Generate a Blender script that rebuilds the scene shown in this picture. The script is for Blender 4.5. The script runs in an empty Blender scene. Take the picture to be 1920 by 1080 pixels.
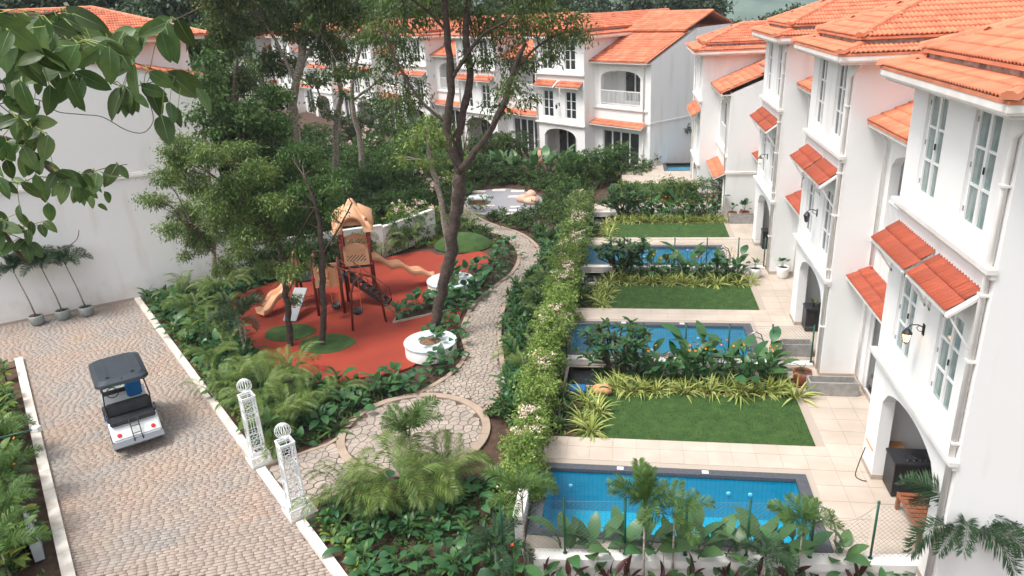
import bpy, bmesh, math, random
import numpy as np
from mathutils import Vector, Matrix
S = bpy.context.scene
PI = math.pi
# ---------------------------------------------------------------- camera, sky, sun, exposure
cd = bpy.data.cameras.new('camera'); cam = bpy.data.objects.new('camera', cd); S.collection.objects.link(cam); S.camera = cam
cd.lens = 25.728; cd.sensor_width = 36; cd.clip_start = .1; cd.clip_end = 2000
CR = ((0.98751182, 0.1494559, -0.04983305), (0.00830763, -0.36526968, -0.93086467), (-0.15732572, 0.91882588, -0.36194975))
mw = Matrix.Identity(4)
for i in range(3):
    mw[i][0] = CR[0][i]; mw[i][1] = -CR[1][i]; mw[i][2] = -CR[2][i]
mw[2][3] = 11.0
cam.matrix_world = mw
CAM = np.array([0, 0, 11.0])
W = bpy.data.worlds.new('World'); S.world = W; W.use_nodes = True
wn = W.node_tree.nodes; wl = W.node_tree.links
sky = wn.new('ShaderNodeTexSky'); sky.sky_type = 'NISHITA'; sky.sun_disc = False
SUN_EL, SUN_AZ = math.radians(64), math.radians(236)
sky.sun_elevation = SUN_EL; sky.sun_rotation = SUN_AZ; sky.air_density = 1.0; sky.dust_density = 4.0; sky.ozone_density = 1.0
hs = wn.new('ShaderNodeHueSaturation'); hs.inputs['Saturation'].default_value = .22
bg = wn['Background']; bg.inputs[1].default_value = .15
wl.new(sky.outputs[0], hs.inputs['Color']); wl.new(hs.outputs[0], bg.inputs[0])
ld = bpy.data.lights.new('sun', 'SUN'); lo = bpy.data.objects.new('sun', ld); S.collection.objects.link(lo)
ld.energy = 1.35; ld.angle = math.radians(14); ld.color = (1, .95, .88)
sd = Vector((math.sin(SUN_AZ) * math.cos(SUN_EL), math.cos(SUN_AZ) * math.cos(SUN_EL), math.sin(SUN_EL)))
lo.rotation_euler = sd.to_track_quat('Z', 'Y').to_euler()
S.view_settings.view_transform = 'Standard'; S.view_settings.look = 'None'; S.view_settings.gamma = 1
S.view_settings.use_curve_mapping = False; S.view_settings.exposure = .95
# ---------------------------------------------------------------- materials
def mat(name, c1, c2=None, scale=3., rough=.7, bump=0., bscale=40., vary=0., transl=0., spec=.5, metal=0., detail=4., emit=None, coord='Object', hue=0.):
    m = bpy.data.materials.new(name); m.use_nodes = True; t = m.node_tree; n = t.nodes; l = t.links
    p = n['Principled BSDF']; out = n['Material Output']
    p.inputs['Roughness'].default_value = rough; p.inputs['Metallic'].default_value = metal
    p.inputs['Specular IOR Level'].default_value = spec
    tc = n.new('ShaderNodeTexCoord')
    src = tc.outputs[coord]
    if c2 is not None:
        nz = n.new('ShaderNodeTexNoise'); nz.inputs['Scale'].default_value = scale; nz.inputs['Detail'].default_value = detail
        l.new(src, nz.inputs['Vector'])
        rp = n.new('ShaderNodeValToRGB'); rp.color_ramp.elements[0].position = .35; rp.color_ramp.elements[1].position = .68
        rp.color_ramp.elements[0].color = (*c1, 1); rp.color_ramp.elements[1].color = (*c2, 1)
        l.new(nz.outputs['Fac'], rp.inputs[0]); col = rp.outputs[0]
    else:
        rg = n.new('ShaderNodeRGB'); rg.outputs[0].default_value = (*c1, 1); col = rg.outputs[0]
    if vary > 0:
        ge = n.new('ShaderNodeNewGeometry'); oi = n.new('ShaderNodeObjectInfo')
        ad = n.new('ShaderNodeMath'); ad.operation = 'ADD'; fr = n.new('ShaderNodeMath'); fr.operation = 'FRACT'
        l.new(ge.outputs['Random Per Island'], ad.inputs[0]); l.new(oi.outputs['Random'], ad.inputs[1]); l.new(ad.outputs[0], fr.inputs[0])
        mr = n.new('ShaderNodeMapRange'); mr.inputs['To Min'].default_value = 1 - vary; mr.inputs['To Max'].default_value = 1 + vary
        l.new(fr.outputs[0], mr.inputs['Value'])
        hv = n.new('ShaderNodeHueSaturation'); l.new(col, hv.inputs['Color']); l.new(mr.outputs[0], hv.inputs['Value'])
        if hue:
            m2 = n.new('ShaderNodeMath'); m2.operation = 'MULTIPLY'; m2.inputs[1].default_value = 7.31
            f2 = n.new('ShaderNodeMath'); f2.operation = 'FRACT'; l.new(fr.outputs[0], m2.inputs[0]); l.new(m2.outputs[0], f2.inputs[0])
            m3 = n.new('ShaderNodeMapRange'); m3.inputs['To Min'].default_value = .5 - hue; m3.inputs['To Max'].default_value = .5 + hue
            l.new(f2.outputs[0], m3.inputs['Value']); l.new(m3.outputs[0], hv.inputs['Hue'])
        col = hv.outputs[0]
    l.new(col, p.inputs['Base Color'])
    if bump:
        nb = n.new('ShaderNodeTexNoise'); nb.inputs['Scale'].default_value = bscale; nb.inputs['Detail'].default_value = 6
        l.new(src, nb.inputs['Vector']); b = n.new('ShaderNodeBump'); b.inputs['Strength'].default_value = bump; b.inputs['Distance'].default_value = .02
        l.new(nb.outputs['Fac'], b.inputs['Height']); l.new(b.outputs[0], p.inputs['Normal'])
    if transl:
        tr = n.new('ShaderNodeBsdfTranslucent'); mx = n.new('ShaderNodeMixShader'); mx.inputs[0].default_value = transl
        l.new(col, tr.inputs[0]); l.new(p.outputs[0], mx.inputs[1]); l.new(tr.outputs[0], mx.inputs[2]); l.new(mx.outputs[0], out.inputs[0])
    if emit:
        p.inputs['Emission Color'].default_value = (*emit[0], 1); p.inputs['Emission Strength'].default_value = emit[1]
    return m
M = {}
def wall_mat():
    # white lime paint with rain streaks and a faint warm stain band low on the walls
    m = bpy.data.materials.new('white_wall_paint'); m.use_nodes = True; t = m.node_tree; n = t.nodes; l = t.links; p = n['Principled BSDF']
    p.inputs['Roughness'].default_value = .85; p.inputs['Specular IOR Level'].default_value = .2
    g = n.new('ShaderNodeNewGeometry'); mp = n.new('ShaderNodeMapping'); mp.inputs['Scale'].default_value = (1.3, 1.3, .22)
    l.new(g.outputs['Position'], mp.inputs[0]); nz = n.new('ShaderNodeTexNoise'); nz.inputs['Scale'].default_value = 1.1; nz.inputs['Detail'].default_value = 7
    l.new(mp.outputs[0], nz.inputs['Vector'])
    rp = n.new('ShaderNodeValToRGB'); e = rp.color_ramp.elements; e[0].position = .25; e[0].color = (.72, .69, .66, 1); e[1].position = .45; e[1].color = (.82, .815, .81, 1)
    l.new(nz.outputs['Fac'], rp.inputs[0])
    sx = n.new('ShaderNodeSeparateXYZ'); l.new(g.outputs['Position'], sx.inputs[0])
    n2 = n.new('ShaderNodeTexNoise'); n2.inputs['Scale'].default_value = 2.2; n2.inputs['Detail'].default_value = 8; l.new(g.outputs['Position'], n2.inputs['Vector'])
    ma = n.new('ShaderNodeMath'); ma.operation = 'MULTIPLY_ADD'; ma.inputs[1].default_value = 2.2; ma.inputs[2].default_value = -.6; l.new(n2.outputs['Fac'], ma.inputs[0])
    sb = n.new('ShaderNodeMath'); sb.operation = 'SUBTRACT'; l.new(ma.outputs[0], sb.inputs[0]); l.new(sx.outputs['Z'], sb.inputs[1])
    mr = n.new('ShaderNodeMapRange'); mr.inputs['From Min'].default_value = 0; mr.inputs['From Max'].default_value = 1.2; mr.inputs['To Max'].default_value = .4; l.new(sb.outputs[0], mr.inputs['Value'])
    mx = n.new('ShaderNodeMix'); mx.data_type = 'RGBA'; l.new(mr.outputs[0], mx.inputs[0]); l.new(rp.outputs[0], mx.inputs[6]); mx.inputs[7].default_value = (.58, .44, .34, 1)
    l.new(mx.outputs[2], p.inputs['Base Color'])
    nb = n.new('ShaderNodeTexNoise'); nb.inputs['Scale'].default_value = 60; l.new(g.outputs['Position'], nb.inputs['Vector'])
    b = n.new('ShaderNodeBump'); b.inputs['Strength'].default_value = .12; b.inputs['Distance'].default_value = .01; l.new(nb.outputs['Fac'], b.inputs['Height']); l.new(b.outputs[0], p.inputs['Normal'])
    return m
M['wall'] = wall_mat()
M['trim'] = mat('white_trim_paint', (.80, .78, .76), (.70, .65, .60), 2, .5)
M['frame'] = mat('white_window_frame', (.82, .82, .82), None, rough=.35)
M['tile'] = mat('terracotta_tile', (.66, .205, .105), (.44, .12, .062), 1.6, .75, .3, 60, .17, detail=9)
M['tile_awning'] = mat('awning_tile', (.42, .088, .042), (.27, .055, .028), 2.5, .75, .35, 60, .15, detail=9)  # deeper red than the roof tiles, used on the awnings
M['ridge'] = mat('ridge_tile_clay', (.68, .24, .13), (.50, .155, .08), 2.5, .7, .2, 50, .10)
M['cement'] = mat('stained_cement', (.42, .38, .34), (.16, .13, .11), 6, .9, .3, 30)
M['glass'] = mat('window_glass', (.05, .075, .075), (.10, .14, .14), 1.2, .06, spec=.9)
M['glass_pale'] = mat('window_glass_with_curtain', (.16, .25, .24), (.32, .35, .35), 2.4, .08, spec=.9)
M['glass_far'] = mat('dark_window_glass', (.02, .022, .025), (.06, .065, .07), .9, .08, spec=.9)
M['black'] = mat('black_metal', (.015, .015, .018), None, rough=.4)
M['blackp'] = mat('black_plastic', (.02, .021, .025), (.035, .036, .04), 8, .45)
M['pipe'] = mat('white_pvc', (.78, .76, .74), (.72, .68, .64), 4, .4)
M['deck'] = mat('beige_deck_tile', (.46, .385, .32), (.55, .47, .40), 1.1, .4, .05, 20, .025, coord='Object')
M['grout'] = mat('deck_grout', (.41, .345, .29), None)
M['plinth'] = mat('stone_plinth', (.38, .32, .27), (.45, .38, .32), 8, .6)
M['coping'] = mat('dark_granite_coping', (.055, .06, .075), (.10, .105, .12), 30, .4, .1, 80)
M['lawn'] = mat('lawn_turf', (.024, .066, .010), (.05, .105, .02), 3, .9, .5, 120)
M['grass'] = mat('grass_blade', (.035, .10, .015), (.07, .16, .03), 6, .7, vary=.3, transl=.2)
M['soil'] = mat('garden_soil', (.05, .026, .017), (.10, .055, .036), 4, .95, .8, 12)
M['litter'] = mat('dry_leaf_litter', (.22, .13, .07), (.10, .06, .04), 9, .9, vary=.35)
M['rubber'] = mat('red_rubber_surface', (.31, .038, .016), (.24, .029, .013), .6, .9, .35, 90, detail=8)
M['kerb'] = mat('white_kerb', (.72, .68, .62), (.55, .48, .41), 3, .8, .2, 30)
M['mortar'] = mat('paving_mortar', (.13, .085, .06), (.08, .055, .04), 6, .95, .4, 40)
M['brick'] = mat('pale_cobble', (.36, .275, .22), (.30, .275, .255), .6, .85, .5, 30, .10, hue=.012, detail=9)
M['stone'] = mat('crazy_paving_stone', (.37, .31, .262), (.29, .25, .212), 2, .8, .3, 25, .10, hue=.01)
M['border'] = mat('path_border_stone', (.38, .29, .225), (.32, .245, .19), 3, .8, .2, 25, .06)
M['ring'] = mat('pale_grey_marble', (.60, .66, .68), (.50, .55, .58), 3, .4, .05, 30)
M['white_iron'] = mat('white_painted_iron', (.82, .83, .85), None, rough=.4)
M['green_post'] = mat('dark_green_post', (.008, .07, .045), (.012, .10, .06), 5, .45)
M['wire'] = mat('green_grey_chain_link', (.14, .17, .16), None, rough=.5)
M['bark'] = mat('dark_brown_bark', (.04, .027, .021), (.095, .066, .053), 9, .9, 1., 26)
M['bark_pale'] = mat('pale_mottled_bark', (.16, .12, .095), (.42, .37, .32), 12, .9, .6, 26)
M['twig'] = mat('grey_brown_twig', (.10, .07, .055), (.17, .12, .10), 12, .9)
def leaf(name, a, b, vary=.35, tr=.3, rough=.45, hue=.02, spec=.35): return mat(name, a, b, 1.3, rough, vary=vary, transl=tr, hue=hue, spec=spec)
M['lf_dark'] = leaf('dark_green_leaves', (.042, .09, .026), (.09, .155, .04))
M['lf_mid'] = leaf('mid_green_leaves', (.05, .115, .028), (.10, .185, .042))
M['lf_bright'] = leaf('bright_green_leaves', (.095, .165, .042), (.19, .27, .07))
M['lf_lime'] = leaf('lime_green_leaves', (.14, .24, .045), (.25, .34, .08))
M['lf_main'] = leaf('olive_green_leaves', (.045, .09, .022), (.13, .18, .04))
M['lf_palm'] = leaf('palm_leaflets', (.07, .14, .03), (.16, .23, .055), .35, .3)
M['lf_palmdark'] = leaf('dark_palm_leaflets', (.022, .06, .028), (.05, .10, .045), .3)
M['lf_broad'] = leaf('broad_green_leaf', (.028, .095, .035), (.05, .15, .05), .3, .25, .35)
M['lf_bop'] = leaf('banana_like_leaf', (.05, .13, .045), (.085, .18, .06), .25, .25, .35)
M['lf_yel'] = leaf('yellow_green_leaf', (.20, .26, .045), (.32, .36, .07), .3)
M['lf_var'] = leaf('striped_cream_green_leaf', (.36, .42, .12), (.60, .62, .26), .3, .25)
M['lf_red'] = leaf('dark_red_leaf', (.035, .012, .012), (.07, .02, .018), .3, .15)
M['lf_branch'] = leaf('fresh_tree_leaf', (.045, .095, .032), (.13, .19, .055), .5, .35, .38, .018)
M['lf_far'] = leaf('distant_tree_leaves', (.05, .09, .045), (.09, .14, .07), .3, .2)
M['fl_white'] = mat('white_blossom', (.80, .72, .66), (.78, .45, .38), 6, .6, vary=.1)
M['fl_orange'] = mat('orange_flower', (.9, .28, .01), None, rough=.5)
M['fl_red'] = mat('red_flower', (.85, .05, .01), None, rough=.5)
M['terracotta'] = mat('terracotta_pot_clay', (.22, .06, .035), (.28, .085, .05), 6, .7)
M['concrete'] = mat('grey_concrete', (.26, .25, .235), (.36, .345, .33), 5, .85, .3, 30)
M['pot_grey'] = mat('glazed_grey_green_pot', (.27, .30, .29), (.33, .36, .34), 5, .35)
M['pot_white'] = mat('white_glazed_pot', (.80, .80, .80), None, rough=.3)
M['wood'] = mat('brown_timber', (.22, .075, .035), (.30, .11, .05), 6, .5)
M['wood_pale'] = mat('light_timber', (.55, .27, .11), (.62, .33, .15), 6, .5)
M['play'] = mat('sand_coloured_plastic', (.78, .43, .25), (.74, .40, .23), 3, .4, spec=.4)
M['play_post'] = mat('brown_steel_post', (.12, .022, .012), (.15, .03, .016), 4, .4)
M['clamp'] = mat('red_clamp', (.60, .02, .015), None, rough=.4)
M['play_grey'] = mat('grey_climbing_board', (.33, .34, .36), (.29, .30, .32), 3, .6)
M['rope'] = mat('orange_rope', (.75, .17, .03), None, rough=.6)
M['cart_white'] = mat('white_cart_body', (.78, .80, .80), None, rough=.25)
M['cart_roof'] = mat('dark_blue_grey_roof', (.014, .022, .032), (.022, .034, .046), 2, .28, spec=.6)
M['blue'] = mat('blue_panel', (.01, .14, .38), None, rough=.4)
M['grey_pl'] = mat('grey_plastic', (.12, .13, .15), None, rough=.5)
M['tyre'] = mat('rubber_tyre', (.02, .02, .02), None, rough=.8)
M['chrome'] = mat('steel', (.5, .5, .5), None, rough=.25, metal=1)
M['pebble'] = mat('grey_gravel', (.22, .22, .24), (.34, .33, .35), 60, .9, .8, 70)
M['boulder'] = mat('pink_boulder', (.62, .36, .25), (.70, .46, .34), 4, .7, .2, 12)
M['lampglass'] = mat('lit_lamp_glass', (.9, .7, .5), None, rough=.3, emit=((1, .62, .3), 2.5))
M['basin'] = mat('teal_basin', (.03, .16, .16), (.05, .22, .22), 4, .4)
M['bag'] = mat('tan_net_bag', (.62, .34, .16), (.50, .26, .12), 18, .8, .6, 40)
M['meadow'] = mat('distant_undergrowth', (.03, .06, .02), (.06, .10, .035), .5, .95, .5, 3)
M['vein'] = mat('pale_leaf_vein', (.20, .28, .09), None)
M['hill'] = mat('haze_tinted_forest', (.06, .10, .085), (.12, .17, .14), .09, .95, detail=10, coord='Object')  # part of the distance haze is mixed into this pale bluish green
def pool_tile():
    m = bpy.data.materials.new('blue_pool_mosaic'); m.use_nodes = True; t = m.node_tree; n = t.nodes; l = t.links; p = n['Principled BSDF']; p.inputs['Roughness'].default_value = .3
    tc = n.new('ShaderNodeTexCoord'); mp = n.new('ShaderNodeMapping')
    l.new(tc.outputs['Object'], mp.inputs[0]); sx = n.new('ShaderNodeSeparateXYZ'); l.new(mp.outputs[0], sx.inputs[0])
    def grid(o):
        a = n.new('ShaderNodeMath'); a.operation = 'MULTIPLY'; a.inputs[1].default_value = 9.; l.new(o, a.inputs[0])
        b = n.new('ShaderNodeMath'); b.operation = 'FRACT'; l.new(a.outputs[0], b.inputs[0])
        c = n.new('ShaderNodeMath'); c.operation = 'LESS_THAN'; c.inputs[1].default_value = .10; l.new(b.outputs[0], c.inputs[0]); return c.outputs[0]
    a, b = grid(sx.outputs[0]), grid(sx.outputs[1])
    mxm = n.new('ShaderNodeMath'); mxm.operation = 'MAXIMUM'; l.new(a, mxm.inputs[0]); l.new(b, mxm.inputs[1])
    nz = n.new('ShaderNodeTexNoise'); nz.inputs['Scale'].default_value = 6; l.new(tc.outputs['Object'], nz.inputs['Vector'])
    rp = n.new('ShaderNodeValToRGB'); rp.color_ramp.elements[0].color = (0, .345, .49, 1); rp.color_ramp.elements[1].color = (.0, .45, .60, 1); l.new(nz.outputs['Fac'], rp.inputs[0])
    mx = n.new('ShaderNodeMix'); mx.data_type = 'RGBA'; l.new(mxm.outputs[0], mx.inputs[0]); l.new(rp.outputs[0], mx.inputs[6]); mx.inputs[7].default_value = (0, .27, .44, 1)
    l.new(mx.outputs[2], p.inputs['Base Color']); return m
M['pool'] = pool_tile()
def water_mat():
    m = bpy.data.materials.new('pool_water'); m.use_nodes = True; t = m.node_tree; n = t.nodes; l = t.links; n.remove(n['Principled BSDF'])
    tr = n.new('ShaderNodeBsdfTransparent'); tr.inputs[0].default_value = (.50, .94, .99, 1)
    gl = n.new('ShaderNodeBsdfGlossy'); gl.inputs['Roughness'].default_value = .02; gl.inputs[0].default_value = (.9, .95, 1, 1)
    fr = n.new('ShaderNodeFresnel'); fr.inputs[0].default_value = 1.33; mx = n.new('ShaderNodeMixShader')
    nz = n.new('ShaderNodeTexNoise'); nz.inputs['Scale'].default_value = 3.5; nz.inputs['Detail'].default_value = 3
    tc = n.new('ShaderNodeTexCoord'); l.new(tc.outputs['Object'], nz.inputs['Vector'])
    b = n.new('ShaderNodeBump'); b.inputs['Strength'].default_value = .35; b.inputs['Distance'].default_value = .06
    l.new(nz.outputs['Fac'], b.inputs['Height']); l.new(b.outputs[0], fr.inputs['Normal']); l.new(b.outputs[0], gl.inputs['Normal'])
    l.new(fr.outputs[0], mx.inputs[0]); l.new(tr.outputs[0], mx.inputs[1]); l.new(gl.outputs[0], mx.inputs[2]); l.new(mx.outputs[0], n['Material Output'].inputs[0]); return m
M['water'] = water_mat()
# ---------------------------------------------------------------- object helpers
COL = S.collection
def link(name, me, parent=None, mt=None):
    o = bpy.data.objects.new(name, me); COL.objects.link(o)
    if parent: o.parent = parent
    if mt is not None and me is not None and len(me.materials) == 0: me.materials.append(M[mt])
    return o
def tag(o, label=None, cat=None, group=None, kind=None):
    if label: o['label'] = label
    if cat: o['category'] = cat
    if group: o['group'] = group
    if kind: o['kind'] = kind
    return o
def thing(name, label, cat, loc=(0, 0, 0), rz=0., group=None):
    o = bpy.data.objects.new(name, None); COL.objects.link(o); o.location = loc; o.rotation_euler = (0, 0, rz); o.empty_display_size = .2
    return tag(o, label, cat, group)
def copy_tree(o, loc=None, rz=None, label=None, parent=None, sc=None):
    c = o.copy(); COL.objects.link(c); c.parent = parent
    for ch in o.children: copy_tree(ch, parent=c)
    if loc is not None: c.location = loc
    if rz is not None: c.rotation_euler = (0, 0, rz)
    if sc is not None: c.scale = (sc, sc, sc) if not isinstance(sc, tuple) else sc
    if label: c['label'] = label
    return c
def fast_mesh(name, V, F, smooth=False):
    V = np.asarray(V, dtype=np.float32).reshape(-1, 3); F = np.asarray(F, dtype=np.int32)
    me = bpy.data.meshes.new(name); k = F.shape[1]
    me.vertices.add(len(V)); me.vertices.foreach_set('co', V.ravel())
    me.loops.add(F.size); me.loops.foreach_set('vertex_index', F.ravel())
    me.polygons.add(len(F)); me.polygons.foreach_set('loop_start', np.arange(0, F.size, k, dtype=np.int32))
    if smooth: me.polygons.foreach_set('use_smooth', np.ones(len(F), dtype=bool))
    me.update(calc_edges=True); return me
class MB:
    def __init__(s): s.v = []; s.f = []
    def add(s, vs, fs):
        o = len(s.v); s.v += [tuple(p) for p in vs]; s.f += [tuple(i + o for i in q) for q in fs]; return s
    def box(s, x0, x1, y0, y1, z0, z1):
        return s.add([(x0, y0, z0), (x1, y0, z0), (x1, y1, z0), (x0, y1, z0), (x0, y0, z1), (x1, y0, z1), (x1, y1, z1), (x0, y1, z1)],
                     [(0, 3, 2, 1), (4, 5, 6, 7), (0, 1, 5, 4), (1, 2, 6, 5), (2, 3, 7, 6), (3, 0, 4, 7)])
    def bar(s, a, b, w, h=None, up=(0, 0, 1)):
        a, b = Vector(a), Vector(b); d = (b - a).normalized(); u = Vector(up)
        if abs(d.dot(u)) > .98: u = Vector((1, 0, 0))
        x = d.cross(u).normalized() * w / 2; y = x.cross(d).normalized() * (h or w) / 2
        vs = [a - x - y, a + x - y, a + x + y, a - x + y, b - x - y, b + x - y, b + x + y, b - x + y]
        return s.add(vs, [(0, 1, 2, 3), (7, 6, 5, 4), (0, 4, 5, 1), (1, 5, 6, 2), (2, 6, 7, 3), (3, 7, 4, 0)])
    def tube(s, pts, rad, n=8, cap=True):
        pts = [Vector(p) for p in pts]
        if not hasattr(rad, '__len__'): rad = [rad] * len(pts)
        o = len(s.v); prev = None
        for i, p in enumerate(pts):
            d = (pts[min(i + 1, len(pts) - 1)] - pts[max(i - 1, 0)]).normalized()
            if prev is None:
                u = Vector((0, 0, 1)) if abs(d.z) < .9 else Vector((1, 0, 0)); x = d.cross(u).normalized()
            else: x = (prev - d * prev.dot(d)).normalized()
            prev = x; y = d.cross(x)
            for k in range(n):
                a = 2 * PI * k / n; s.v.append(tuple(p + x * math.cos(a) * rad[i] + y * math.sin(a) * rad[i]))
        for i in range(len(pts) - 1):
            for k in range(n):
                a = o + i * n + k; b = o + i * n + (k + 1) % n; s.f.append((a, b, b + n, a + n))
        if cap: s.f.append(tuple(o + k for k in range(n))[::-1]); s.f.append(tuple(o + (len(pts) - 1) * n + k for k in range(n)))
        return s
    def lathe(s, prof, n=20, c=(0, 0, 0)):
        o = len(s.v)
        for r, z in prof:
            for k in range(n):
                a = 2 * PI * k / n; s.v.append((c[0] + r * math.cos(a), c[1] + r * math.sin(a), c[2] + z))
        for i in range(len(prof) - 1):
            for k in range(n):
                a = o + i * n + k; b = o + i * n + (k + 1) % n; s.f.append((a, b, b + n, a + n))
        return s
    def prism(s, poly, z0, z1, bottom=False):
        n = len(poly); o = len(s.v)
        s.v += [(p[0], p[1], z0) for p in poly] + [(p[0], p[1], z1) for p in poly]
        s.f += [(o + i, o + (i + 1) % n, o + n + (i + 1) % n, o + n + i) for i in range(n)]
        s.f.append(tuple(o + n + i for i in range(n)))
        if bottom: s.f.append(tuple(o + i for i in range(n))[::-1])
        return s
    def mesh(s, name, smooth=False):
        me = bpy.data.meshes.new(name); me.from_pydata(s.v, [], s.f)
        if smooth: me.polygons.foreach_set('use_smooth', [True] * len(me.polygons))
        me.update(); return me
    def build(s, name, mt, parent=None, smooth=False, kind=None, label=None, bevel=0):
        me = s.mesh(name, smooth)
        if bevel:
            bm = bmesh.new(); bm.from_mesh(me); bmesh.ops.bevel(bm, geom=bm.edges[:], offset=bevel, segments=2, affect='EDGES', clamp_overlap=True); bm.to_mesh(me); bm.free()
        o = link(name, me, parent, mt)
        if kind: o['kind'] = kind
        if label: o['label'] = label
        return o
def struct(name, mb, mt, smooth=False): return mb.build(name, mt, None, smooth, 'structure')
def inpoly(x, y, P):
    c = False; j = len(P) - 1
    for i in range(len(P)):
        if (P[i][1] > y) != (P[j][1] > y) and x < (P[j][0] - P[i][0]) * (y - P[i][1]) / (P[j][1] - P[i][1]) + P[i][0]: c = not c
        j = i
    return c
def smooth_line(P, n=6):
    out = []
    for i in range(len(P) - 1):
        p0 = np.array(P[max(i - 1, 0)]); p1 = np.array(P[i]); p2 = np.array(P[i + 1]); p3 = np.array(P[min(i + 2, len(P) - 1)])
        for k in range(n):
            t = k / n; out.append(tuple(.5 * ((2 * p1) + (-p0 + p2) * t + (2 * p0 - 5 * p1 + 4 * p2 - p3) * t * t + (-p0 + 3 * p1 - 3 * p2 + p3) * t ** 3)))
    out.append(tuple(P[-1])); return out
def smooth_loop(P, n=5):
    m = len(P); out = []
    for i in range(m):
        p0, p1, p2, p3 = [np.array(P[(i + d) % m]) for d in (-1, 0, 1, 2)]
        for k in range(n):
            t = k / n; out.append(tuple(.5 * ((2 * p1) + (-p0 + p2) * t + (2 * p0 - 5 * p1 + 4 * p2 - p3) * t * t + (-p0 + 3 * p1 - 3 * p2 + p3) * t ** 3)))
    return out
def offset_line(P, d):
    out = []
    for i in range(len(P)):
        a = np.array(P[max(i - 1, 0)]); b = np.array(P[min(i + 1, len(P) - 1)]); t = (b - a) / (np.linalg.norm(b - a) + 1e-9)
        out.append((P[i][0] - t[1] * d, P[i][1] + t[0] * d))
    return out
# ---------------------------------------------------------------- ground, drive, paths, decks
G = -.6
PITCH = 8.93
def rect_holes(x0, x1, y0, y1, holes):
    xs = sorted({x0, x1, *[h[0] for h in holes], *[h[1] for h in holes]}); ys = sorted({y0, y1, *[h[2] for h in holes], *[h[3] for h in holes]})
    for i in range(len(xs) - 1):
        for j in range(len(ys) - 1):
            cx, cy = (xs[i] + xs[i + 1]) / 2, (ys[j] + ys[j + 1]) / 2
            if not any(h[0] < cx < h[1] and h[2] < cy < h[3] for h in holes): yield xs[i], xs[i + 1], ys[j], ys[j + 1]
pool_holes = [(-1.98, 4.06, 13.15 + PITCH * k, 15.58 + PITCH * k) for k in range(3)]
g = MB(); fg = MB()
for a, b, c, d in rect_holes(-60, 40, -10, 110, pool_holes): g.add([(a, c, G - .06), (b, c, G - .06), (b, d, G - .06), (a, d, G - .06)], [(0, 1, 2, 3)])
for a, b, c, d in rect_holes(-900, 900, -300, 1500, [(-60, 40, -10, 110)]): fg.add([(a, c, G - .06), (b, c, G - .06), (b, d, G - .06), (a, d, G - .06)], [(0, 1, 2, 3)])
struct('garden_ground', g, 'soil'); struct('far_ground', fg, 'meadow')
# drive frame: along direction E1, across direction E2
E1 = np.array([.7061, -.7081]); E2 = np.array([.7081, .7061]); DO = np.array([-22.6, 21.6])
def dr(s, t): p = DO + E1 * s + E2 * t; return (float(p[0]), float(p[1]))
DW = 4.6
drive = MB().prism([dr(-8, -.1), dr(24, -.1), dr(24, DW + .1), dr(-8, DW + .1)], G - .03, G).build('driveway', 'mortar', None, kind='structure')
MB().prism([dr(-8, -9), dr(.6, -9), dr(.5, -.1), dr(-8, -.1)], G - .04, G - .004).build('driveway_side_yard', 'mortar', None, kind='structure')
rng = random.Random(3)
def brick_mesh(w, l, h):
    a, b, c = l / 2, w / 2, .006
    return [(-a, -b, 0), (a, -b, 0), (a, b, 0), (-a, b, 0), (-a + c, -b + c, h), (a - c, -b + c, h), (a - c, b - c, h), (-a + c, b - c, h)], [(4, 5, 6, 7), (0, 1, 5, 4), (1, 2, 6, 5), (2, 3, 7, 6), (3, 0, 4, 7)]
bv, bf = brick_mesh(.079, .2065, .018); bme = fast_mesh('brick', bv, [q for q in bf]); bme.materials.append(M['brick'])
rows = []
RA = math.radians(24); RX = np.array([math.cos(RA), math.sin(RA)]); RYv = np.array([-math.sin(RA), math.cos(RA)])
DP = [dr(-8, -9), dr(-.1, -9), dr(-.1, -.02), dr(24, -.02), dr(24, DW + .1), dr(-8, DW + .1)]
us = [float(np.dot(p, RX)) for p in DP]; vs_ = [float(np.dot(p, RYv)) for p in DP]
v = min(vs_); r = 0
while v < max(vs_):
    u = min(us) + rng.uniform(0, .2)
    while u < max(us):
        L = rng.choice((.8, .95, 1, 1.1, 1.2)); p = RX * (u + .104 * L) + RYv * (v + rng.uniform(-.002, .002))
        if inpoly(p[0], p[1], DP): rows.append((float(p[0]), float(p[1]), rng.uniform(-.006, .006), L * rng.uniform(.97, 1.0), rng.uniform(.75, 1.1)))
        u += .208 * L
    v += .106; r += 1
def pix_vis(x, y, z):
    v = np.array(CR) @ np.array([x, y, z - 11.0]); return v[2] > 0 and abs(v[0] / v[2]) < .70 and abs(v[1] / v[2]) < .395
rows.sort(key=lambda q: (not pix_vis(q[0], q[1], G), (q[0] ** 2 + q[1] ** 2)))
rows = [q for q in rows if q[1] > 7.2 and (pix_vis(q[0], q[1], G) or pix_vis(q[0] + .6, q[1], G))]
base_ang = RA
for x, y, a, L, hz in rows[:300]:
    o = link('brick', bme, drive); o.matrix_local = Matrix.Translation((x, y, G)) @ Matrix.Rotation(base_ang + a, 4, 'Z') @ Matrix.Diagonal((L, 1, hz, 1))
arr = np.array(rows[300:]); tv = np.array(bv); ca, sa = np.cos(base_ang + arr[:, 2]), np.sin(base_ang + arr[:, 2])
lx = tv[None, :, 0] * arr[:, 3:4]; ly = np.repeat(tv[None, :, 1], len(arr), 0)
V = np.stack([arr[:, 0:1] + lx * ca[:, None] - ly * sa[:, None], arr[:, 1:2] + lx * sa[:, None] + ly * ca[:, None], G + tv[None, :, 2] * arr[:, 4:5]], -1)
F = (np.array(bf)[None] + (np.arange(len(arr)) * 8)[:, None, None]).reshape(-1, 4)
tag(link('brick', fast_mesh('bricks', V, F), drive, 'brick'), kind='stuff')
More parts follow.
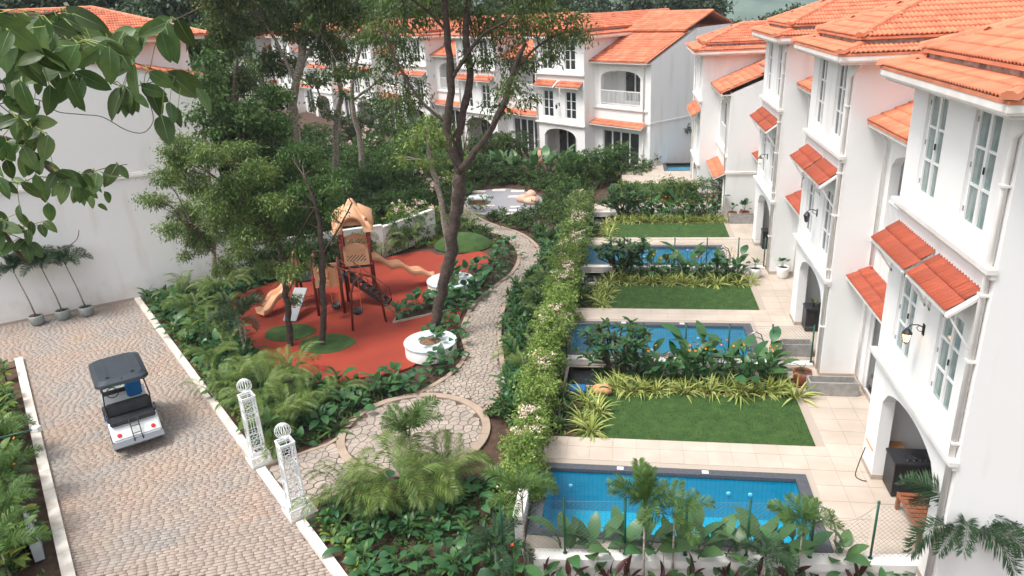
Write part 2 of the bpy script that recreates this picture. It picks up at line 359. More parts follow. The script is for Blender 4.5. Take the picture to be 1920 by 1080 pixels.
# white kerbs along the drive
def kerb(name, a, b, w, z1, mt='kerb', n=1, lab=None):
    mb = MB(); a, b = np.array(a), np.array(b); d = (b - a) / np.linalg.norm(b - a); nn = np.array([-d[1], d[0]]) * w / 2
    L = np.linalg.norm(b - a); seg = max(1, int(L / 1.0))
    par = tag(bpy.data.objects.new(name, None), kind='structure'); COL.objects.link(par)
    for i in range(seg):
        p, q = a + (b - a) * i / seg + d * .006, a + (b - a) * (i + 1) / seg - d * .006
        MB().prism([tuple(p + nn), tuple(p - nn), tuple(q - nn), tuple(q + nn)], G - .05, z1).build('kerb_stone', mt, par)
kerb('left_kerb', dr(.0, -.06), dr(24, -.06), .26, G + .13)
kerb('right_kerb', dr(-3.75, DW + .16), dr(12.45, DW + .16), .24, G + .12)
kerb('right_kerb_lower', dr(16.1, DW + .16), dr(24, DW + .16), .24, G + .12)
kerb('gate_threshold', dr(13.1, DW + .16), dr(15.4, DW + .16), .26, G + .034, 'ring')
# ---- crazy paving
def clip(poly, a, b):      # keep the part of poly nearer to a than b
    mx, my = (a[0] + b[0]) / 2, (a[1] + b[1]) / 2; nx, ny = b[0] - a[0], b[1] - a[1]; out = []
    for i in range(len(poly)):
        p, q = poly[i], poly[(i + 1) % len(poly)]; dp = (p[0] - mx) * nx + (p[1] - my) * ny; dq = (q[0] - mx) * nx + (q[1] - my) * ny
        if dp <= 0: out.append(p)
        if dp * dq < 0: t = dp / (dp - dq); out.append((p[0] + (q[0] - p[0]) * t, p[1] + (q[1] - p[1]) * t))
    return out
def nearest_on(P, x, y):
    best = None
    for i in range(len(P)):
        a, b = P[i], P[(i + 1) % len(P)]; dx, dy = b[0] - a[0], b[1] - a[1]; t = max(0, min(1, ((x - a[0]) * dx + (y - a[1]) * dy) / (dx * dx + dy * dy + 1e-12)))
        px, py = a[0] + dx * t, a[1] + dy * t; d = (px - x) ** 2 + (py - y) ** 2
        if best is None or d < best[0]: best = (d, px, py)
    return best[1], best[2]
def crazy(outline, sp, seed):
    rg = random.Random(seed); xs = [p[0] for p in outline]; ys = [p[1] for p in outline]; pts = []; grid = {}
    x = min(xs) - sp
    while x < max(xs) + sp:
        y = min(ys) - sp
        while y < max(ys) + sp:
            px, py = x + rg.uniform(-.46, .46) * sp, y + rg.uniform(-.46, .46) * sp
            if inpoly(px, py, outline) or math.dist(nearest_on(outline, px, py), (px, py)) < sp * .7:
                pts.append((px, py)); grid.setdefault((int(px // sp), int(py // sp)), []).append((px, py))
            y += sp
        x += sp
    cells = []
    for p in pts:
        if not inpoly(p[0], p[1], outline): continue
        poly = [(p[0] - sp * 1.3, p[1] - sp * 1.3), (p[0] + sp * 1.3, p[1] - sp * 1.3), (p[0] + sp * 1.3, p[1] + sp * 1.3), (p[0] - sp * 1.3, p[1] + sp * 1.3)]
        gi, gj = int(p[0] // sp), int(p[1] // sp)
        for i in range(gi - 2, gi + 3):
            for j in range(gj - 2, gj + 3):
                for q in grid.get((i, j), ()):
                    if q is not p and poly: poly = clip(poly, p, q)
        if len(poly) < 3: continue
        poly = [v if inpoly(v[0], v[1], outline) else nearest_on(outline, *v) for v in poly]
        cx = sum(v[0] for v in poly) / len(poly); cy = sum(v[1] for v in poly) / len(poly); out = []
        for v in poly:
            d = math.dist(v, (cx, cy)); k = max(.2, (d - .014) / d) if d > 1e-6 else 0
            out.append((cx + (v[0] - cx) * k, cy + (v[1] - cy) * k))
        ar = abs(sum(out[i][0] * out[(i + 1) % len(out)][1] - out[(i + 1) % len(out)][0] * out[i][1] for i in range(len(out)))) / 2
        if ar > .003: cells.append((cx, cy, out))
    return cells
def pave(parent, cells, nind, z0, h=.018):
    cells.sort(key=lambda c: (not pix_vis(c[0], c[1], G), c[0] ** 2 + c[1] ** 2)); rest = MB()
    for i, (cx, cy, poly) in enumerate(cells):
        hh = h + rng.uniform(-.004, .005); n = len(poly); mb = MB() if i < nind else rest
        ins = [(cx + (p[0] - cx) * .94, cy + (p[1] - cy) * .94) for p in poly]
        o = len(mb.v); mb.v += [(p[0], p[1], z0 - .01) for p in poly] + [(p[0], p[1], z0 + hh - .006) for p in poly] + [(p[0], p[1], z0 + hh) for p in ins]
        for k in range(n):
            k2 = (k + 1) % n; mb.f += [(o + k, o + k2, o + n + k2, o + n + k), (o + n + k, o + n + k2, o + 2 * n + k2, o + 2 * n + k)]
        mb.f.append(tuple(o + 2 * n + k for k in range(n)))
        if i < nind: mb.build('paving_stone', 'stone', parent)
    if rest.v: tag(rest.build('paving_stone', 'stone', parent), kind='stuff')
pathL = smooth_line([(-6.9, 19.95), (-6.3, 20.83), (-5.89, 21.88), (-5.81, 22.99), (-6.0, 23.68), (-6.32, 24.69), (-6.46, 25.9), (-6.40, 27.76), (-5.83, 29.88), (-5.40, 31.47), (-5.39, 33.52), (-5.95, 35.44), (-7.1, 37.3), (-8.6, 38.82), (-10.16, 41.28), (-11.41, 43.52)])
pathR = smooth_line([(-4.3, 18.9), (-3.92, 20.33), (-3.97, 21.15), (-4.2, 22.2), (-4.49, 23.62), (-4.72, 24.67), (-4.95, 26.68), (-4.90, 29.1), (-4.50, 30.99), (-4.2, 33.2), (-4.55, 35.3), (-5.8, 37.6), (-7.6, 39.34), (-9.08, 41.25), (-10.2, 43.49)])
CC = (-6.2, 17.83); CRD = 2.25
path = tag(thing('stone_path', None, None), kind='structure')
outl = pathL + pathR[::-1]
MB().prism(outl, G - .05, G).build('path_bed', 'mortar', path)
MB().prism([dr(13.1, DW + .2), dr(15.5, DW + .2), (-7.2, 15.0), (-4.6, 15.9), (-5.4, 17.6), (-7.2, 18.9), (-8.35, 17.5)], G - .05, G - .004).build('path_bed', 'mortar', path)
ring = [(CC[0] + (CRD - .24) * math.cos(a * PI / 32), CC[1] + (CRD - .24) * math.sin(a * PI / 32)) for a in range(64)]
MB().prism([(CC[0] + CRD * math.cos(a * PI / 32), CC[1] + CRD * math.sin(a * PI / 32)) for a in range(64)], G - .05, G + .002).build('circle_bed', 'mortar', path)
gate_out = [dr(13.15, DW + .30), dr(15.4, DW + .30), (-7.35, 15.02), (-6.5, 15.5), (-7.25, 15.95), (-8.0, 16.5), (-8.36, 17.2)]
cells = crazy(ring, .235, 4) + crazy(gate_out, .25, 8)
up = crazy(offset_line(pathL, -.17) + offset_line(pathR, .17)[::-1], .165, 6)
up = [c for c in up if math.dist((c[0], c[1]), CC) > CRD + .08]
pave(path, cells + up, 300, G + .004)
def border(parent, line, w, z1, mt='border', step=3, name='border_stone'):
    a = offset_line(line, 0); b = offset_line(line, w)
    for i in range(0, len(line) - 1, step):
        j = min(i + step, len(line) - 1)
        P = [a[k] for k in range(i, j + 1)] + [b[k] for k in range(j, i - 1, -1)]
        if math.dist(a[i], a[j]) > .02: MB().prism(P, G - .04, z1).build(name, mt, parent)
border(path, [p for p in pathL if math.dist(p, CC) > CRD], -.17, G + .035)
border(path, [p for p in pathR if math.dist(p, CC) > CRD], .17, G + .035)
circ = [(CC[0] + CRD * math.cos(a * PI / 36), CC[1] + CRD * math.sin(a * PI / 36)) for a in range(73)]
border(path, circ, .24, G + .04, step=3)
border(path, [dr(13.1, DW + .32), (-9.2, 16.3), (-8.5, 16.9), (-8.3, 17.25)], .12, G + .04, step=1)
border(path, [dr(15.45, DW + .32), (-7.4, 14.9), (-6.6, 15.4)], -.12, G + .04, step=1)
# ---- red rubber play surface
RUB = smooth_loop([(-17.1, 26.67), (-17.3, 27.87), (-16.93, 29.18), (-16.11, 30.23), (-14.86, 31.4), (-13.73, 32.3), (-12.13, 33.4), (-10.35, 34.5), (-9.55, 33.9), (-8.66, 33.74), (-7.72, 34.3), (-7.29, 34.3), (-6.6, 33.1), (-6.9, 31.9), (-6.95, 29.8), (-6.85, 27.6), (-6.66, 26.4), (-6.7, 25.2), (-7.1, 23.9), (-7.3, 22.9), (-7.4, 21.9), (-8.2, 21.25), (-9.23, 20.84), (-9.79, 20.33), (-11.22, 20.99), (-12.65, 21.7), (-14.34, 23.62), (-16.06, 25.5)], 4)
MB().prism(RUB, G - .05, G + .03).build('rubber_play_surface', 'rubber', None, kind='structure')
WEDGE = [(-9.2, 25.45), (-8.3, 26.05), (-6.95, 26.9), (-6.6, 27.6), (-6.4, 30.2), (-6.3, 33.2), (-6.95, 31.7), (-7.4, 29.4), (-8.3, 27.8), (-9.25, 26.3)]
MB().prism(WEDGE, G, G + .05).build('planting_bed', 'soil', None, kind='structure')
wd = MB()
for a, b in ((WEDGE[-1], WEDGE[0]), (WEDGE[0], WEDGE[1]), (WEDGE[1], WEDGE[2])): wd.bar((*a, G + .05), (*b, G + .05), .05, .12)
struct('bed_edging', wd, 'plinth')
for (x, y, rr) in ((-13.1, 24.4, 1.0), (-11.2, 23.5, 1.05)):
    pad = [(x + rr * math.cos(a * PI / 16) * (1 + .06 * math.sin(a)), y + rr * .8 * math.sin(a * PI / 16)) for a in range(32)]
    MB().prism(pad, G, G + .05).build('turf_patch', 'lawn', None, kind='structure')
mo = MB(); mo.lathe([(1.55, 0), (1.4, .18), (1.1, .38), (.7, .53), (.3, .6), (0.01, .62)], 28); mo.v = [(x * 1.0 - 8.55, y * .85 + 35.55, z + G) for x, y, z in mo.v]
mo.build('grass_mound', 'lawn', None, True, 'structure')
MB().prism(smooth_loop([(-9.8, 42.2), (-7.8, 41.0), (-6.0, 40.9), (-5.4, 42.5), (-5.6, 45.4), (-7.8, 47.6), (-9.8, 47.2), (-10.4, 44.8)], 4), G - .05, G + .01).build('gravel_court', 'pebble', None, kind='structure')
for k, (x, y, a, b) in enumerate([(-9.9, 46.9, .9, .5), (-8.6, 47.2, .9, .5), (-7.3, 46.9, .9, .5), (-9.6, 45.8, .7, .5), (-7.3, 45.4, .8, .5), (-6.9, 42.9, .6, .35), (-6.9, 42.1, .65, .35), (-7.0, 41.3, .7, .35), (-7.15, 40.6, .7, .35), (-8.6, 43.2, .8, .3)]):
    MB().box(x - a / 2, x + a / 2, y - b / 2, y + b / 2, G, G + .05).build('stepping_slab', 'kerb', None, kind='structure', bevel=.01)
# ---- terraces: deck, pool, lawn, beds for each villa
def terrace(k):
    y = PITCH * k
    far = k >= 3
    d = tag(thing('pool_deck', None, None), kind='structure')
    sl = MB()
    z1 = -.012
    rects = [(-2.19, 6.75, 12.95 + y, 16.99 + y), (4.80, 6.75, 16.99 + y, 21.45 + y)]
    hole = (-1.98, 4.06, 13.15 + y, 15.58 + y)
    for a, b, c, e in rect_holes(-2.19, 7.4, 12.93 + y, 21.5 + y, [hole, (-2.19, 4.80, 16.99 + y, 21.5 + y), (6.75, 7.4, 16.45 + y, 21.5 + y)]): sl.box(a, b, c, e, G - .04, z1)
    sl.build('deck_slab', 'grout', d)
    tw = .59
    cnt = 0
    X0, Y0 = -2.17, 12.95 + y
    i = 0
    while X0 + i * .6 < 7.3:
        j = 0
        while Y0 + j * .6 < 21.3 + y:
            a, c = X0 + i * .6, Y0 + j * .6; b, e = a + tw + .006, c + tw + .006
            b = min(b, 7.39); ok = True
            cx, cy = (a + b) / 2, (c + e) / 2
            if cx > 6.7 and cy > 16.4 + y: ok = False
            if cx < 4.8 and cy > 16.99 + y: ok = False
            if -2.2 < cx < 4.28 and 12.9 + y < cy < 15.73 + y: ok = False
            if ok:
                if cx > 4.28: a = max(a, 4.285)
                if cy > 15.73 + y and cx < 4.3: c = max(c, 15.735 + y)
                if cx < 4.8: e = min(e, 16.985 + y)
                if cy > 16.99 + y: a = max(a, 4.805)
                if b - a > .05 and e - c > .05: MB().box(a + .003, b - .003, c + .003, e - .003, -.02, rng.uniform(-.0015, .0)).build('deck_tile', 'deck', d)
            j += 1
        i += 1
    # pool
    p = thing('swimming_pool', ['nearest blue swimming pool, dark granite edge, in front of the first lawn', 'blue swimming pool half hidden behind the big plumeria shrub, second from the camera', 'blue swimming pool mostly hidden behind leafy orange-flowered plants, third from the camera', 'farther pool'][k], 'swimming pool', (-2.19, 13.0 + y, 0))
    w, h = 6.47, 2.73
    c = MB()
    for a, b, e, f in rect_holes(0, w, 0, h, [(.27, w - .27, .22, h - .22)]): c.box(a, b, e, f, -.1, .012)
    c.build('coping', 'coping', p)
    x0, x1, y0, y1, zb = .262, w - .262, .212, h - .212, -1.25
    bs = MB(); bs.add([(x0, y0, zb), (x1, y0, zb), (x1, y1, zb), (x0, y1, zb), (x0, y0, -.05), (x1, y0, -.05), (x1, y1, -.05), (x0, y1, -.05)], [(0, 1, 2, 3), (0, 4, 5, 1), (1, 5, 6, 2), (2, 6, 7, 3), (3, 7, 4, 0)])
    bs.box(x0 + .02, x0 + .9, y0 + .02, y0 + .7, zb + .01, -.75)
    bs.build('basin', 'pool', p)
    wa = MB().add([(x0 + .002, y0 + .002, -.075), (x1 - .002, y0 + .002, -.075), (x1 - .002, y1 - .002, -.075), (x0 + .002, y1 - .002, -.075)], [(0, 1, 2, 3)]); wa.build('water', 'water', p)
    for t in (.3, .62):
        MB().box(w * t, w * t + .16, h - .17, h - .05, .013, .02).build('skimmer_cover', 'pipe', p)
    for t in (.12, .28, .45, .72, .8): MB().lathe([(0.001, .03), (.04, .025), (.055, 0)], 14).build('pool_light', 'lampoff', p).matrix_local = Matrix.Translation((w * t, y1 - .01, -.5)) @ Matrix.Rotation(PI / 2, 4, 'X')
    hd = MB()
    for q in (0, .4):
        hd.tube([(w - .42, .35 + q, -.5), (w - .42, .35 + q, .25), (w - .34, .35 + q, .5), (w - .16, .35 + q, .6), (w + .02, .35 + q, .5), (w + .10, .35 + q, .25), (w + .1, .35 + q, .01)], .022, 8)
    hd.build('handrail', 'chrome', p, True)
    # lawn
    ln = MB().box(-1.35, 4.79, 16.99 + y, 19.45 + y, G - .04, .006)
    struct('lawn', ln, 'lawn')
    rgr = np.random.default_rng(k + 5); n = [16000, 8000, 4000, 2000][k]
    bx = rgr.uniform(-1.3, 4.77, n); by = rgr.uniform(17.0, 19.4, n) + y; an = rgr.uniform(0, PI, n); hh = rgr.uniform(.018, .04, n); lxx = rgr.normal(0, .012, (2, n)); ww = .006 + .002 * k
    V = np.stack([np.stack([bx - np.cos(an) * ww, by - np.sin(an) * ww, np.full(n, .005)], -1), np.stack([bx + np.cos(an) * ww, by + np.sin(an) * ww, np.full(n, .005)], -1), np.stack([bx + lxx[0], by + lxx[1], .005 + hh], -1)], 1)
    tag(link('grass', fast_mesh('grass', V, np.arange(3 * n).reshape(-1, 3)), None, 'grass'), kind='stuff')
    struct('flower_bed', MB().box(-2.1, 4.79, 19.46 + y, 21.48 + y, G - .05, G + .12).box(-1.1, 4.79, 19.455 + y, 19.9 + y, G, -.03), 'soil')
    struct('side_bed', MB().box(-2.1, -1.36, 16.99 + y, 19.45 + y, G - .05, -.03), 'soil')
M['lampoff'] = mat('white_pool_fitting', (.8, .85, .88), None, rough=.3)
for k in range(3): terrace(k)
# fourth garden: paving, lawn, small far pool
struct('far_paving', MB().prism([(-2.0, 39.8), (5.6, 39.8), (5.6, 41.4), (-2.0, 41.4)], G, -.02).prism([(-.5, 46.2), (5, 46.2), (5, 49.69), (-.5, 49.69)], G, -.02).prism([(-.6, 49.69), (2.29, 49.69), (2.29, 51.9), (-.2, 51.9)], G, -.02), 'deck')
struct('far_lawn', MB().box(-1.2, 3.9, 41.42, 46.18, G, -.01), 'lawn')
t = thing('swimming_pool', 'small bright blue pool far back beside the fourth villa', 'swimming pool', (2.3, 49.7, 0)); t.scale = (.9, .72, 1)
fp = MB()
for a, b, c, e in rect_holes(0, 3.2, 0, 3.6, [(.25, 3.0, .25, 3.4)]): fp.box(a, b, c, e, G, -.01)
fp.build('coping', 'coping', t); MB().add([(.25, .25, -.3), (3, .25, -.3), (3, 3.4, -.3), (.25, 3.4, -.3), (.25, .25, -.05), (3, .25, -.05), (3, 3.4, -.05), (.25, 3.4, -.05)], [(0, 1, 2, 3), (0, 4, 5, 1), (1, 5, 6, 2), (2, 6, 7, 3), (3, 7, 4, 0)]).build('basin', 'pool', t)
MB().add([(.255, .255, -.1), (2.995, .255, -.1), (2.995, 3.395, -.1), (.255, 3.395, -.1)], [(0, 1, 2, 3)]).build('water', 'water', t)
# water feature basins
for k in range(3):
    y = PITCH * k; t = thing('water_feature', ['sunken teal basin below the white wall, left of the plumeria shrub', 'small teal glass basin below the white wall beside the second lawn', 'teal glass basin beside the third lawn next to the hedge'][k], 'basin', (-1.35, 20.6 + y, G + .12))
    MB().add([(-.55, -.42, 0.), (.62, -.42, 0), (.62, .8, 0), (-.55, .8, 0), (-.55, -.42, .28), (.62, -.42, .28), (.62, .8, .28), (-.55, .8, .28)], [(0, 1, 2, 3), (0, 4, 5, 1), (1, 5, 6, 2), (2, 6, 7, 3), (3, 7, 4, 0)]).build('basin', 'basin', t)
    rim = MB()
    for a, b, c, e in rect_holes(-.65, .72, -.52, .86, [(-.55, .62, -.42, .8)]): rim.box(a, b, c, e, 0, .31)
    rim.build('rim', 'plinth' if k == 0 else 'trim', t)
    MB().add([(-.549, -.419, .22), (.619, -.419, .22), (.619, .799, .22), (-.549, .799, .22)], [(0, 1, 2, 3)]).build('water', 'water', t)
# front retaining walls (caps jointed) under the fences
def ret_wall(y0, y1, x0, x1, label, zt=.02, first=False):
    t = thing('retaining_wall', label, 'wall', (x0, y0, 0)); L = x1 - x0; sk = (y1 - y0) / L
    def seg(a, b, d0, d1, z0, z1, nm, mt):
        MB().prism([(a, a * sk + d0), (b, b * sk + d0), (b, b * sk + d1), (a, a * sk + d1)], z0, z1, True).build(nm, mt, t)
    seg(.02, L, .04, .30, G - .8, zt - .2, 'wall_body', 'wall')
    n = 6
    for i in range(n): seg(L * i / n + .006, L * (i + 1) / n - .006, 0, .33, zt - .2, zt - .0, 'cap_block', 'trim')
ret_wall(12.22, 12.78, -1.95, 6.2, 'white garden wall with pale cap below the nearest pool, green fence posts on it')
for k in (1, 2, 3): ret_wall(12.60 + PITCH * k, 12.60 + PITCH * k, -2.19, 5.72, ['', 'white retaining wall below the second pool, behind the plumeria shrub', 'white retaining wall below the third pool, behind orange flowers', 'white low wall below the vine-covered fence, farthest of the pool walls'][k], 0.02)
struct('front_deck_fill', MB().prism([(-2.19, 12.5), (6.1, 13.08), (6.1, 12.94), (-2.19, 12.93)][::-1], G, -.014).prism([(-2.19, 12.42), (5.9, 12.93), (-2.19, 12.94)], G, -.016), 'grout')
# ---------------------------------------------------------------- villas
TW, TH = .235, .345
def tile_template():
    prof = [(0, 0), (.03, .004), (.055, .03), (.085, .03), (.11, .004), (.145, .004), (.17, .03), (.2, .03), (.235, 0)]
    v = [(x, 0, z + .034) for x, z in prof] + [(x, TH + .03, z + .002) for x, z in prof] + [(x, 0, z - .0) for x, z in prof]
    n = len(prof); f = [(i, i + 1, n + i + 1, n + i) for i in range(n - 1)] + [(2 * n + i, 2 * n + i + 1, i + 1, i) for i in range(n - 1)]
    return v, f
tlv, tlf = tile_template(); tile_me = {}
for mk in ('tile', 'tile_awning'):
    tile_me[mk] = fast_mesh('roof_tile', tlv, tlf); tile_me[mk].materials.append(M[mk])
def tile_field(parent, O, U, Vv, poly, nind, mk='tile', budget=None, name='tile', Mw=None, jit=1.):
    """tiles on a plane: O origin, U unit along the eave, Vv unit up the slope, poly in (u,v)"""
    O, U, Vv = Vector(O), Vector(U).normalized(), Vector(Vv).normalized(); N = U.cross(Vv)
    if N.z < 0: N = -N
    us = [p[0] for p in poly]; vs = [p[1] for p in poly]; L = []
    v = min(vs); 
    while v < max(vs) - .02:
        u = min(us)
        while u < max(us) - .02:
            if inpoly(u + TW / 2, v + TH * .5, poly): L.append((u, v))
            u += TW
        v += TH
    if Mw is not None:
        L.sort(key=lambda q: ((Mw @ (O + U * q[0] + Vv * q[1])) - Vector((0, 0, 11))).length)
    B = Matrix((U, Vv, N)).transposed()
    ni = min(nind, len(L))
    for u, v in L[:ni]:
        o = link(name, tile_me[mk], parent); p = O + U * u + Vv * v + N * rng.uniform(0, .006) * jit
        o.matrix_local = Matrix.Translation(p) @ (B @ Matrix.Rotation(rng.uniform(-.012, .012) * jit, 3, 'Z')).to_4x4()
    R_ = L[ni:]
    if R_:
        tv = np.array(tlv); a = np.array(R_); Bn = np.array(B); jz = np.random.default_rng(len(R_)).uniform(0, .006, len(R_)) * jit
        loc = np.stack([a[:, 0:1] + tv[None, :, 0], a[:, 1:2] + tv[None, :, 1], tv[None, :, 2] + jz[:, None]], -1)
        V = loc @ Bn.T + np.array(O)
        F = (np.array(tlf)[None] + (np.arange(len(R_)) * len(tlv))[:, None, None]).reshape(-1, 4)
        tag(link(name, fast_mesh('tiles', V, F), parent, mk), kind='stuff')
    return ni
def underlay(mb, O, U, Vv, poly, dz=.0):
    O, U, Vv = Vector(O), Vector(U).normalized(), Vector(Vv).normalized()
    pts = [O + U * a + Vv * b for a, b in poly]; n = len(mb.v); mb.v += [tuple(p - Vector((0, 0, .01 - dz))) for p in pts] + [tuple(p - Vector((0, 0, .07))) for p in pts]; m = len(pts)
    mb.f += [tuple(range(n, n + m)), tuple(range(n + m, n + 2 * m))[::-1]] + [(n + i, n + (i + 1) % m, n + m + (i + 1) % m, n + m + i) for i in range(m)]
def ridge_line(parent, a, b, r=.12, step=.36, mt='ridge'):
    a, b = Vector(a), Vector(b); L = (b - a).length; n = max(1, round(L / step)); d = (b - a) / n
    for i in range(n):
        p, q = a + d * i, a + d * (i + 1.12); x = d.normalized().cross(Vector((0, 0, 1))).normalized(); z = x.cross(d.normalized())
        if z.z < 0: z = -z
        mb = MB(); s0, s1 = 1.12, .95
        prof = [(-1, -.42), (-.75, .22), (-.28, .5), (.28, .5), (.75, .22), (1, -.42)]
        vs = [tuple(p + x * (u * r * s0) + z * (w * r * s0)) for u, w in prof] + [tuple(q + x * (u * r * s1) + z * (w * r * s1)) for u, w in prof]
        fs = [(k, k + 1, k + 7, k + 6) for k in range(5)] + [tuple(range(6))[::-1], tuple(range(6, 12))]
        mb.add(vs, fs); mb.build('ridge_tile', mt, parent)
class VB:
    pass
def panel(mb, m, u0, u1, z0, z1, y0, y1, holes):
    for a, b, c, d in rect_holes(u0, u1, z0, z1, holes):
        x0, x1 = sorted((m * a, m * b)); mb.box(x0, x1, y0, y1, c, d)
def arch_fill(mb, m, u0, u1, zs, zc, zt, y0, y1, n=12):
    """spandrels over a segmental arch: springing zs at u0/u1, crown zc, filled up to zt"""
    cu = (u0 + u1) / 2; a = (u1 - u0) / 2
    for i in range(n):
        p, q = -1 + 2 * i / n, -1 + 2 * (i + 1) / n
        hp, hq = zs + (zc - zs) * math.sqrt(max(0, 1 - p * p)) ** 1.0, zs + (zc - zs) * math.sqrt(max(0, 1 - q * q))
        A, B = m * (cu + a * p), m * (cu + a * q)
        mb.add([(A, y0, hp), (B, y0, hq), (B, y0, zt), (A, y0, zt), (A, y1, hp), (B, y1, hq), (B, y1, zt), (A, y1, zt)], [(0, 1, 2, 3), (4, 7, 6, 5), (0, 4, 5, 1)])
def window(P, m, uc, w, z0, z1, y, glass, far=False, curtain=True, rows=3, name='window', cols=2, vis=True):
    f = MB(); x0, x1 = m * uc - w / 2, m * uc + w / 2; ft = .055
    if cols > 2: ft = .07
    f.box(x0, x1, y, y + .06, z0, z0 + ft); f.box(x0, x1, y, y + .06, z1 - ft, z1); f.box(x0, x0 + ft, y, y + .06, z0 + ft, z1 - ft); f.box(x1 - ft, x1, y, y + .06, z0 + ft, z1 - ft)
    cw = (w - 2 * ft) / cols; st = .045 if cols <= 2 else .05
    for i in range(1, cols): f.box(x0 + ft + cw * i - st, x0 + ft + cw * i + st, y - .012, y + .05, z0 + ft, z1 - ft)
    hh = (z1 - z0 - 2 * ft) / rows
    for j in range(1, rows):
        zz = z0 + ft + hh * j
        for i in range(cols):
            f.box(x0 + ft + cw * i + (st if i else 0), x0 + ft + cw * (i + 1) - (st if i < cols - 1 else 0), y + .004, y + .046, zz - .022, zz + .022)
    W_ = f.build(name, 'frame', P)
    for j in range(rows):
        for i in range(cols):
            a, b, c, d = x0 + ft + cw * i + (st if i else 0), x0 + ft + cw * (i + 1) - (st if i < cols - 1 else 0), z0 + ft + hh * j + (.022 if j else 0), z0 + ft + hh * (j + 1) - (.022 if j < rows - 1 else 0)
            key = (round(b - a, 3), round(d - c, 3), glass)
            if key not in PANES:
                PANES[key] = MB().box(0, key[0], 0, .012, 0, key[1]).mesh('pane'); PANES[key].materials.append(M[glass])
            o = link('pane', PANES[key], W_); o.location = (a, y + .03, c)
    if vis:
        hg = MB()
        for z in (z0 + .25, (z0 + z1) / 2, z1 - .25):
            hg.box(x0 + .002, x0 + .02, y - .02, y + .001, z - .045, z + .045); hg.box(x1 - .02, x1 - .002, y - .02, y + .001, z - .045, z + .045)
        hg.build('hinge', 'chrome', W_)
        MB().box(m * uc + .05, m * uc + .065, y - .04, y - .012, (z0 + z1) / 2 - .06, (z0 + z1) / 2 + .06).build('handle', 'black', W_)
    return W_
PANES = {}
def awning(P, u0, u1, z, y, proj=.52, drop=.36, nind=60, Mw=None, mk='tile_awning', brackets=True):
    x0, x1 = sorted((u0, u1)); sl = Vector((0, proj, drop)); n = sl.length
    fr = MB(); 
    A = underlay
    aw = MB(); underlay(aw, (x0, y - proj, z - drop), (1, 0, 0), (0, proj, drop), [(0, 0), (x1 - x0, 0), (x1 - x0, n), (0, n)])
    base = aw.build('awning', 'pipe', P)
    tile_field(base, (x0, y - proj, z - drop), (1, 0, 0), (0, proj, drop), [(0, 0), (x1 - x0, 0), (x1 - x0, n - .05), (0, n - .05)], nind, mk, Mw=Mw)
    if brackets:
        for x in (x0 + .04, x1 - .04):
            fr = MB(); fr.bar((x, y - proj - .02, z - drop - .06), (x, y, z - .05), .035); fr.bar((x, y - proj + .04, z - drop - .05), (x, y - .0, z - drop - .75), .03); fr.bar((x, y - .02, z - .05), (x, y - .02, z - drop - .75), .03)
            fr.build('bracket', 'pipe', base)
def lantern(name, label, loc, rz, lit=True, group=None):
    t = thing(name, label, 'wall lamp', loc, rz, group)      # local -y away from the wall
    MB().box(-.05, .05, -.02, 0, -.12, .12).build('wall_plate', 'black', t, bevel=.008)
    sc = MB().tube([(0, -.02, .05), (0, -.12, .1), (0, -.24, .1), (0, -.30, .04)], .012, 6).tube([(0, -.02, -.05), (0, -.1, -.03), (0, -.14, .04), (0, -.10, .08)], .008, 5); sc.build('arm', 'black', t, True)
    MB().lathe([(.001, .06), (.03, .03), (.055, -.01), (.10, -.07), (.105, -.085), (.001, -.085)], 8, (0, -.30, 0)).build('cap', 'black', t)
    MB().lathe([(.085, -.087), (.05, -.26)], 8, (0, -.30, 0)).build('glass', 'lampglass' if lit else 'glass_far', t)
    c = MB()
    for k in range(8):
        a = k * PI / 4; c.bar((math.cos(a) * .088, -.30 + math.sin(a) * .088, -.087), (math.cos(a) * .053, -.30 + math.sin(a) * .053, -.262), .01)
    c.lathe([(.06, -.26), (.055, -.28), (.02, -.30), (.001, -.33)], 8, (0, -.30, 0)); c.build('cage', 'black', t)
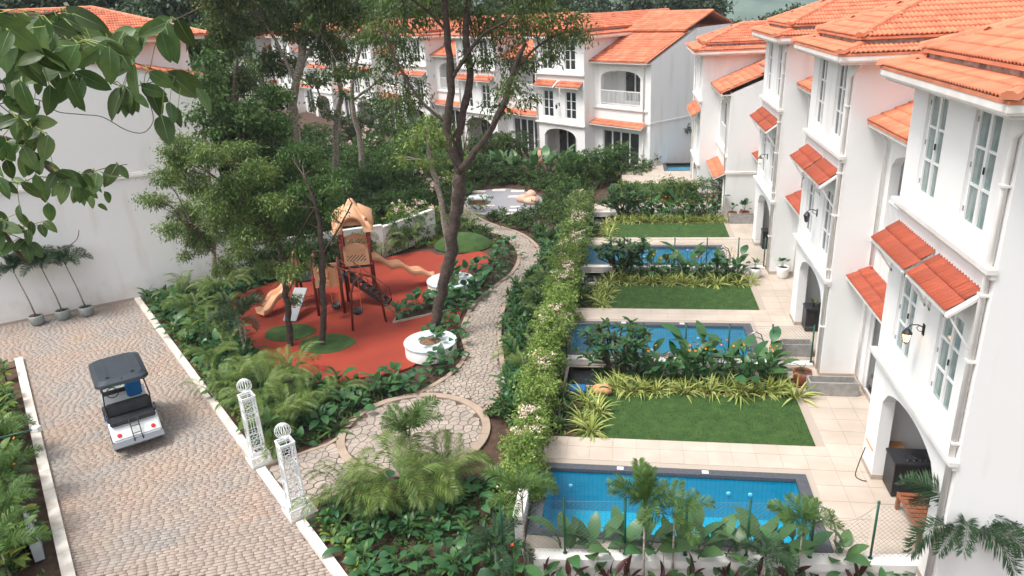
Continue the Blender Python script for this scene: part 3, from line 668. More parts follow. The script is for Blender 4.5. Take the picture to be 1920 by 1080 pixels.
def villa(loc, rz, m, label, det, end=False, sx=1., open_mid=True):
    """m=+1: bay on the viewer's right of the recess; m=-1 mirrored. u measured from the joint between bay and recess"""
    t = thing('villa', label, 'house', loc, rz); t.scale = (sx, 1, 1)
    bpy.context.view_layer.update(); Mw = Matrix.Translation(loc) @ Matrix.Rotation(rz, 4, 'Z') @ Matrix.Diagonal((sx, 1, 1, 1))
    near = det > 0; gl = 'glass_pale' if det == 2 else 'glass_far'
    BW, RW, D = 4.58, 4.35, 9.5
    wc1, wc2 = 1.25, 3.37; ww = .97
    cut = lambda zs, ze: [(wc1 - ww / 2, wc1 + ww / 2, zs, ze), (wc2 - ww / 2, wc2 + ww / 2, zs, ze)]
    wall = MB()
    au0, au1 = .78, 3.82
    holes = cut(7.0, 9.05) + cut(3.5, 5.45) + [(au0, au1, -.9, 2.7)]
    panel(wall, m, 0, BW, -.9, 9.4, 0, .28, holes)
    arch_fill(wall, m, au0, au1, 2.1, 2.68, 2.7, 0, .28)
    for a, b in ((0, .24), (BW - .24, BW)):
        x0, x1 = sorted((m * a, m * b)); wall.box(x0, x1, .28, D, -.9, 9.4)
    x0, x1 = sorted((m * .24, m * (BW - .24)))
    wall.box(x0, x1, .28, D, 9.2, 9.38); wall.box(x0, x1, D - .2, D, -.9, 9.2)
    wall.box(x0, x1, .28, 1.6, 2.72, 2.9)                      # porch ceiling
    panel(wall, m, .24, BW - .24, -.9, 2.72, 1.6, 1.75, [(.6, 4.0, -.02, 2.5)])
    # recess body
    RY = 1.0
    panel(wall, m, -RW, 0, -.9, 7.62, RY, RY + .25, [(-3.7, -.7, -.02, 2.85), (-3.75, -.55, 4.62, 7.0)])
    arch_fill(wall, m, -3.75, -.55, 6.55, 7.0, 7.02, RY + .003, RY + .247)
    for a, b in ((-RW, -RW + .2), (-.26, -.003)):
        x0, x1 = sorted((m * a, m * b)); wall.box(x0, x1, RY + .25, 5.0, -.9, 7.4)
    x0, x1 = sorted((m * (-RW + .2), m * (-.26))); wall.box(x0, x1, RY + .25, 5.0, 4.4, 4.58); wall.box(x0, x1, RY + .25, 2.9, 7.1, 7.3)
    panel(wall, m, -RW + .2, -.26, -.9, 8.3, 2.9, 3.1, [(-3.5, -1.0, 4.62, 6.9)])
    x0, x1 = sorted((m * -RW, m * -.26)); wall.box(x0, x1, 4.8, 5.0, 7.3, 9.38); wall.box(x0, x1, D - .2, D, -.9, 9.38)
    x0, x1 = sorted((m * -RW, m * (-RW + .2))); wall.box(x0, x1, 5.0, D, -.9, 9.38)
    if end:   # sloped end wall above the recess
        x0, x1 = sorted((m * (-RW - .22), m * -RW)); e = wall
        zs = lambda y: 7.55 + (y - RY + .1) * .42
        pts = [(RY - .02, -1.5), (D, -1.5), (D, 9.6), (5.6, zs(5.6)), (RY - .02, zs(RY - .02))]
        e.add([(x0, y, z) for y, z in pts] + [(x1, y, z) for y, z in pts], [tuple(range(5)), tuple(range(5, 10))[::-1]] + [(i, (i + 1) % 5, 5 + (i + 1) % 5, 5 + i) for i in range(5)])
        bx = MB().box(x0 - .05, x1 + .05, RY - .08, D, 3.55, 3.67); bx.build('belt_course', 'trim', t)
        if m * -RW < 0: MB().box(x0 - .06, x0, RY - .05, D, 3.9, 3.95)
    wall.build('wall', 'wall', t)
    # plinth
    pl = MB()
    for a, b, y in ((0, au0, -.012), (au1, BW, -.012)):
        x0, x1 = sorted((m * a, m * b)); pl.box(x0, x1, y, 0, -.02, .13)
    pl.box(*sorted((m * -RW, 0)), RY - .012, RY, -.02, .13)
    pl.box(*sorted((m * (BW + .0), m * (BW + .012))), 0, 3, -.02, .13)
    pl.box(*sorted((m * (au0 - .002), m * (au0 + .01))), 0, .28, -.02, .13)
    pl.build('plinth', 'plinth', t)
    # ledges
    for z, h in ((3.02, .09), (6.62, .09)):
        MB().box(*sorted((m * -.07, m * (BW + .04))), -.16, 0, z, z + h).box(*sorted((m * -.03, m * (BW + .02))), -.08, 0, z - .09, z).build('ledge', 'trim', t)
    MB().box(*sorted((m * -RW, m * -.0)), RY - .1, RY, 4.36, 4.45).build('ledge', 'trim', t)
    # windows
    for uc in (wc1, wc2):
        window(t, m, uc, ww, 7.0, 9.05, .07, gl, rows=3, vis=det == 2); window(t, m, uc, ww, 3.5, 5.45, .07, gl, rows=3, vis=det == 2)
    window(t, m, 2.3, 3.4, -.02, 2.5, 1.62, 'glass_far', rows=1, cols=4, name='folding_door', vis=False)
    window(t, m, -2.2, 3.0, -.02, 2.85, RY + .08, 'glass_far', rows=1, cols=4, name='folding_door', vis=False)
    window(t, m, -2.25, 2.5, 4.62, 6.9, 2.93, 'glass_far', rows=1, cols=3, name='balcony_door', vis=False)
    # railing
    rl = MB(); rl.box(*sorted((m * -3.75, m * -.55)), RY + .06, RY + .12, 5.58, 5.64); rl.box(*sorted((m * -3.75, m * -.55)), RY + .07, RY + .11, 4.70, 4.74)
    ra = rl.build('balcony_railing', 'frame', t)
    n = 30
    if near or end:
        for i in range(n):
            x = m * (-3.7 + 3.1 * i / (n - 1)); MB().box(x - .014, x + .014, RY + .075, RY + .105, 4.74, 5.58).build('baluster', 'frame', ra)
    else:
        bb = MB()
        for i in range(n):
            x = m * (-3.7 + 3.1 * i / (n - 1)); bb.box(x - .016, x + .016, RY + .075, RY + .105, 4.74, 5.58)
        tag(bb.build('baluster', 'frame', ra), kind='stuff')
    # awnings
    q = 20 if det == 2 else (20 if near else 0)
    awning(t, m * .12, m * 2.2, 6.2, 0, .50, .38, q, Mw, 'tile_awning' if m > 0 else 'tile'); awning(t, m * 2.36, m * 4.35, 6.2, 0, .50, .38, q, Mw, 'tile_awning' if m > 0 else 'tile')
    awning(t, m * -4.3, m * -.05, 3.58, RY, .62, .3, 40 if near else 0, Mw, 'tile_awning' if m > 0 else 'tile', False)
    # eaves: skirt round the bay, clerestory strip, hipped roof
    OV = .56; nt = {2: 110, 1: 90, 0: 0}[det]
    zE, zK = 9.41, 9.55
    fa = MB(); X0, X1 = sorted((m * -OV, m * (BW + OV)))
    fa.box(X0 + .03, X1 - .03, -OV + .03, D, 9.18, 9.22); fa.box(X0 + .01, X1 - .01, -OV + .01, -OV + .07, 9.221, 9.335); fa.box(X0 + .01, X0 + .07, -OV + .07, D, 9.221, 9.335); fa.box(X1 - .07, X1 - .01, -OV + .07, D, 9.221, 9.335)
    fa.box(X0 + .10, X1 - .10, -OV + .11, D, 9.12, 9.179)
    fa.build('cornice', 'trim', t)
    xa, xb = sorted((m * 0, m * BW)); xa -= 0; 
    rb = MB(); sk = OV + .10; rise = .14; sl = math.hypot(sk, rise); xo0, xo1 = xa - OV, xb + OV
    Wd = xo1 - xo0
    deck_polys = [((xo0, -OV, zE), (1, 0, 0), (0, sk, rise), [(0, 0), (Wd, 0), (Wd - sk, sl), (sk, sl)]),
                  ((xo0, D, zE), (0, -1, 0), (sk, 0, rise), [(0, 0), (D + OV, 0), (D + OV - sk, sl), (0, sl)]),
                  ((xo1, -OV, zE), (0, 1, 0), (-sk, 0, rise), [(0, 0), (D + OV, 0), (D + OV, sl), (sk, sl)])]
    roof = MB()
    for o_, u_, v_, p_ in deck_polys: underlay(roof, o_, u_, v_, p_)
    st = MB().box(xa + .10, xb - .10, .10, D, 9.5, 9.76); st.build('clerestory_strip', 'cement', t)
    e = .0; zu = 9.76; ux0, ux1 = xa - e, xb + e; hw = (ux1 - ux0) / 2; zr = 10.62; rh = zr - zu; sL = math.hypot(hw, rh)
    Dp = D + 2.5
    hips = [((ux0, -e, zu), (1, 0, 0), (0, hw, rh), [(0, 0), (2 * hw, 0), (hw, sL)]),
            ((ux0, Dp, zu), (0, -1, 0), (hw, 0, rh), [(0, 0), (Dp + e, 0), (Dp + e - hw, sL), (0, sL)]),
            ((ux1, -e, zu), (0, 1, 0), (-hw, 0, rh), [(0, 0), (Dp + e, 0), (Dp + e, sL), (hw, sL)])]
    for o_, u_, v_, p_ in hips: underlay(roof, o_, u_, v_, p_)
    # recess roof, and the main roof behind
    rs = Vector((0, 4.2, 1.75)); rl_ = rs.length; ra0, ra1 = sorted((m * (-RW - (.25 if end else 0)), m * -.02))
    rec = ((ra0, RY - .55, 7.66), (1, 0, 0), (0, 4.2, 1.75), [(0, 0), (ra1 - ra0, 0), (ra1 - ra0, rl_), (0, rl_)])
    underlay(roof, *rec)
    MB().box(ra0, ra1, RY - .52, RY - .44, 7.50, 7.64).box(ra0, ra1, RY - .44, RY, 7.5, 7.54).build('cornice', 'trim', t)
    bs = Vector((0, 2.8, 1.05)); ba0, ba1 = sorted((m * (-RW - .3), m * (.3)))
    back = [((ba0, 4.2, 9.46), (1, 0, 0), (0, 2.9, 1.1), [(0, 0), (ba1 - ba0, 0), (ba1 - ba0, 3.1), (0, 3.1)]), ((ba1, 10.0, 9.46), (-1, 0, 0), (0, -2.9, 1.1), [(0, 0), (ba1 - ba0, 0), (ba1 - ba0, 3.1), (0, 3.1)])]
    for b_ in back: underlay(roof, *b_)
    R_ = roof.build('roof', 'ridge', t)
    order = [(deck_polys[0], 60), (deck_polys[1] if m < 0 else deck_polys[2], 40), (hips[0], 60), (hips[1] if m < 0 else hips[2], 120), (deck_polys[2] if m < 0 else deck_polys[1], 0), (hips[2] if m < 0 else hips[1], 0), (rec, 20)]
    # right row: the side facing the camera is -Y i.e. local +x
    for (pl_, n_) in order: tile_field(R_, *pl_, n_ if near else 0, 'tile', Mw=Mw)
    for b_ in back: tile_field(R_, *b_, 0, 'tile')
    ridge_line(R_, (xo0 - .02, -OV - .02, zE + .06), (xo0 + sk, -OV + sk, zK + .06)); ridge_line(R_, (xo1 + .02, -OV - .02, zE + .06), (xo1 - sk, -OV + sk, zK + .06))
    ridge_line(R_, (ux0, -e, zu + .06), (ux0 + hw, -e + hw, zr + .05)); ridge_line(R_, (ux1, -e, zu + .06), (ux0 + hw, -e + hw, zr + .05)); ridge_line(R_, (ux0 + hw, hw, zr + .04), (ux0 + hw, Dp, zr + .04))
    ridge_line(R_, (ba0, 7.1, 10.6), (ba1, 7.1, 10.6))
    # downpipes
    x = m * (BW - .14)
    MB().tube([(x + m * .3, .25, 9.22), (x + m * .22, .1, 9.1), (x, -.07, 8.75), (x, -.07, .2 if m > 0 else -.2)], .055, 10).build('downpipe', 'pipe', t, True)
    for z in (8.0, 6.2, 5.0, 3.4, 1.6): MB().box(x - .075, x + .075, -.135, .0, z, z + .04).build('pipe_clip', 'pipe', t)
    x = m * (-RW + .28)
    MB().tube([(x, RY - .35, 7.48), (x, RY - .2, 7.3), (x, RY - .08, 7.1), (x, RY - .08, 3.7)], .045, 8).build('downpipe', 'pipe', t, True)
    MB().tube([(x, RY - .08, 3.2), (x, RY - .08, .1)], .045, 8).build('downpipe', 'pipe', t, True)
    return t
HP = -PI / 2
ord_lab = ['white three-storey villa nearest the camera at the right edge, with the closest orange tiled roof', 'white three-storey villa second from the camera, behind the second pool', 'white three-storey villa third from the camera, beside the third pool']
for k in (2, 1, 0):
    villa((5.75, 16.45 + PITCH * k, 0), HP, 1, ord_lab[k], 2 if k == 0 else 1)
villa((3.95, 43.0, -1.3), HP, -1, 'white villa with sloping tiled wing and blank side wall behind the third garden', 1, end=True)
FA = math.atan2(-.68, .73); dx, dy = .73, -.68
fl = ['white villa with arched balcony and plain right end wall, clearest of the far row', 'white villa behind the main dark-trunked tree, second from the right end of the far row', 'white villa of the far row third from its right end, behind the slender trunks', 'white villa of the far row behind pale mottled trunks, fourth from its right end', 'white villa of the far row fifth from its right end, mostly hidden by foliage']
fl += ['white villa of the far row just left of the tall pale trunk', 'white villa of the far row seen over the dark bushy tree', 'white villa at the leftmost end of the far row']
for k in range(8):
    villa((-3.25 - dx * 10.54 * k, 54.05 - dy * 10.54 * k, -.7), FA, -1, fl[k], 0, end=(k == 0), sx=1.18)
for k, (y, z) in enumerate(((14.15, 4.62), (14.15 + PITCH, 4.5), (14.15 + 2 * PITCH, 4.45))):
    lantern('wall_lantern', ['black wall lantern with lit bulb between the windows of the nearest villa', 'black wall lantern between the windows of the second villa', 'black wall lantern with lit bulb between the windows of the third villa'][k], (5.75, y, z), HP, k != 1)
c_, s_ = math.cos(FA), math.sin(FA)
lantern('wall_lantern', 'small black lantern between the middle windows of the clearest far villa', (-3.25 - 2.3 * 1.18 * c_, 54.05 - 2.3 * 1.18 * s_, 3.8), FA, False)
# left house: gable-end wall with belt, tiled verge and higher block behind
A0 = np.array([-26.16, 24.53]); EA = math.atan2(.59, .807)
lh = thing('end_house', 'big white windowless house wall with tiled roof at the left, behind the overhanging leaves', 'house', (A0[0], A0[1], G), EA)
wl_ = MB(); zt = lambda s: 9.35 + (9.75 - s) * .22
pts = [(-14, -.3), (9.75, -.3), (9.75, zt(9.75)), (-2, zt(-2)), (-14, zt(-2))]
wl_.add([(x, 0, z) for x, z in pts] + [(x, .3, z) for x, z in pts], [(0, 1, 2, 3, 4), (9, 8, 7, 6, 5)] + [(i, (i + 1) % 5, 5 + (i + 1) % 5, 5 + i) for i in range(5)])
wl_.box(9.45, 9.75, .3, 9, -.3, 9.3); wl_.box(-14, 9.7, 3.0, 3.3, 8.0, 11.0); wl_.box(9.4, 9.7, 3.3, 12, 5, 11.0)
wl_.build('wall', 'wall', lh)
MB().box(-14, 9.82, -.07, 0, 5.45, 5.56).box(-14, 9.79, -.04, 0, 5.56, 5.64).build('belt_course', 'trim', lh)
MB().box(-14, 9.76, -.012, 0, -.02, .12).build('plinth', 'plinth', lh)
cp = MB(); cp.bar((9.8, -.03, zt(9.8) - .04), (-2, -.03, zt(-2) - .04), .1, .12); cp.box(-14, 10.45, 2.3, 3.0, 10.82, 10.98); cp.build('cornice', 'trim', lh)
rf = MB(); dv = Vector((-1, 0, .2)).normalized(); U_ = Vector((0, 1, 0))
vg = ((9.95, -.12, zt(9.95) + .02), (0, 1, 0), (-1, 0, .22), [(0, 0), (3.3, 0), (3.3, 12), (0, 12)])
underlay(rf, *vg)
mr_ = ((-14, 2.2, 11.02), (1, 0, 0), (0, 4.4, 1.35), [(0, 0), (24.6, 0), (20.3, 4.6), (0, 4.6)]); underlay(rf, *mr_)
ms_ = ((10.6, 2.2, 11.02), (0, 1, 0), (-4.4, 0, 1.35), [(0, 0), (10, 0), (10, 4.6), (4.4, 4.6)]); underlay(rf, *ms_)
rR = rf.build('roof', 'ridge', lh); MwL = Matrix.Translation((A0[0], A0[1], G)) @ Matrix.Rotation(EA, 4, 'Z')
tile_field(rR, *mr_, 150, 'tile', Mw=MwL); tile_field(rR, *vg, 150, 'tile', Mw=MwL); tile_field(rR, *ms_, 0, 'tile')
ridge_line(rR, (10.6, 2.2, 11.08), (6.2, 6.6, 12.43)); ridge_line(rR, (6.2, 6.6, 12.43), (-14, 6.6, 12.43))
# ---- positions of crowns, trunks, twigs
MAIN_CROWN = [(-7.35,25.24,10.78,0.87),(-8.07,25.67,9.59,0.79),(-7.8,25.86,8.21,0.75),(-6.59,26.39,11.15,0.81),(-5.17,25.66,10.67,0.88),(-4.3,26.32,10.19,0.85),(-2.87,23.1,10.69,0.8),(-2.23,24.68,10.24,0.76),(-1.57,26.4,9.94,0.44),(-2.48,25.34,9.47,0.48),(-3.78,26.24,9.2,0.7),(-3.67,23.41,8.53,0.54),(-4.54,24.69,7.72,0.42),(-3.33,23.89,8.05,0.33),(-4.94,24.96,9.35,0.57),(-5.64,25.07,12.15,1.34),(-3.6,23.05,11.97,1.06),(-7.03,23.78,12.19,1.09),(-2.45,24.01,11.64,0.92),(-8.85,26.3,8.85,0.44),(-8.69,25.76,10.32,0.59),(-6.26,23.57,6.98,0.29),(-5.65,25.87,7.12,0.28),(-7.62,23.5,7.63,0.25),(-4.61,25.22,6.55,0.23)]
MAIN_TRUNK = [[(-7.35,24.6,-0.65,0.21),(-7.06,24.6,0.42,0.19),(-6.66,24.6,1.71,0.22),(-6.4,24.6,2.75,0.22),(-6.22,24.6,3.75,0.22),(-5.94,24.6,4.73,0.22),(-5.8,24.6,5.58,0.21)],[(-5.8,24.6,5.58,0.16),(-6.01,24.6,6.33,0.15),(-6.15,24.6,7.33,0.14),(-5.89,24.6,8.73,0.13),(-5.9,24.6,10.24,0.11),(-5.94,24.6,11.84,0.11)],[(-5.93,24.9,5.33,0.15),(-5.91,24.9,6.55,0.15),(-5.63,24.9,7.63,0.13),(-5.32,24.9,8.85,0.12),(-5.34,24.9,10.53,0.1),(-4.94,24.9,11.8,0.08)],[(-5.71,24.4,5.76,0.13),(-5.31,24.4,6.27,0.12),(-4.72,24.4,6.94,0.11),(-4.12,24.4,7.92,0.11),(-3.76,24.4,8.93,0.09),(-3.32,24.4,9.81,0.06)],[(-5.89,24.6,8.73,0.07),(-4.82,24.6,10.03,0.06),(-3.92,24.6,10.48,0.04),(-3.65,24.6,10.78,0.04)],[(-6.15,24.6,7.33,0.06),(-6.98,24.6,8.07,0.05),(-7.68,24.6,9.31,0.04),(-8.03,24.6,10.33,0.04)],[(-5.9,24.6,10.24,0.06),(-6.52,24.6,10.92,0.04),(-7.18,24.6,11.43,0.04)],[(-4.12,24.4,7.92,0.04),(-3.81,24.4,8.68,0.04),(-3.86,24.4,9.51,0.03)],[(-3.76,24.4,8.93,0.04),(-2.9,24.4,9.71,0.04),(-2.04,24.4,10.08,0.03)]]
COMP_TRUNK = [[(-7.71,29.5,-0.85,0.15),(-7.71,29.5,0.36,0.14),(-7.78,29.5,1.83,0.13),(-7.9,29.5,3.14,0.12),(-8.04,29.5,4.18,0.11),(-8.23,29.5,5.09,0.09),(-8.25,29.5,6.41,0.05)],[(-7.83,29.7,1.77,0.1),(-7.45,29.7,2.96,0.09),(-7.29,29.7,4.35,0.08)]]
COMP_CROWN = [(-8.17,29.25,6.56,0.58),(-8.83,29.0,5.97,0.53),(-7.92,30.74,5.86,0.52),(-8.35,29.42,5.11,0.45),(-6.99,29.43,5.08,0.36),(-9.88,30.96,4.82,0.33),(-7.59,30.74,4.12,0.33)]
BACK_TREES = [{'tr':[[(-18.13,38.0,-0.78,0.19),(-17.88,38.0,2.02,0.19),(-17.88,38.0,4.12,0.19),(-17.89,38.0,6.13,0.21),(-17.49,38.0,7.79,0.21),(-16.63,38.0,10.16,0.21),(-16.14,38.0,12.68,0.22)],[(-17.61,38.0,7.79,0.11),(-18.24,38.0,9.7,0.08),(-19.13,38.0,11.31,0.07),(-19.28,38.0,12.09,0.06)],[(-17.28,38.0,8.33,0.1),(-15.82,38.0,10.12,0.07),(-15.02,38.0,11.62,0.06)]],'cr':[(-20.3,37.16,10.61,1.19),(-19.8,39.85,11.04,1.37),(-16.98,38.16,10.56,1.23),(-15.64,38.71,9.29,1.07),(-14.92,36.82,11.0,1.13),(-19.26,39.76,8.67,1.03),(-22.35,38.76,9.42,1.01),(-23.98,39.87,7.83,0.85),(-21.55,39.57,7.77,1.03),(-13.56,37.2,10.81,0.85),(-18.0,37.44,12.76,1.72),(-14.89,36.66,12.58,1.68),(-20.2,36.58,12.38,1.4),(-14.26,36.26,8.24,0.56),(-16.13,37.21,7.82,0.57)]},{'tr':[[(-19.78,33.0,-1.53,0.16),(-19.36,33.0,1.34,0.14),(-18.65,33.0,3.78,0.13),(-18.46,33.0,5.85,0.12),(-18.39,33.0,7.6,0.1),(-17.92,33.0,9.26,0.07)]],'cr':[(-20.29,34.31,7.24,0.89),(-18.02,32.51,6.79,0.95),(-17.82,34.53,5.97,0.95),(-20.12,33.51,5.94,0.87),(-18.85,33.43,5.01,0.97),(-18.21,34.96,4.16,0.91),(-16.49,33.94,4.73,0.68),(-19.93,33.45,3.97,0.87),(-18.62,33.94,3.16,0.88),(-17.22,34.61,3.11,0.79),(-20.27,32.67,6.83,0.55),(-17.59,35.43,7.28,0.7),(-20.63,32.57,4.96,0.6)]},{'tr':[[(-18.09,42.0,-1.33,0.2),(-17.69,42.0,2.37,0.18),(-17.26,42.0,4.92,0.17),(-16.67,42.0,6.75,0.14),(-16.9,42.0,8.55,0.11),(-15.9,42.0,9.96,0.08)],[(-17.26,42.0,4.92,0.09),(-18.02,42.0,6.49,0.06),(-18.17,42.0,7.71,0.05)]],'cr':[(-16.45,42.5,9.67,0.91),(-15.79,42.69,7.86,0.65),(-17.66,41.04,6.3,0.5),(-14.88,42.58,9.6,0.85),(-16.26,41.73,6.62,0.45),(-14.81,42.16,6.37,0.52),(-17.09,41.02,5.68,0.38)]},{'tr':[[(-17.19,45.0,-1.49,0.2),(-17.03,45.0,2.07,0.18),(-17.09,45.0,3.78,0.16),(-17.25,45.0,5.78,0.15),(-16.67,45.0,8.01,0.11),(-15.65,45.0,10.13,0.1)],[(-17.25,45.0,5.78,0.08),(-14.97,45.0,7.31,0.07),(-14.32,45.0,8.54,0.05)]],'cr':[(-14.9,44.09,11.01,1.15),(-13.98,44.36,9.78,1.02),(-14.69,45.91,12.18,1.41),(-15.68,44.39,5.49,0.61),(-14.99,45.51,5.64,0.7),(-15.47,45.86,3.94,0.56),(-14.13,45.88,4.91,0.56)]},{'tr':[[(-28.47,46.0,0.98,0.2),(-27.36,46.0,5.62,0.17),(-26.56,46.0,8.97,0.13),(-26.08,46.0,10.88,0.1)]],'cr':[(-26.78,46.53,10.25,1.07),(-27.03,46.56,8.28,1.14),(-28.27,47.07,6.56,1.01),(-26.37,47.83,11.17,1.17),(-24.93,45.82,9.24,1.05),(-28.47,47.75,4.7,1.1),(-30.0,47.89,3.61,0.95),(-27.03,48.08,6.76,1.03)]},{'tr':[[(-23.89,44.0,-1.89,0.19),(-23.18,44.0,2.39,0.16),(-22.67,44.0,5.75,0.13),(-22.38,44.0,8.31,0.1)]],'cr':[(-22.93,43.61,8.05,0.93),(-23.38,46.34,6.14,0.99),(-21.49,43.77,4.76,0.94),(-23.74,44.52,4.37,1.02),(-22.31,45.33,2.1,0.97),(-26.33,46.25,3.44,0.99),(-20.79,44.52,1.19,0.89),(-20.49,46.27,1.87,0.78),(-24.91,45.14,1.84,0.97)]},{'tr':[[(-18.45,28.5,0.17,0.11),(-17.92,28.5,3.15,0.09),(-17.66,28.5,5.48,0.07),(-17.37,28.5,7.68,0.05),(-16.94,28.5,9.14,0.04)]],'cr':[(-16.64,28.27,9.56,0.43),(-17.13,28.28,8.75,0.48),(-16.7,28.11,8.13,0.47),(-17.42,27.99,7.43,0.51),(-17.05,28.08,6.76,0.47),(-18.07,28.73,6.23,0.35),(-16.98,29.1,8.88,0.4)]}]
BRIGHT_TREES = [{'tr':[[(-12.58,23.3,-0.74,0.12),(-12.46,23.3,0.47,0.11),(-12.37,23.3,1.75,0.11),(-12.33,23.3,2.57,0.1),(-12.36,23.3,3.58,0.08),(-12.98,23.3,4.57,0.05),(-13.64,23.3,5.34,0.03)],[(-12.33,23.3,2.57,0.05),(-11.52,23.3,3.78,0.03),(-10.77,23.3,4.74,0.03)],[(-12.36,23.3,3.58,0.05),(-14.16,23.3,3.79,0.03),(-15.52,23.3,4.19,0.03)]],'cr':[(-14.91,22.42,7.12,0.48),(-13.59,22.06,6.9,0.51),(-14.15,25.06,6.41,0.54),(-16.36,23.61,5.88,0.47),(-15.02,23.2,5.67,0.57),(-13.42,22.66,5.69,0.55),(-17.03,23.8,4.96,0.36),(-16.48,24.54,4.25,0.56),(-14.4,23.36,4.27,0.57),(-12.92,23.25,4.77,0.53),(-15.55,22.08,4.36,0.34),(-16.26,24.83,2.99,0.49),(-13.19,22.0,3.62,0.4),(-12.62,23.48,3.72,0.47),(-13.02,24.58,5.61,0.49),(-11.55,22.32,2.73,0.38),(-13.47,24.24,2.23,0.33),(-12.98,24.94,0.65,0.27),(-17.62,23.92,5.04,0.18),(-16.89,24.42,2.59,0.22),(-13.86,22.24,5.24,0.58),(-15.4,23.29,6.51,0.53),(-13.0,22.38,4.07,0.51),(-15.43,24.6,2.09,0.41),(-11.88,22.84,5.06,0.52),(-12.72,23.35,6.07,0.54),(-16.66,25.1,3.45,0.5)]},{'tr':[[(-11.37,23.4,-0.76,0.13),(-11.15,23.4,0.45,0.12),(-10.97,23.4,1.72,0.11),(-10.83,23.4,2.95,0.1),(-10.74,23.4,3.94,0.09),(-10.79,23.4,4.9,0.06),(-11.03,23.4,5.85,0.04)],[(-10.83,23.4,2.95,0.05),(-9.92,23.4,4.13,0.03),(-9.43,23.4,4.89,0.03)]],'cr':[(-12.09,24.85,6.32,0.42),(-11.4,25.14,5.65,0.5),(-11.55,23.89,5.17,0.51),(-10.62,23.97,4.94,0.44),(-12.42,24.55,4.21,0.53),(-11.19,23.95,3.77,0.4),(-10.3,23.5,4.49,0.25),(-9.89,23.77,5.37,0.22),(-11.54,23.15,3.23,0.35),(-11.06,23.7,2.64,0.25),(-11.73,25.17,6.24,0.5),(-10.59,25.1,5.45,0.38),(-10.91,24.3,5.25,0.48),(-11.8,24.0,3.96,0.48)]}]
TOPLINE = [(-48.29,51.35,13.24,2.36),(-43.76,50.36,13.44,2.31),(-42.6,53.09,13.32,2.44),(-39.15,53.13,13.07,2.44),(-37.27,55.47,13.05,2.55),(-31.74,51.45,12.58,2.36),(-35.21,61.14,12.13,2.34),(-55.25,96.1,11.46,2.21),(-50.31,95.78,12.54,2.93),(-47.4,100.66,12.69,2.7),(-34.05,101.04,11.69,2.32),(-30.62,104.45,11.63,2.4),(-11.18,95.82,11.23,2.2),(-6.3,91.12,10.54,1.95),(-3.47,97.94,10.53,2.25),(-0.19,93.08,10.57,2.28),(3.11,90.76,9.97,2.08),(6.11,87.18,10.13,2.27),(7.94,87.78,8.12,1.48),(8.52,84.6,7.38,0.91),(10.1,86.32,7.08,0.79),(10.91,82.05,7.53,0.75),(12.87,86.19,6.86,0.92),(13.41,83.0,7.59,0.76),(15.45,88.69,7.53,0.95),(17.03,89.85,7.92,0.83),(19.07,93.27,8.59,0.64),(-38.26,100.59,12.57,2.31),(-22.4,101.19,11.44,2.32),(-17.09,99.39,11.51,2.28),(-44.05,100.58,14.19,3.08)]
TWIGS = [[(-2.04,2.2,11.06,0.01),(-1.95,2.31,11.04,0.01),(-1.88,2.39,11.05,0.0),(-1.87,2.42,11.0,0.0),(-1.82,2.48,10.96,0.0),(-1.76,2.55,10.97,0.0),(-1.67,2.64,11.0,0.0),(-1.57,2.72,11.05,0.0)],[(-1.92,2.03,10.89,0.01),(-1.84,2.14,10.93,0.0),(-1.78,2.21,10.94,0.0),(-1.74,2.27,10.96,0.0),(-1.69,2.33,10.93,0.0),(-1.67,2.37,10.88,0.0),(-1.61,2.43,10.84,0.0),(-1.56,2.49,10.8,0.0),(-1.53,2.52,10.76,0.0)],[(-2.12,2.26,10.97,0.0),(-2.05,2.35,10.97,0.0),(-2.01,2.41,10.88,0.0),(-1.97,2.46,10.84,0.0),(-1.91,2.53,10.81,0.0),(-1.87,2.59,10.78,0.0),(-1.8,2.66,10.79,0.0),(-1.73,2.73,10.82,0.0)],[(-2.28,2.38,10.75,0.0),(-2.19,2.48,10.76,0.0),(-2.17,2.53,10.73,0.0),(-2.16,2.56,10.7,0.0),(-2.11,2.62,10.68,0.0),(-2.07,2.68,10.66,0.0),(-2.02,2.73,10.6,0.0),(-1.98,2.78,10.58,0.0),(-1.96,2.83,10.62,0.0),(-1.97,2.85,10.68,0.0)],[(-2.36,2.42,10.64,0.01),(-2.31,2.49,10.6,0.01),(-2.28,2.54,10.52,0.01),(-2.25,2.57,10.46,0.01),(-2.2,2.63,10.44,0.0),(-2.14,2.72,10.45,0.0),(-2.09,2.78,10.45,0.0)],[(-2.51,2.52,10.47,0.01),(-2.46,2.59,10.42,0.0),(-2.42,2.66,10.43,0.0),(-2.38,2.72,10.4,0.0),(-2.33,2.77,10.36,0.0),(-2.31,2.82,10.37,0.0)],[(-2.52,2.47,10.3,0.01),(-2.5,2.5,10.23,0.01),(-2.49,2.52,10.15,0.01),(-2.47,2.54,10.1,0.01)],[(-2.59,2.53,10.26,0.0),(-2.52,2.61,10.17,0.0),(-2.46,2.67,10.1,0.0),(-2.41,2.75,10.12,0.0),(-2.41,2.79,10.16,0.0)],[(-1.73,2.07,11.04,0.0),(-1.72,2.11,10.99,0.0),(-1.7,2.15,10.95,0.0)],[(-2.2,2.31,10.79,0.0),(-2.17,2.36,10.71,0.0),(-2.15,2.4,10.66,0.0),(-2.13,2.44,10.64,0.0)],[(-1.75,1.92,11.05,0.0),(-1.73,1.97,10.98,0.0),(-1.7,2.02,10.93,0.0)]]
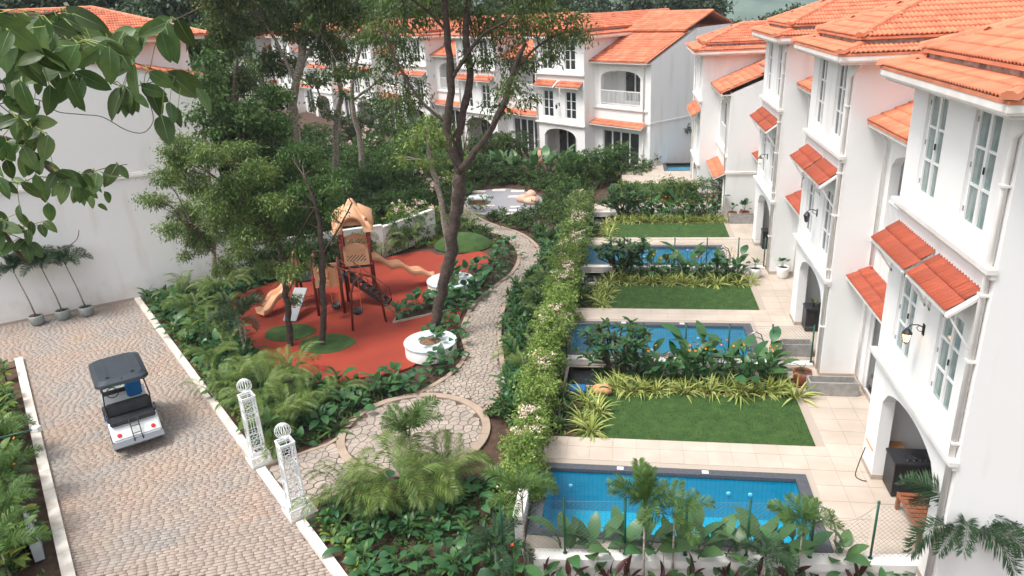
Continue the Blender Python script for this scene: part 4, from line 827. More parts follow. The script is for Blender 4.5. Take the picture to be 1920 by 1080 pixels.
LEAVES = [(-1.61,2.51,10.99,0.023,-0.004,-0.153),(-1.84,2.36,11.02,-0.031,-0.005,-0.091),(-1.7,2.63,10.99,0.02,-0.011,-0.135),(-1.72,2.44,10.98,-0.067,-0.037,-0.116),(-1.81,2.27,11.03,0.053,0.092,-0.083),(-1.99,2.19,11.06,0.044,0.058,-0.064),(-1.83,2.51,10.96,-0.081,-0.026,-0.079),(-1.62,2.54,11.0,0.024,-0.003,-0.083),(-1.76,2.44,10.97,0.023,0.01,-0.09),(-1.85,2.3,11.04,-0.066,-0.013,-0.141),(-2.08,2.32,11.06,0.032,0.037,-0.153),(-1.88,2.51,10.99,0.032,0.071,-0.079),(-1.81,2.56,10.98,-0.057,-0.063,-0.072),(-1.76,2.26,11.04,0.107,0.034,-0.063),(-1.78,2.32,11.0,-0.011,-0.035,-0.095),(-1.94,2.43,11.05,0.021,0.064,-0.107),(-2.08,2.25,11.06,0.095,0.018,-0.047),(-1.85,2.35,11.04,-0.095,-0.032,-0.081),(-1.68,2.56,10.99,0.099,0.077,-0.077),(-1.85,2.51,10.96,-0.087,-0.072,-0.054),(-1.64,2.61,11.01,-0.122,-0.039,-0.061),(-1.9,2.29,11.04,-0.08,-0.064,-0.112),(-1.93,2.1,11.06,0.045,0.075,-0.11),(-1.96,2.33,11.05,-0.066,-0.008,-0.059),(-1.56,2.45,11.0,-0.117,-0.046,-0.048),(-1.89,2.16,11.05,0.052,0.058,-0.04),(-1.67,2.49,10.98,-0.028,-0.035,-0.071),(-1.67,2.49,10.98,0.081,0.099,-0.053),(-1.7,2.39,10.96,0.019,0.062,-0.057),(-1.61,2.58,11.01,0.048,-0.015,-0.134),(-1.69,2.46,10.98,-0.11,-0.03,-0.044),(-2.05,2.37,11.05,0.082,0.097,-0.073),(-1.91,2.39,11.05,0.126,0.08,-0.052),(-1.53,2.46,11.01,0.024,0.047,-0.115),(-1.76,2.61,10.99,-0.058,-0.073,-0.138),(-1.98,2.4,11.05,0.065,0.051,-0.034),(-1.6,2.28,10.88,0.012,-0.043,-0.135),(-1.72,2.23,10.95,0.126,0.042,-0.049),(-1.75,2.28,10.95,-0.029,-0.045,-0.062),(-1.88,2.14,10.92,-0.038,-0.064,-0.087),(-1.59,2.15,10.95,0.064,0.032,-0.052),(-1.57,2.3,10.85,0.052,0.06,-0.067),(-1.63,2.09,10.95,-0.057,-0.101,-0.023),(-1.6,2.45,10.83,0.098,0.08,-0.072),(-1.58,2.15,10.94,-0.011,-0.027,-0.136),(-2.01,2.13,10.88,-0.049,-0.092,-0.049),(-1.61,2.46,10.84,0.102,0.019,-0.113),(-1.78,2.19,10.94,0.05,0.021,-0.058),(-1.67,2.14,10.95,-0.045,-0.083,-0.021),(-1.64,2.28,10.91,-0.062,-0.051,-0.055),(-1.73,2.11,10.94,-0.101,-0.06,-0.037),(-1.65,2.36,10.89,-0.033,-0.076,-0.021),(-1.65,2.32,10.89,-0.094,-0.028,-0.073),(-1.77,2.0,10.93,0.071,0.011,-0.109),(-1.55,2.16,10.91,0.04,-0.014,-0.063),(-1.71,2.23,10.96,0.02,-0.028,-0.09),(-1.61,2.14,10.95,0.077,0.057,-0.064),(-1.69,2.17,10.95,0.092,0.06,-0.071),(-1.68,2.25,10.94,-0.021,0.027,-0.105),(-1.83,1.93,10.9,-0.067,-0.058,-0.052),(-1.43,2.33,10.79,0.031,0.009,-0.104),(-1.6,2.13,10.94,-0.087,-0.072,-0.066),(-1.54,2.19,10.89,-0.087,-0.043,-0.049),(-1.92,2.27,10.9,-0.049,-0.082,-0.072),(-1.78,2.46,10.79,0.005,-0.056,-0.118),(-2.01,2.47,10.86,-0.022,-0.02,-0.131),(-1.69,2.42,10.79,0.054,0.065,-0.039),(-2.08,2.4,10.94,0.05,0.073,-0.034),(-1.86,2.32,10.86,0.071,0.107,-0.087),(-1.88,2.35,10.85,-0.072,-0.068,-0.112),(-2.08,2.26,10.98,-0.062,-0.105,-0.04),(-1.83,2.62,10.79,0.066,0.078,-0.104),(-1.72,2.49,10.8,0.027,0.015,-0.151),(-2.06,2.37,10.96,-0.005,0.01,-0.102),(-1.79,2.45,10.79,0.022,-0.02,-0.114),(-1.83,2.51,10.79,0.034,0.02,-0.114),(-1.84,2.33,10.84,-0.041,-0.046,-0.117),(-1.76,2.69,10.81,0.06,0.078,-0.039),(-1.75,2.4,10.8,0.011,-0.035,-0.083),(-1.77,2.42,10.79,-0.05,-0.01,-0.107),(-1.74,2.4,10.8,-0.044,-0.077,-0.13),(-2.06,2.49,10.88,-0.122,-0.112,-0.051),(-2.2,2.38,10.96,-0.064,-0.012,-0.103),(-2.19,2.4,10.96,-0.124,-0.079,-0.033),(-2.05,2.44,10.88,0.01,0.01,-0.112),(-2.06,2.51,10.87,-0.054,-0.076,-0.019),(-1.81,2.52,10.77,0.049,0.014,-0.079),(-2.02,2.3,10.96,0.055,-0.019,-0.138),(-1.91,2.32,10.86,-0.128,-0.072,-0.039),(-2.32,2.45,10.61,0.081,0.01,-0.027),(-2.18,2.6,10.44,-0.011,-0.029,-0.121),(-2.38,2.57,10.58,-0.045,-0.067,-0.055),(-2.36,2.61,10.5,0.096,0.031,-0.071),(-2.27,2.58,10.45,0.043,0.059,-0.058),(-2.25,2.33,10.66,-0.002,0.018,-0.119),(-2.13,2.42,10.5,0.069,0.01,-0.039),(-2.17,2.48,10.49,0.044,0.075,-0.065),(-2.12,2.76,10.45,0.031,0.015,-0.069),(-2.2,2.62,10.44,0.072,-0.001,-0.078),(-2.22,2.6,10.45,0.063,0.013,-0.028),(-2.15,2.4,10.55,0.006,-0.029,-0.06),(-2.22,2.55,10.47,0.081,0.066,-0.072),(-2.13,2.57,10.46,0.016,0.024,-0.073),(-2.08,2.6,10.46,0.077,0.045,-0.046),(-2.25,2.36,10.64,-0.007,-0.037,-0.068),(-2.21,2.4,10.6,0.045,-0.01,-0.107),(-2.4,2.53,10.61,0.02,-0.008,-0.11),(-2.26,2.48,10.57,-0.036,-0.034,-0.115),(-2.15,2.66,10.45,-0.057,-0.038,-0.023),(-2.12,2.63,10.45,0.008,-0.062,-0.095),(-2.07,2.7,10.47,-0.063,-0.037,-0.104),(-2.3,2.4,10.62,0.019,0.024,-0.09),(-2.13,2.47,10.46,0.069,0.001,-0.039),(-2.15,2.46,10.49,-0.05,-0.018,-0.076),(-2.21,2.45,10.57,0.004,-0.017,-0.101),(-2.21,2.68,10.4,0.053,0.008,-0.056),(-2.29,2.75,10.37,0.033,0.026,-0.077),(-2.51,2.62,10.43,0.065,0.01,-0.029),(-2.24,2.68,10.39,-0.013,-0.073,-0.078),(-2.41,2.45,10.48,0.059,-0.024,-0.103),(-2.41,2.5,10.45,-0.024,-0.09,-0.011),(-2.19,2.63,10.41,-0.03,-0.058,-0.079),(-2.43,2.61,10.42,0.071,0.043,-0.052),(-2.48,2.74,10.4,0.025,-0.045,-0.108),(-2.31,2.53,10.47,0.007,0.034,-0.104),(-2.25,2.61,10.42,-0.024,-0.032,-0.103),(-2.36,2.73,10.39,-0.067,-0.047,-0.063),(-2.43,2.5,10.45,0.039,0.018,-0.065),(-2.44,2.67,10.42,-0.004,-0.018,-0.082),(-2.27,2.71,10.37,-0.063,-0.026,-0.051),(-2.27,2.7,10.39,0.011,0.033,-0.112),(-2.37,2.51,10.44,0.032,0.069,-0.092),(-2.34,2.76,10.38,0.014,-0.016,-0.116),(-1.79,2.16,11.02,0.013,-0.037,-0.067),(-1.66,2.03,11.01,0.034,0.071,-0.037),(-1.76,2.11,11.03,-0.045,-0.029,-0.076),(-1.74,2.16,10.97,0.045,0.024,-0.12),(-1.65,2.02,10.99,0.001,-0.034,-0.064),(-1.63,1.97,11.01,-0.02,0.016,-0.122),(-1.58,2.01,10.95,-0.062,-0.015,-0.1),(-1.65,2.01,10.98,-0.038,-0.045,-0.063),(-1.81,2.18,11.02,0.016,0.062,-0.117),(-1.72,2.06,11.03,-0.01,0.023,-0.103),(-2.09,2.37,10.66,-0.066,-0.027,-0.034),(-2.03,2.33,10.65,-0.027,-0.032,-0.102),(-2.07,2.36,10.65,-0.016,-0.064,-0.035),(-2.16,2.42,10.65,-0.085,-0.032,-0.05),(-2.2,2.47,10.66,-0.0,-0.064,-0.109),(-2.14,2.27,10.76,-0.074,-0.065,-0.036),(-2.2,2.43,10.68,0.002,-0.038,-0.066),(-2.18,2.39,10.71,-0.004,-0.04,-0.105),(-2.12,2.3,10.73,-0.004,0.007,-0.081),(-2.07,2.26,10.72,-0.071,-0.073,-0.029),(-2.24,2.46,10.69,0.029,0.016,-0.087),(-2.06,2.29,10.69,-0.025,-0.017,-0.059),(-2.07,2.26,10.72,-0.005,0.028,-0.068),(-2.22,2.44,10.7,-0.061,-0.088,-0.027),(-2.14,2.38,10.67,-0.006,-0.024,-0.082),(-2.09,2.33,10.68,-0.029,-0.091,-0.07),(-1.67,1.92,10.97,-0.061,-0.045,-0.017),(-1.66,1.82,11.04,0.08,0.064,-0.036),(-1.72,1.94,11.0,-0.027,-0.033,-0.133),(-1.82,2.02,11.05,-0.004,-0.019,-0.096),(-1.6,1.9,10.93,-0.083,-0.04,-0.02),(-1.67,1.92,10.96,0.097,0.036,-0.088),(-1.8,2.0,11.03,-0.049,-0.026,-0.091),(-1.74,1.95,11.01,-0.049,-0.1,-0.04),(-1.66,1.92,10.95,0.079,0.067,-0.082),(-1.63,1.84,10.99,-0.073,-0.04,-0.033),(-1.8,1.99,11.04,-0.06,-0.01,-0.056),(-1.62,1.9,10.95,0.019,0.042,-0.066),(-1.73,2.03,10.95,-0.076,-0.039,-0.064),(-1.74,1.92,11.03,-0.004,-0.048,-0.077),(-1.76,2.0,10.99,0.049,-0.018,-0.074),(-1.72,1.98,10.95,0.02,0.007,-0.089),(-1.68,1.88,11.02,0.077,0.049,-0.093),(-1.75,1.96,11.04,-0.059,-0.028,-0.058),(-1.73,1.98,10.97,-0.02,0.015,-0.091),(-1.63,1.84,11.0,-0.013,-0.067,-0.079),(-1.62,2.39,10.7,0.031,-0.035,-0.122),(-1.59,2.41,10.74,0.012,-0.039,-0.086),(-1.57,2.42,10.72,-0.011,0.012,-0.087),(-1.82,2.2,10.46,0.01,-0.019,-0.05),(-1.8,2.2,10.43,0.008,0.034,-0.037),(-1.78,2.22,10.47,-0.003,0.022,-0.059),(-1.93,2.16,10.85,0.009,0.009,-0.147),(-1.88,2.21,11.04,0.07,0.033,-0.162),(-1.86,2.23,11.03,0.069,0.01,-0.177),(-1.83,2.25,10.84,0.024,0.014,-0.128),(-1.87,2.21,10.83,-0.027,-0.019,-0.122),(-1.58,2.43,10.97,-0.005,0.021,-0.114),(-1.82,2.26,11.0,0.099,0.093,-0.058),(-2.2,2.42,10.57,0.07,0.009,-0.054),(-2.19,2.46,10.78,-0.054,-0.034,-0.041),(-2.22,2.43,10.83,0.005,0.061,-0.069),(-2.18,2.46,10.74,-0.03,-0.046,-0.036),(-2.16,2.48,10.73,-0.096,-0.033,-0.041),(-2.28,2.34,10.57,0.033,-0.025,-0.081),(-2.18,2.47,10.78,-0.002,-0.018,-0.069),(-2.19,2.44,10.65,0.022,0.058,-0.052),(-2.2,2.42,10.57,-0.027,-0.022,-0.094),(-2.26,2.36,10.56,-0.014,0.017,-0.083),(-2.27,2.37,10.62,-0.011,-0.007,-0.085),(-2.24,2.42,10.8,-0.007,-0.055,-0.048),(-2.26,2.39,10.73,0.029,-0.044,-0.078),(-2.18,2.47,10.86,-0.017,-0.065,-0.068),(-2.24,2.42,10.86,-0.049,-0.059,-0.069),(-2.24,2.42,10.83,0.079,0.06,-0.016),(-2.17,2.47,10.7,-0.02,-0.059,-0.048),(-2.26,2.39,10.71,-0.049,-0.08,-0.048),(-2.19,2.44,10.68,0.101,0.043,-0.013),(-2.21,2.45,10.79,-0.064,-0.034,-0.012),(-2.21,2.45,10.85,0.008,-0.036,-0.1),(-2.22,2.44,10.8,-0.017,0.016,-0.074),(-2.24,2.41,10.78,0.027,0.057,-0.086),(-2.15,2.5,10.83,-0.018,-0.017,-0.071),(-2.19,2.47,10.85,-0.013,-0.068,-0.078),(-2.23,2.43,10.83,-0.036,-0.061,-0.019),(-2.49,2.5,10.29,0.011,-0.059,-0.064),(-2.4,2.58,10.25,0.037,-0.033,-0.059),(-2.47,2.51,10.27,0.044,0.039,-0.081),(-2.47,2.5,10.2,-0.032,-0.058,-0.051),(-2.37,2.62,10.33,-0.023,0.012,-0.097),(-2.5,2.49,10.28,0.091,0.012,-0.061),(-2.43,2.54,10.24,0.022,-0.042,-0.074),(-2.42,2.56,10.27,-0.013,-0.008,-0.08),(-2.51,2.47,10.27,0.02,-0.018,-0.105),(-2.44,2.53,10.2,-0.02,-0.071,-0.038),(-2.45,2.55,10.31,0.003,0.039,-0.088),(-2.44,2.52,10.19,0.017,-0.02,-0.095),(-2.51,2.5,10.33,0.009,0.039,-0.084),(-2.49,2.5,10.3,-0.017,-0.053,-0.086),(-2.49,2.48,10.21,-0.059,-0.063,-0.045),(-2.39,2.59,10.26,0.066,-0.007,-0.055),(-2.45,2.56,10.34,0.017,-0.028,-0.092),(-2.43,2.53,10.19,0.027,0.021,-0.086)]
# ---------------------------------------------------------------- vegetation builders
def ry_(v, ax): return v
def leaf_cloud(name, mt, parent, blobs, size, per, seed, clump=.28, droop=.55, aspect=.38, kind='stuff', fill=.75):
    """leaves grouped into many small sprays spread through the crown's lobes; blobs = (x,y,z,r)"""
    rg = np.random.default_rng(seed); P = []; NR = []
    for (x, y, z, r) in blobs:
        nc = max(4, int(per * (r / .8) ** 2)); 
        d = rg.normal(size=(nc, 3)); d /= np.linalg.norm(d, axis=1)[:, None]; rad = r * rg.uniform(.15, 1.12, nc) ** .55
        c = np.array([x, y, z]) + d * rad[:, None] * np.array([1, 1, fill])
        nl = rg.integers(10, 26, nc)
        for i in range(nc):
            cr = clump * rg.uniform(.6, 1.3)
            P.append(c[i] + rg.normal(size=(nl[i], 3)) * np.array([cr, cr, cr * .45]) * .6); out = np.tile(d[i], (nl[i], 1)); NR.append(out)
    P = np.concatenate(P); O = np.concatenate(NR); n = len(P)
    D = O * .6 + rg.normal(size=(n, 3)) * .8; D[:, 2] -= droop; D /= np.linalg.norm(D, axis=1)[:, None]
    U = rg.normal(size=(n, 3)) * .6 + np.array([0, 0, 1.]); X = np.cross(D, U); X /= np.linalg.norm(X, axis=1)[:, None] + 1e-9; N = np.cross(X, D)
    L = (size * rg.uniform(.6, 1.3, n))[:, None]; Wd = L * aspect / 2
    V = np.stack([P, P + D * L * .45 - X * Wd + N * L * .06, P + D * L, P + D * L * .45 + X * Wd + N * L * .06], 1).reshape(-1, 3)
    o = link(name, fast_mesh(name, V, np.arange(4 * n).reshape(-1, 4)), parent, mt)
    if kind: o['kind'] = kind
    return o
def tree(name, label, cat, trunks, crown, mt, bark, size, per, seed, group=None, clump=.28, droop=.55, aspect=.38, base=None, twigs=True, kname='crown'):
    b = base or trunks[0][0][:3]
    t = thing(name, label, cat, (b[0], b[1], b[2]), 0, group); bo = np.array(b[:3]); rg = random.Random(seed)
    for i, tr in enumerate(trunks):
        mb = MB(); pts = [(p[0] - bo[0], p[1] - bo[1], p[2] - bo[2]) for p in tr]; rad = [p[3] for p in tr]
        sp = smooth_line([(*p, r) for p, r in zip(pts, rad)], 4)
        sp = [(p[0] + rg.uniform(-.3, .3) * p[3], p[1] + rg.uniform(-.3, .3) * p[3], p[2], p[3] * rg.uniform(.92, 1.08)) for p in sp]
        if i == 0: sp[0] = (*sp[0][:3], sp[0][3] * 1.35)
        mb.tube([p[:3] for p in sp], [p[3] for p in sp], 10); mb.build('trunk' if i == 0 else 'branch', bark, t, True)
    if twigs:
        ends = [tr[k][:3] for tr in trunks for k in range(len(tr) // 2, len(tr))]
        tw = MB()
        for (x, y, z, r) in crown:
            e = min(ends, key=lambda q: math.dist(q, (x, y, z))); a = Vector(e) - Vector(bo); c = Vector((x, y, z)) - Vector(bo)
            mid = (a + c) / 2 + Vector((rg.uniform(-.2, .2), rg.uniform(-.2, .2), rg.uniform(0, .3))) * r; rr = .012 + .012 * r
            tw.tube([a, mid, c], [rr * 1.4, rr, rr * .5], 5, False)
            for _ in range(3):
                e2 = c + Vector((rg.gauss(0, 1), rg.gauss(0, 1), rg.gauss(0, .6))) * r * .6; tw.tube([mid, (mid + e2) / 2 + Vector((0, 0, .05)), e2], [rr * .6, rr * .45, rr * .2], 4, False)
        tag(tw.build('twigs', bark, t, True), kind='stuff')
    leaf_cloud(kname, mt, t, [(x - bo[0], y - bo[1], z - bo[2], r) for x, y, z, r in crown], size, per, seed, clump, droop, aspect)
    return t
def leaf_mesh(name, L, Wd, curl=.25, n=6, fold=.15, petiole=0., tipw=.0, wave=0., mt=None, widest=.45, pr=.006, rib=0):
    """one leaf: petiole then a curved blade with a midrib fold; grows along +y, up +z"""
    v, f = [], []; 
    for i in range(n + 1):
        t = i / n; w = Wd / 2 * (math.sin(PI * min(1, t ** (math.log(.5) / math.log(widest)))) ** .75 if 0 < t < 1 else tipw)
        y = petiole + L * t * (1 - curl * .25 * t); z = petiole * .5 + L * (.18 * t - curl * t * t)
        wz = wave * math.sin(t * 17) * Wd
        v += [(-w, y, z + w * fold + wz), (0, y, z), (w, y, z + w * fold - wz)]
        if i: o = (i - 1) * 3; f += [(o, o + 1, o + 4, o + 3), (o + 1, o + 2, o + 5, o + 4)]
    if petiole:
        o = len(v); v += [(-pr, 0, 0), (pr, 0, 0), (pr, petiole + L * .1, petiole * .5), (-pr, petiole + L * .1, petiole * .5), (0, 0, pr * 2), (0, petiole + L * .1, petiole * .5 + pr * 2)]
        f += [(o, o + 1, o + 2, o + 3), (o, o + 4, o + 5, o + 3), (o + 1, o + 2, o + 5, o + 4)]
    nb = len(f)
    if rib:
        for i in range(n):
            o = len(v)
            for sg in (1, -1):
                pass
            a, b = v[i * 3 + 1], v[i * 3 + 4]; w0, w1 = rib * (1 - i / n), rib * (1 - (i + 1) / n)
            v += [(a[0] - w0, a[1], a[2] + w0 * .8), (a[0] + w0, a[1], a[2] + w0 * .8), (b[0] + w1, b[1], b[2] + w1 * .8), (b[0] - w1, b[1], b[2] + w1 * .8)]; f.append((o, o + 1, o + 2, o + 3))
            v += [(a[0] - w0, a[1], a[2] - w0 * .5), (a[0] + w0, a[1], a[2] - w0 * .5), (b[0] + w1, b[1], b[2] - w1 * .5), (b[0] - w1, b[1], b[2] - w1 * .5)]; f.append((o + 4, o + 5, o + 6, o + 7))
    me = bpy.data.meshes.new(name); me.from_pydata(v, [], f); me.polygons.foreach_set('use_smooth', [True] * len(f)); me.update()
    if rib: me.materials.append(M[mt]); me.materials.append(M['vein']); me.polygons.foreach_set('material_index', [0] * nb + [1] * (len(f) - nb)); return me
    if mt: me.materials.append(M[mt])
    return me
def frond_mesh(name, L, n, ll, lw, mt, arch=.5, up=.9, droop=.6, plume=0., seed=1):
    """palm frond along +y: arching rachis with two (or bushy) rows of narrow leaflets"""
    rg = random.Random(seed); v, f = [], []; pts = []
    for i in range(13):
        t = i / 12; pts.append(Vector((0, L * t * (1 - .18 * t), L * (up * t - arch * 1.4 * t * t))))
    def at(t):
        k = min(11, int(t * 12)); a = t * 12 - k; return pts[k].lerp(pts[k + 1], a), (pts[k + 1] - pts[k]).normalized()
    for i in range(12):
        o = len(v); r0, r1 = .012 * (1 - i / 13), .012 * (1 - (i + 1) / 13)
        for p, r in ((pts[i], r0), (pts[i + 1], r1)): v += [tuple(p + Vector((-r, 0, 0))), tuple(p + Vector((r, 0, 0))), tuple(p + Vector((0, 0, -r)))]
        f += [(o, o + 1, o + 4, o + 3), (o + 1, o + 2, o + 5, o + 4), (o + 2, o, o + 3, o + 5)]
    for i in range(n):
        t = .16 + .84 * (i + .5) / n; p, d = at(t); k = math.sin(PI * (.12 + .80 * (t - .1) / .9)) ** .6
        for s in (-1, 1):
            q = Vector((s * 1.0, .75 + .5 * t, 0)) ; q = q.normalized()
            el = rg.uniform(-1, 1) * plume + .25
            dirv = (Vector((s, 0, 0)) * .85 + d * (.55 + .45 * t) + Vector((0, 0, el))).normalized()
            Lq = ll * k * rg.uniform(.85, 1.1); w = lw * rg.uniform(.8, 1.1)
            a = p; b = p + dirv * Lq * .55 + Vector((0, 0, -.05 * Lq)); c = p + dirv * Lq * .95 + Vector((0, 0, -droop * Lq * .55))
            wv = d * w / 2; o = len(v)
            v += [tuple(a), tuple(b - wv), tuple(b + wv), tuple(c)]; f += [(o, o + 1, o + 3, o + 2)]
    n4 = [q for q in f]
    me = bpy.data.meshes.new(name); me.from_pydata(v, [], n4); me.update(); me.materials.append(M[mt]); return me
FR = {'areca': [frond_mesh('frond', 1.5, 40, .52, .024, 'lf_palm', .55, .95, .7, .05, s) for s in (1, 2)],
      'fox': [frond_mesh('frond', 1.35, 110, .32, .027, 'lf_palmdark', .62, .85, .25, 1.1, s) for s in (3, 4)],
      'foxg': [frond_mesh('frond', 1.3, 110, .34, .025, 'lf_mid', .5, .95, .3, .9, s) for s in (5, 6)]}
def palm(name, label, loc, kind, stems, nf, h, sc=1., seed=0, group=None, rad=.05, tilt=None, stemmat='bark_pale', ang0=None, lean=(0, 0), up=.0):
    t = thing(name, label, 'palm', loc, 0, group); rg = random.Random(seed)
    for s in range(stems):
        a = rg.uniform(0, 2 * PI); sx, sy = (math.cos(a) * .16, math.sin(a) * .16) if stems > 1 else (0, 0); hh = h * (rg.uniform(.55, 1.1) if stems > 1 else 1)
        top = Vector((sx * 2.2 + lean[0], sy * 2.2 + lean[1], hh))
        MB().tube([(sx, sy, 0), (sx * 1.3 + lean[0] * .3, sy * 1.3 + lean[1] * .3, hh * .4), tuple(top)], [rad, rad * .8, rad * .55], 7).build('stem', stemmat, t, True)
        m = max(3, nf // stems)
        for k in range(m):
            o = link('frond', rg.choice(FR[kind]), t)
            az = rg.uniform(-.3, .3) + 2 * PI * k / m + a + (ang0 or 0); el = rg.uniform(-.35, .35) + up + (.35 if k % 3 == 0 else 0); q = sc * rg.uniform(.8, 1.12)
            o.matrix_local = Matrix.Translation(top) @ Matrix.Rotation(az, 4, 'Z') @ Matrix.Rotation(el, 4, 'X') @ Matrix.Rotation(rg.uniform(-.3, .3), 4, 'Y') @ Matrix.Diagonal((q, q, q, 1))
    return t
LM = {
 'phil': [leaf_mesh('leaf', .34, .22, .35, 5, .18, .26, mt='lf_broad', widest=.35), leaf_mesh('leaf', .40, .24, .5, 5, .12, .32, mt='lf_broad', widest=.35)],
 'bop': [leaf_mesh('leaf', .62, .26, .30, 6, .12, .40, .0, .01, 'lf_bop', .45, .012), leaf_mesh('leaf', .70, .30, .45, 6, .08, .48, .0, .015, 'lf_bop', .45, .012)],
 'bopt': [leaf_mesh('leaf', .66, .28, .32, 6, .12, .95, .0, .01, 'lf_bop', .45, .013), leaf_mesh('leaf', .72, .32, .42, 6, .08, 1.15, .0, .012, 'lf_broad', .45, .014), leaf_mesh('leaf', .6, .25, .5, 6, .1, .7, .0, .012, 'lf_bop', .45, .013)],
 'canna': [leaf_mesh('leaf', .42, .19, .28, 5, .2, .14, mt='lf_bop', widest=.45), leaf_mesh('leaf', .36, .17, .45, 5, .15, .12, mt='lf_broad', widest=.45)],
 'cannared': [leaf_mesh('leaf', .34, .11, .2, 5, .3, .08, mt='lf_red', widest=.4)],
 'strap': [leaf_mesh('leaf', .46, .045, .55, 5, .25, .0, mt='lf_mid', widest=.4), leaf_mesh('leaf', .5, .05, .8, 5, .2, .0, mt='lf_dark', widest=.4)],
 'spider': [leaf_mesh('leaf', .36, .028, .62, 5, .3, .0, mt='lf_var', widest=.35), leaf_mesh('leaf', .40, .030, .9, 5, .3, .0, mt='lf_var', widest=.35), leaf_mesh('leaf', .33, .026, .3, 4, .3, .0, mt='lf_yel', widest=.35)],
 'lance': [leaf_mesh('leaf', .24, .075, .35, 4, .2, .05, mt='lf_mid', widest=.4), leaf_mesh('leaf', .26, .08, .5, 4, .2, .05, mt='lf_broad', widest=.4)],
 'yellow': [leaf_mesh('leaf', .24, .11, .35, 4, .2, .05, mt='lf_yel', widest=.45), leaf_mesh('leaf', .26, .12, .4, 4, .2, .05, mt='lf_lime', widest=.45), leaf_mesh('leaf', .24, .11, .3, 4, .2, .05, mt='lf_mid', widest=.45)],
 'plum': [leaf_mesh('leaf', .27, .075, .3, 4, .25, .03, mt='lf_dark', widest=.5), leaf_mesh('leaf', .25, .07, .45, 4, .25, .03, mt='lf_broad', widest=.5)],
}
def leafy(name, label, loc, kind, n, sc=1., seed=0, group=None, h=.0, spread=.08, elo=-.1, ehi=1.25, cat='plant', flower=None, nfl=0, stemmat='lf_mid', proto=False):
    """a plant of n separate leaves; every leaf is a part"""
    t = thing(name, label, cat, loc, 0, group); rg = random.Random(seed)
    if h > 0:
        MB().tube([(0, 0, -.02), (rg.uniform(-.03, .03), rg.uniform(-.03, .03), h * .5), (0, 0, h)], [.02 * sc, .016 * sc, .012 * sc], 6).build('stem', stemmat, t, True)
    for k in range(n):
        o = link('leaf', rg.choice(LM[kind]), t); q = sc * rg.uniform(.7, 1.15); az = k * 2.399 + rg.uniform(-.4, .4); e = elo + (ehi - elo) * (1 - (k + .5) / n) if False else rg.uniform(elo, ehi)
        z = h * (.15 + .85 * (k + .5) / n) if h > 0 else rg.uniform(0, .04); sp = spread * rg.uniform(0, 1)
        o.matrix_local = Matrix.Translation((-math.sin(az) * sp, math.cos(az) * sp, z)) @ Matrix.Rotation(az, 4, 'Z') @ Matrix.Rotation(e, 4, 'X') @ Matrix.Rotation(rg.uniform(-.35, .35), 4, 'Y') @ Matrix.Diagonal((q, q, q, 1))
    for k in range(nfl):
        az = rg.uniform(0, 2 * PI); r_ = rg.uniform(.05, .28) * sc; zz = (h if h else .3) + rg.uniform(.25, .6) * sc
        fm = MB().tube([(0, 0, .1), (math.cos(az) * r_, math.sin(az) * r_, zz)], .006, 4)
        fo = fm.build('flower_stalk', 'lf_mid', t)
        pt = MB(); c = Vector((math.cos(az) * r_, math.sin(az) * r_, zz))
        for j in range(5):
            a = j * 1.257; d = Vector((math.cos(a) * .045, math.sin(a) * .045, rg.uniform(.02, .07))); s_ = Vector((-math.sin(a), math.cos(a), 0)) * .014
            pt.add([tuple(c), tuple(c + d * .6 - s_), tuple(c + d), tuple(c + d * .6 + s_)], [(0, 1, 2, 3)])
        pt.build('petals', flower, fo)
    return t
def place(protos, pts, label, group, rg, smin=.8, smax=1.2):
    first = set()
    for (x, y, z) in pts:
        p = rg.choice(protos)
        if id(p) not in first:
            first.add(id(p)); p.location = (x, y, z); p['label'] = label; p['group'] = group; s_ = rg.uniform(smin, smax); p.scale = (s_,) * 3; PL.append(p); continue
        s_ = rg.uniform(smin, smax); PL.append(copy_tree(p, (x, y, z), rg.uniform(0, 2 * PI), label, None, s_)); PL[-1]['group'] = group
    for p in protos:
        if id(p) not in first:
            for c in list(p.children_recursive): bpy.data.objects.remove(c)
            bpy.data.objects.remove(p)
PL = []
def scatter(poly, sp, seed, z, keep=None, excl=()):
    rg = random.Random(seed); xs = [p[0] for p in poly]; ys = [p[1] for p in poly]; out = []; x = min(xs)
    while x < max(xs):
        y = min(ys)
        while y < max(ys):
            px, py = x + rg.uniform(-.4, .4) * sp, y + rg.uniform(-.4, .4) * sp
            if inpoly(px, py, poly) and not any(inpoly(px, py, e) for e in excl) and pix_vis(px, py, z + .3): out.append((px, py, z))
            y += sp
        x += sp
    return out
# ---------------------------------------------------------------- big trees
tree('tree', 'tall tree with dark forked trunk and airy crown, leaning out of the round white planter', 'tree', MAIN_TRUNK, MAIN_CROWN, 'lf_main', 'bark', .17, 62, 11, clump=.34, droop=.9, aspect=.30)
tree('tree', 'thin mottled tree rising behind the dark forked trunk, from the second white ring', 'tree', COMP_TRUNK, COMP_CROWN, 'lf_lime', 'bark_pale', .15, 60, 12, clump=.3, droop=1.)
bl0 = ['dark dense tree between the windowless house and the far villas','dark leafy tree low behind the tall pale-trunked one', 'slim leafy tree overlapping the right edge of the big windowless house wall']
bl = ['tall pale-trunked tree with dark dense crown, left of the far white villas', 'dark bushy tree just right of the big windowless house wall', 'slender pale-trunked tree in front of the far villas, between two other pale trunks', 'slender tree with rightmost pale trunk of the three before the far villas'] + bl0
for i, d in enumerate(BACK_TREES): tree('tree', bl[i], 'tree', d['tr'], d['cr'], ['lf_main', 'lf_mid', 'lf_mid', 'lf_mid', 'lf_dark', 'lf_mid', 'lf_mid'][i], 'bark_pale' if i != 1 else 'bark', .22, [60, 105, 34, 30, 80, 34, 60][i], 20 + i, clump=.42, droop=.6, aspect=.42)
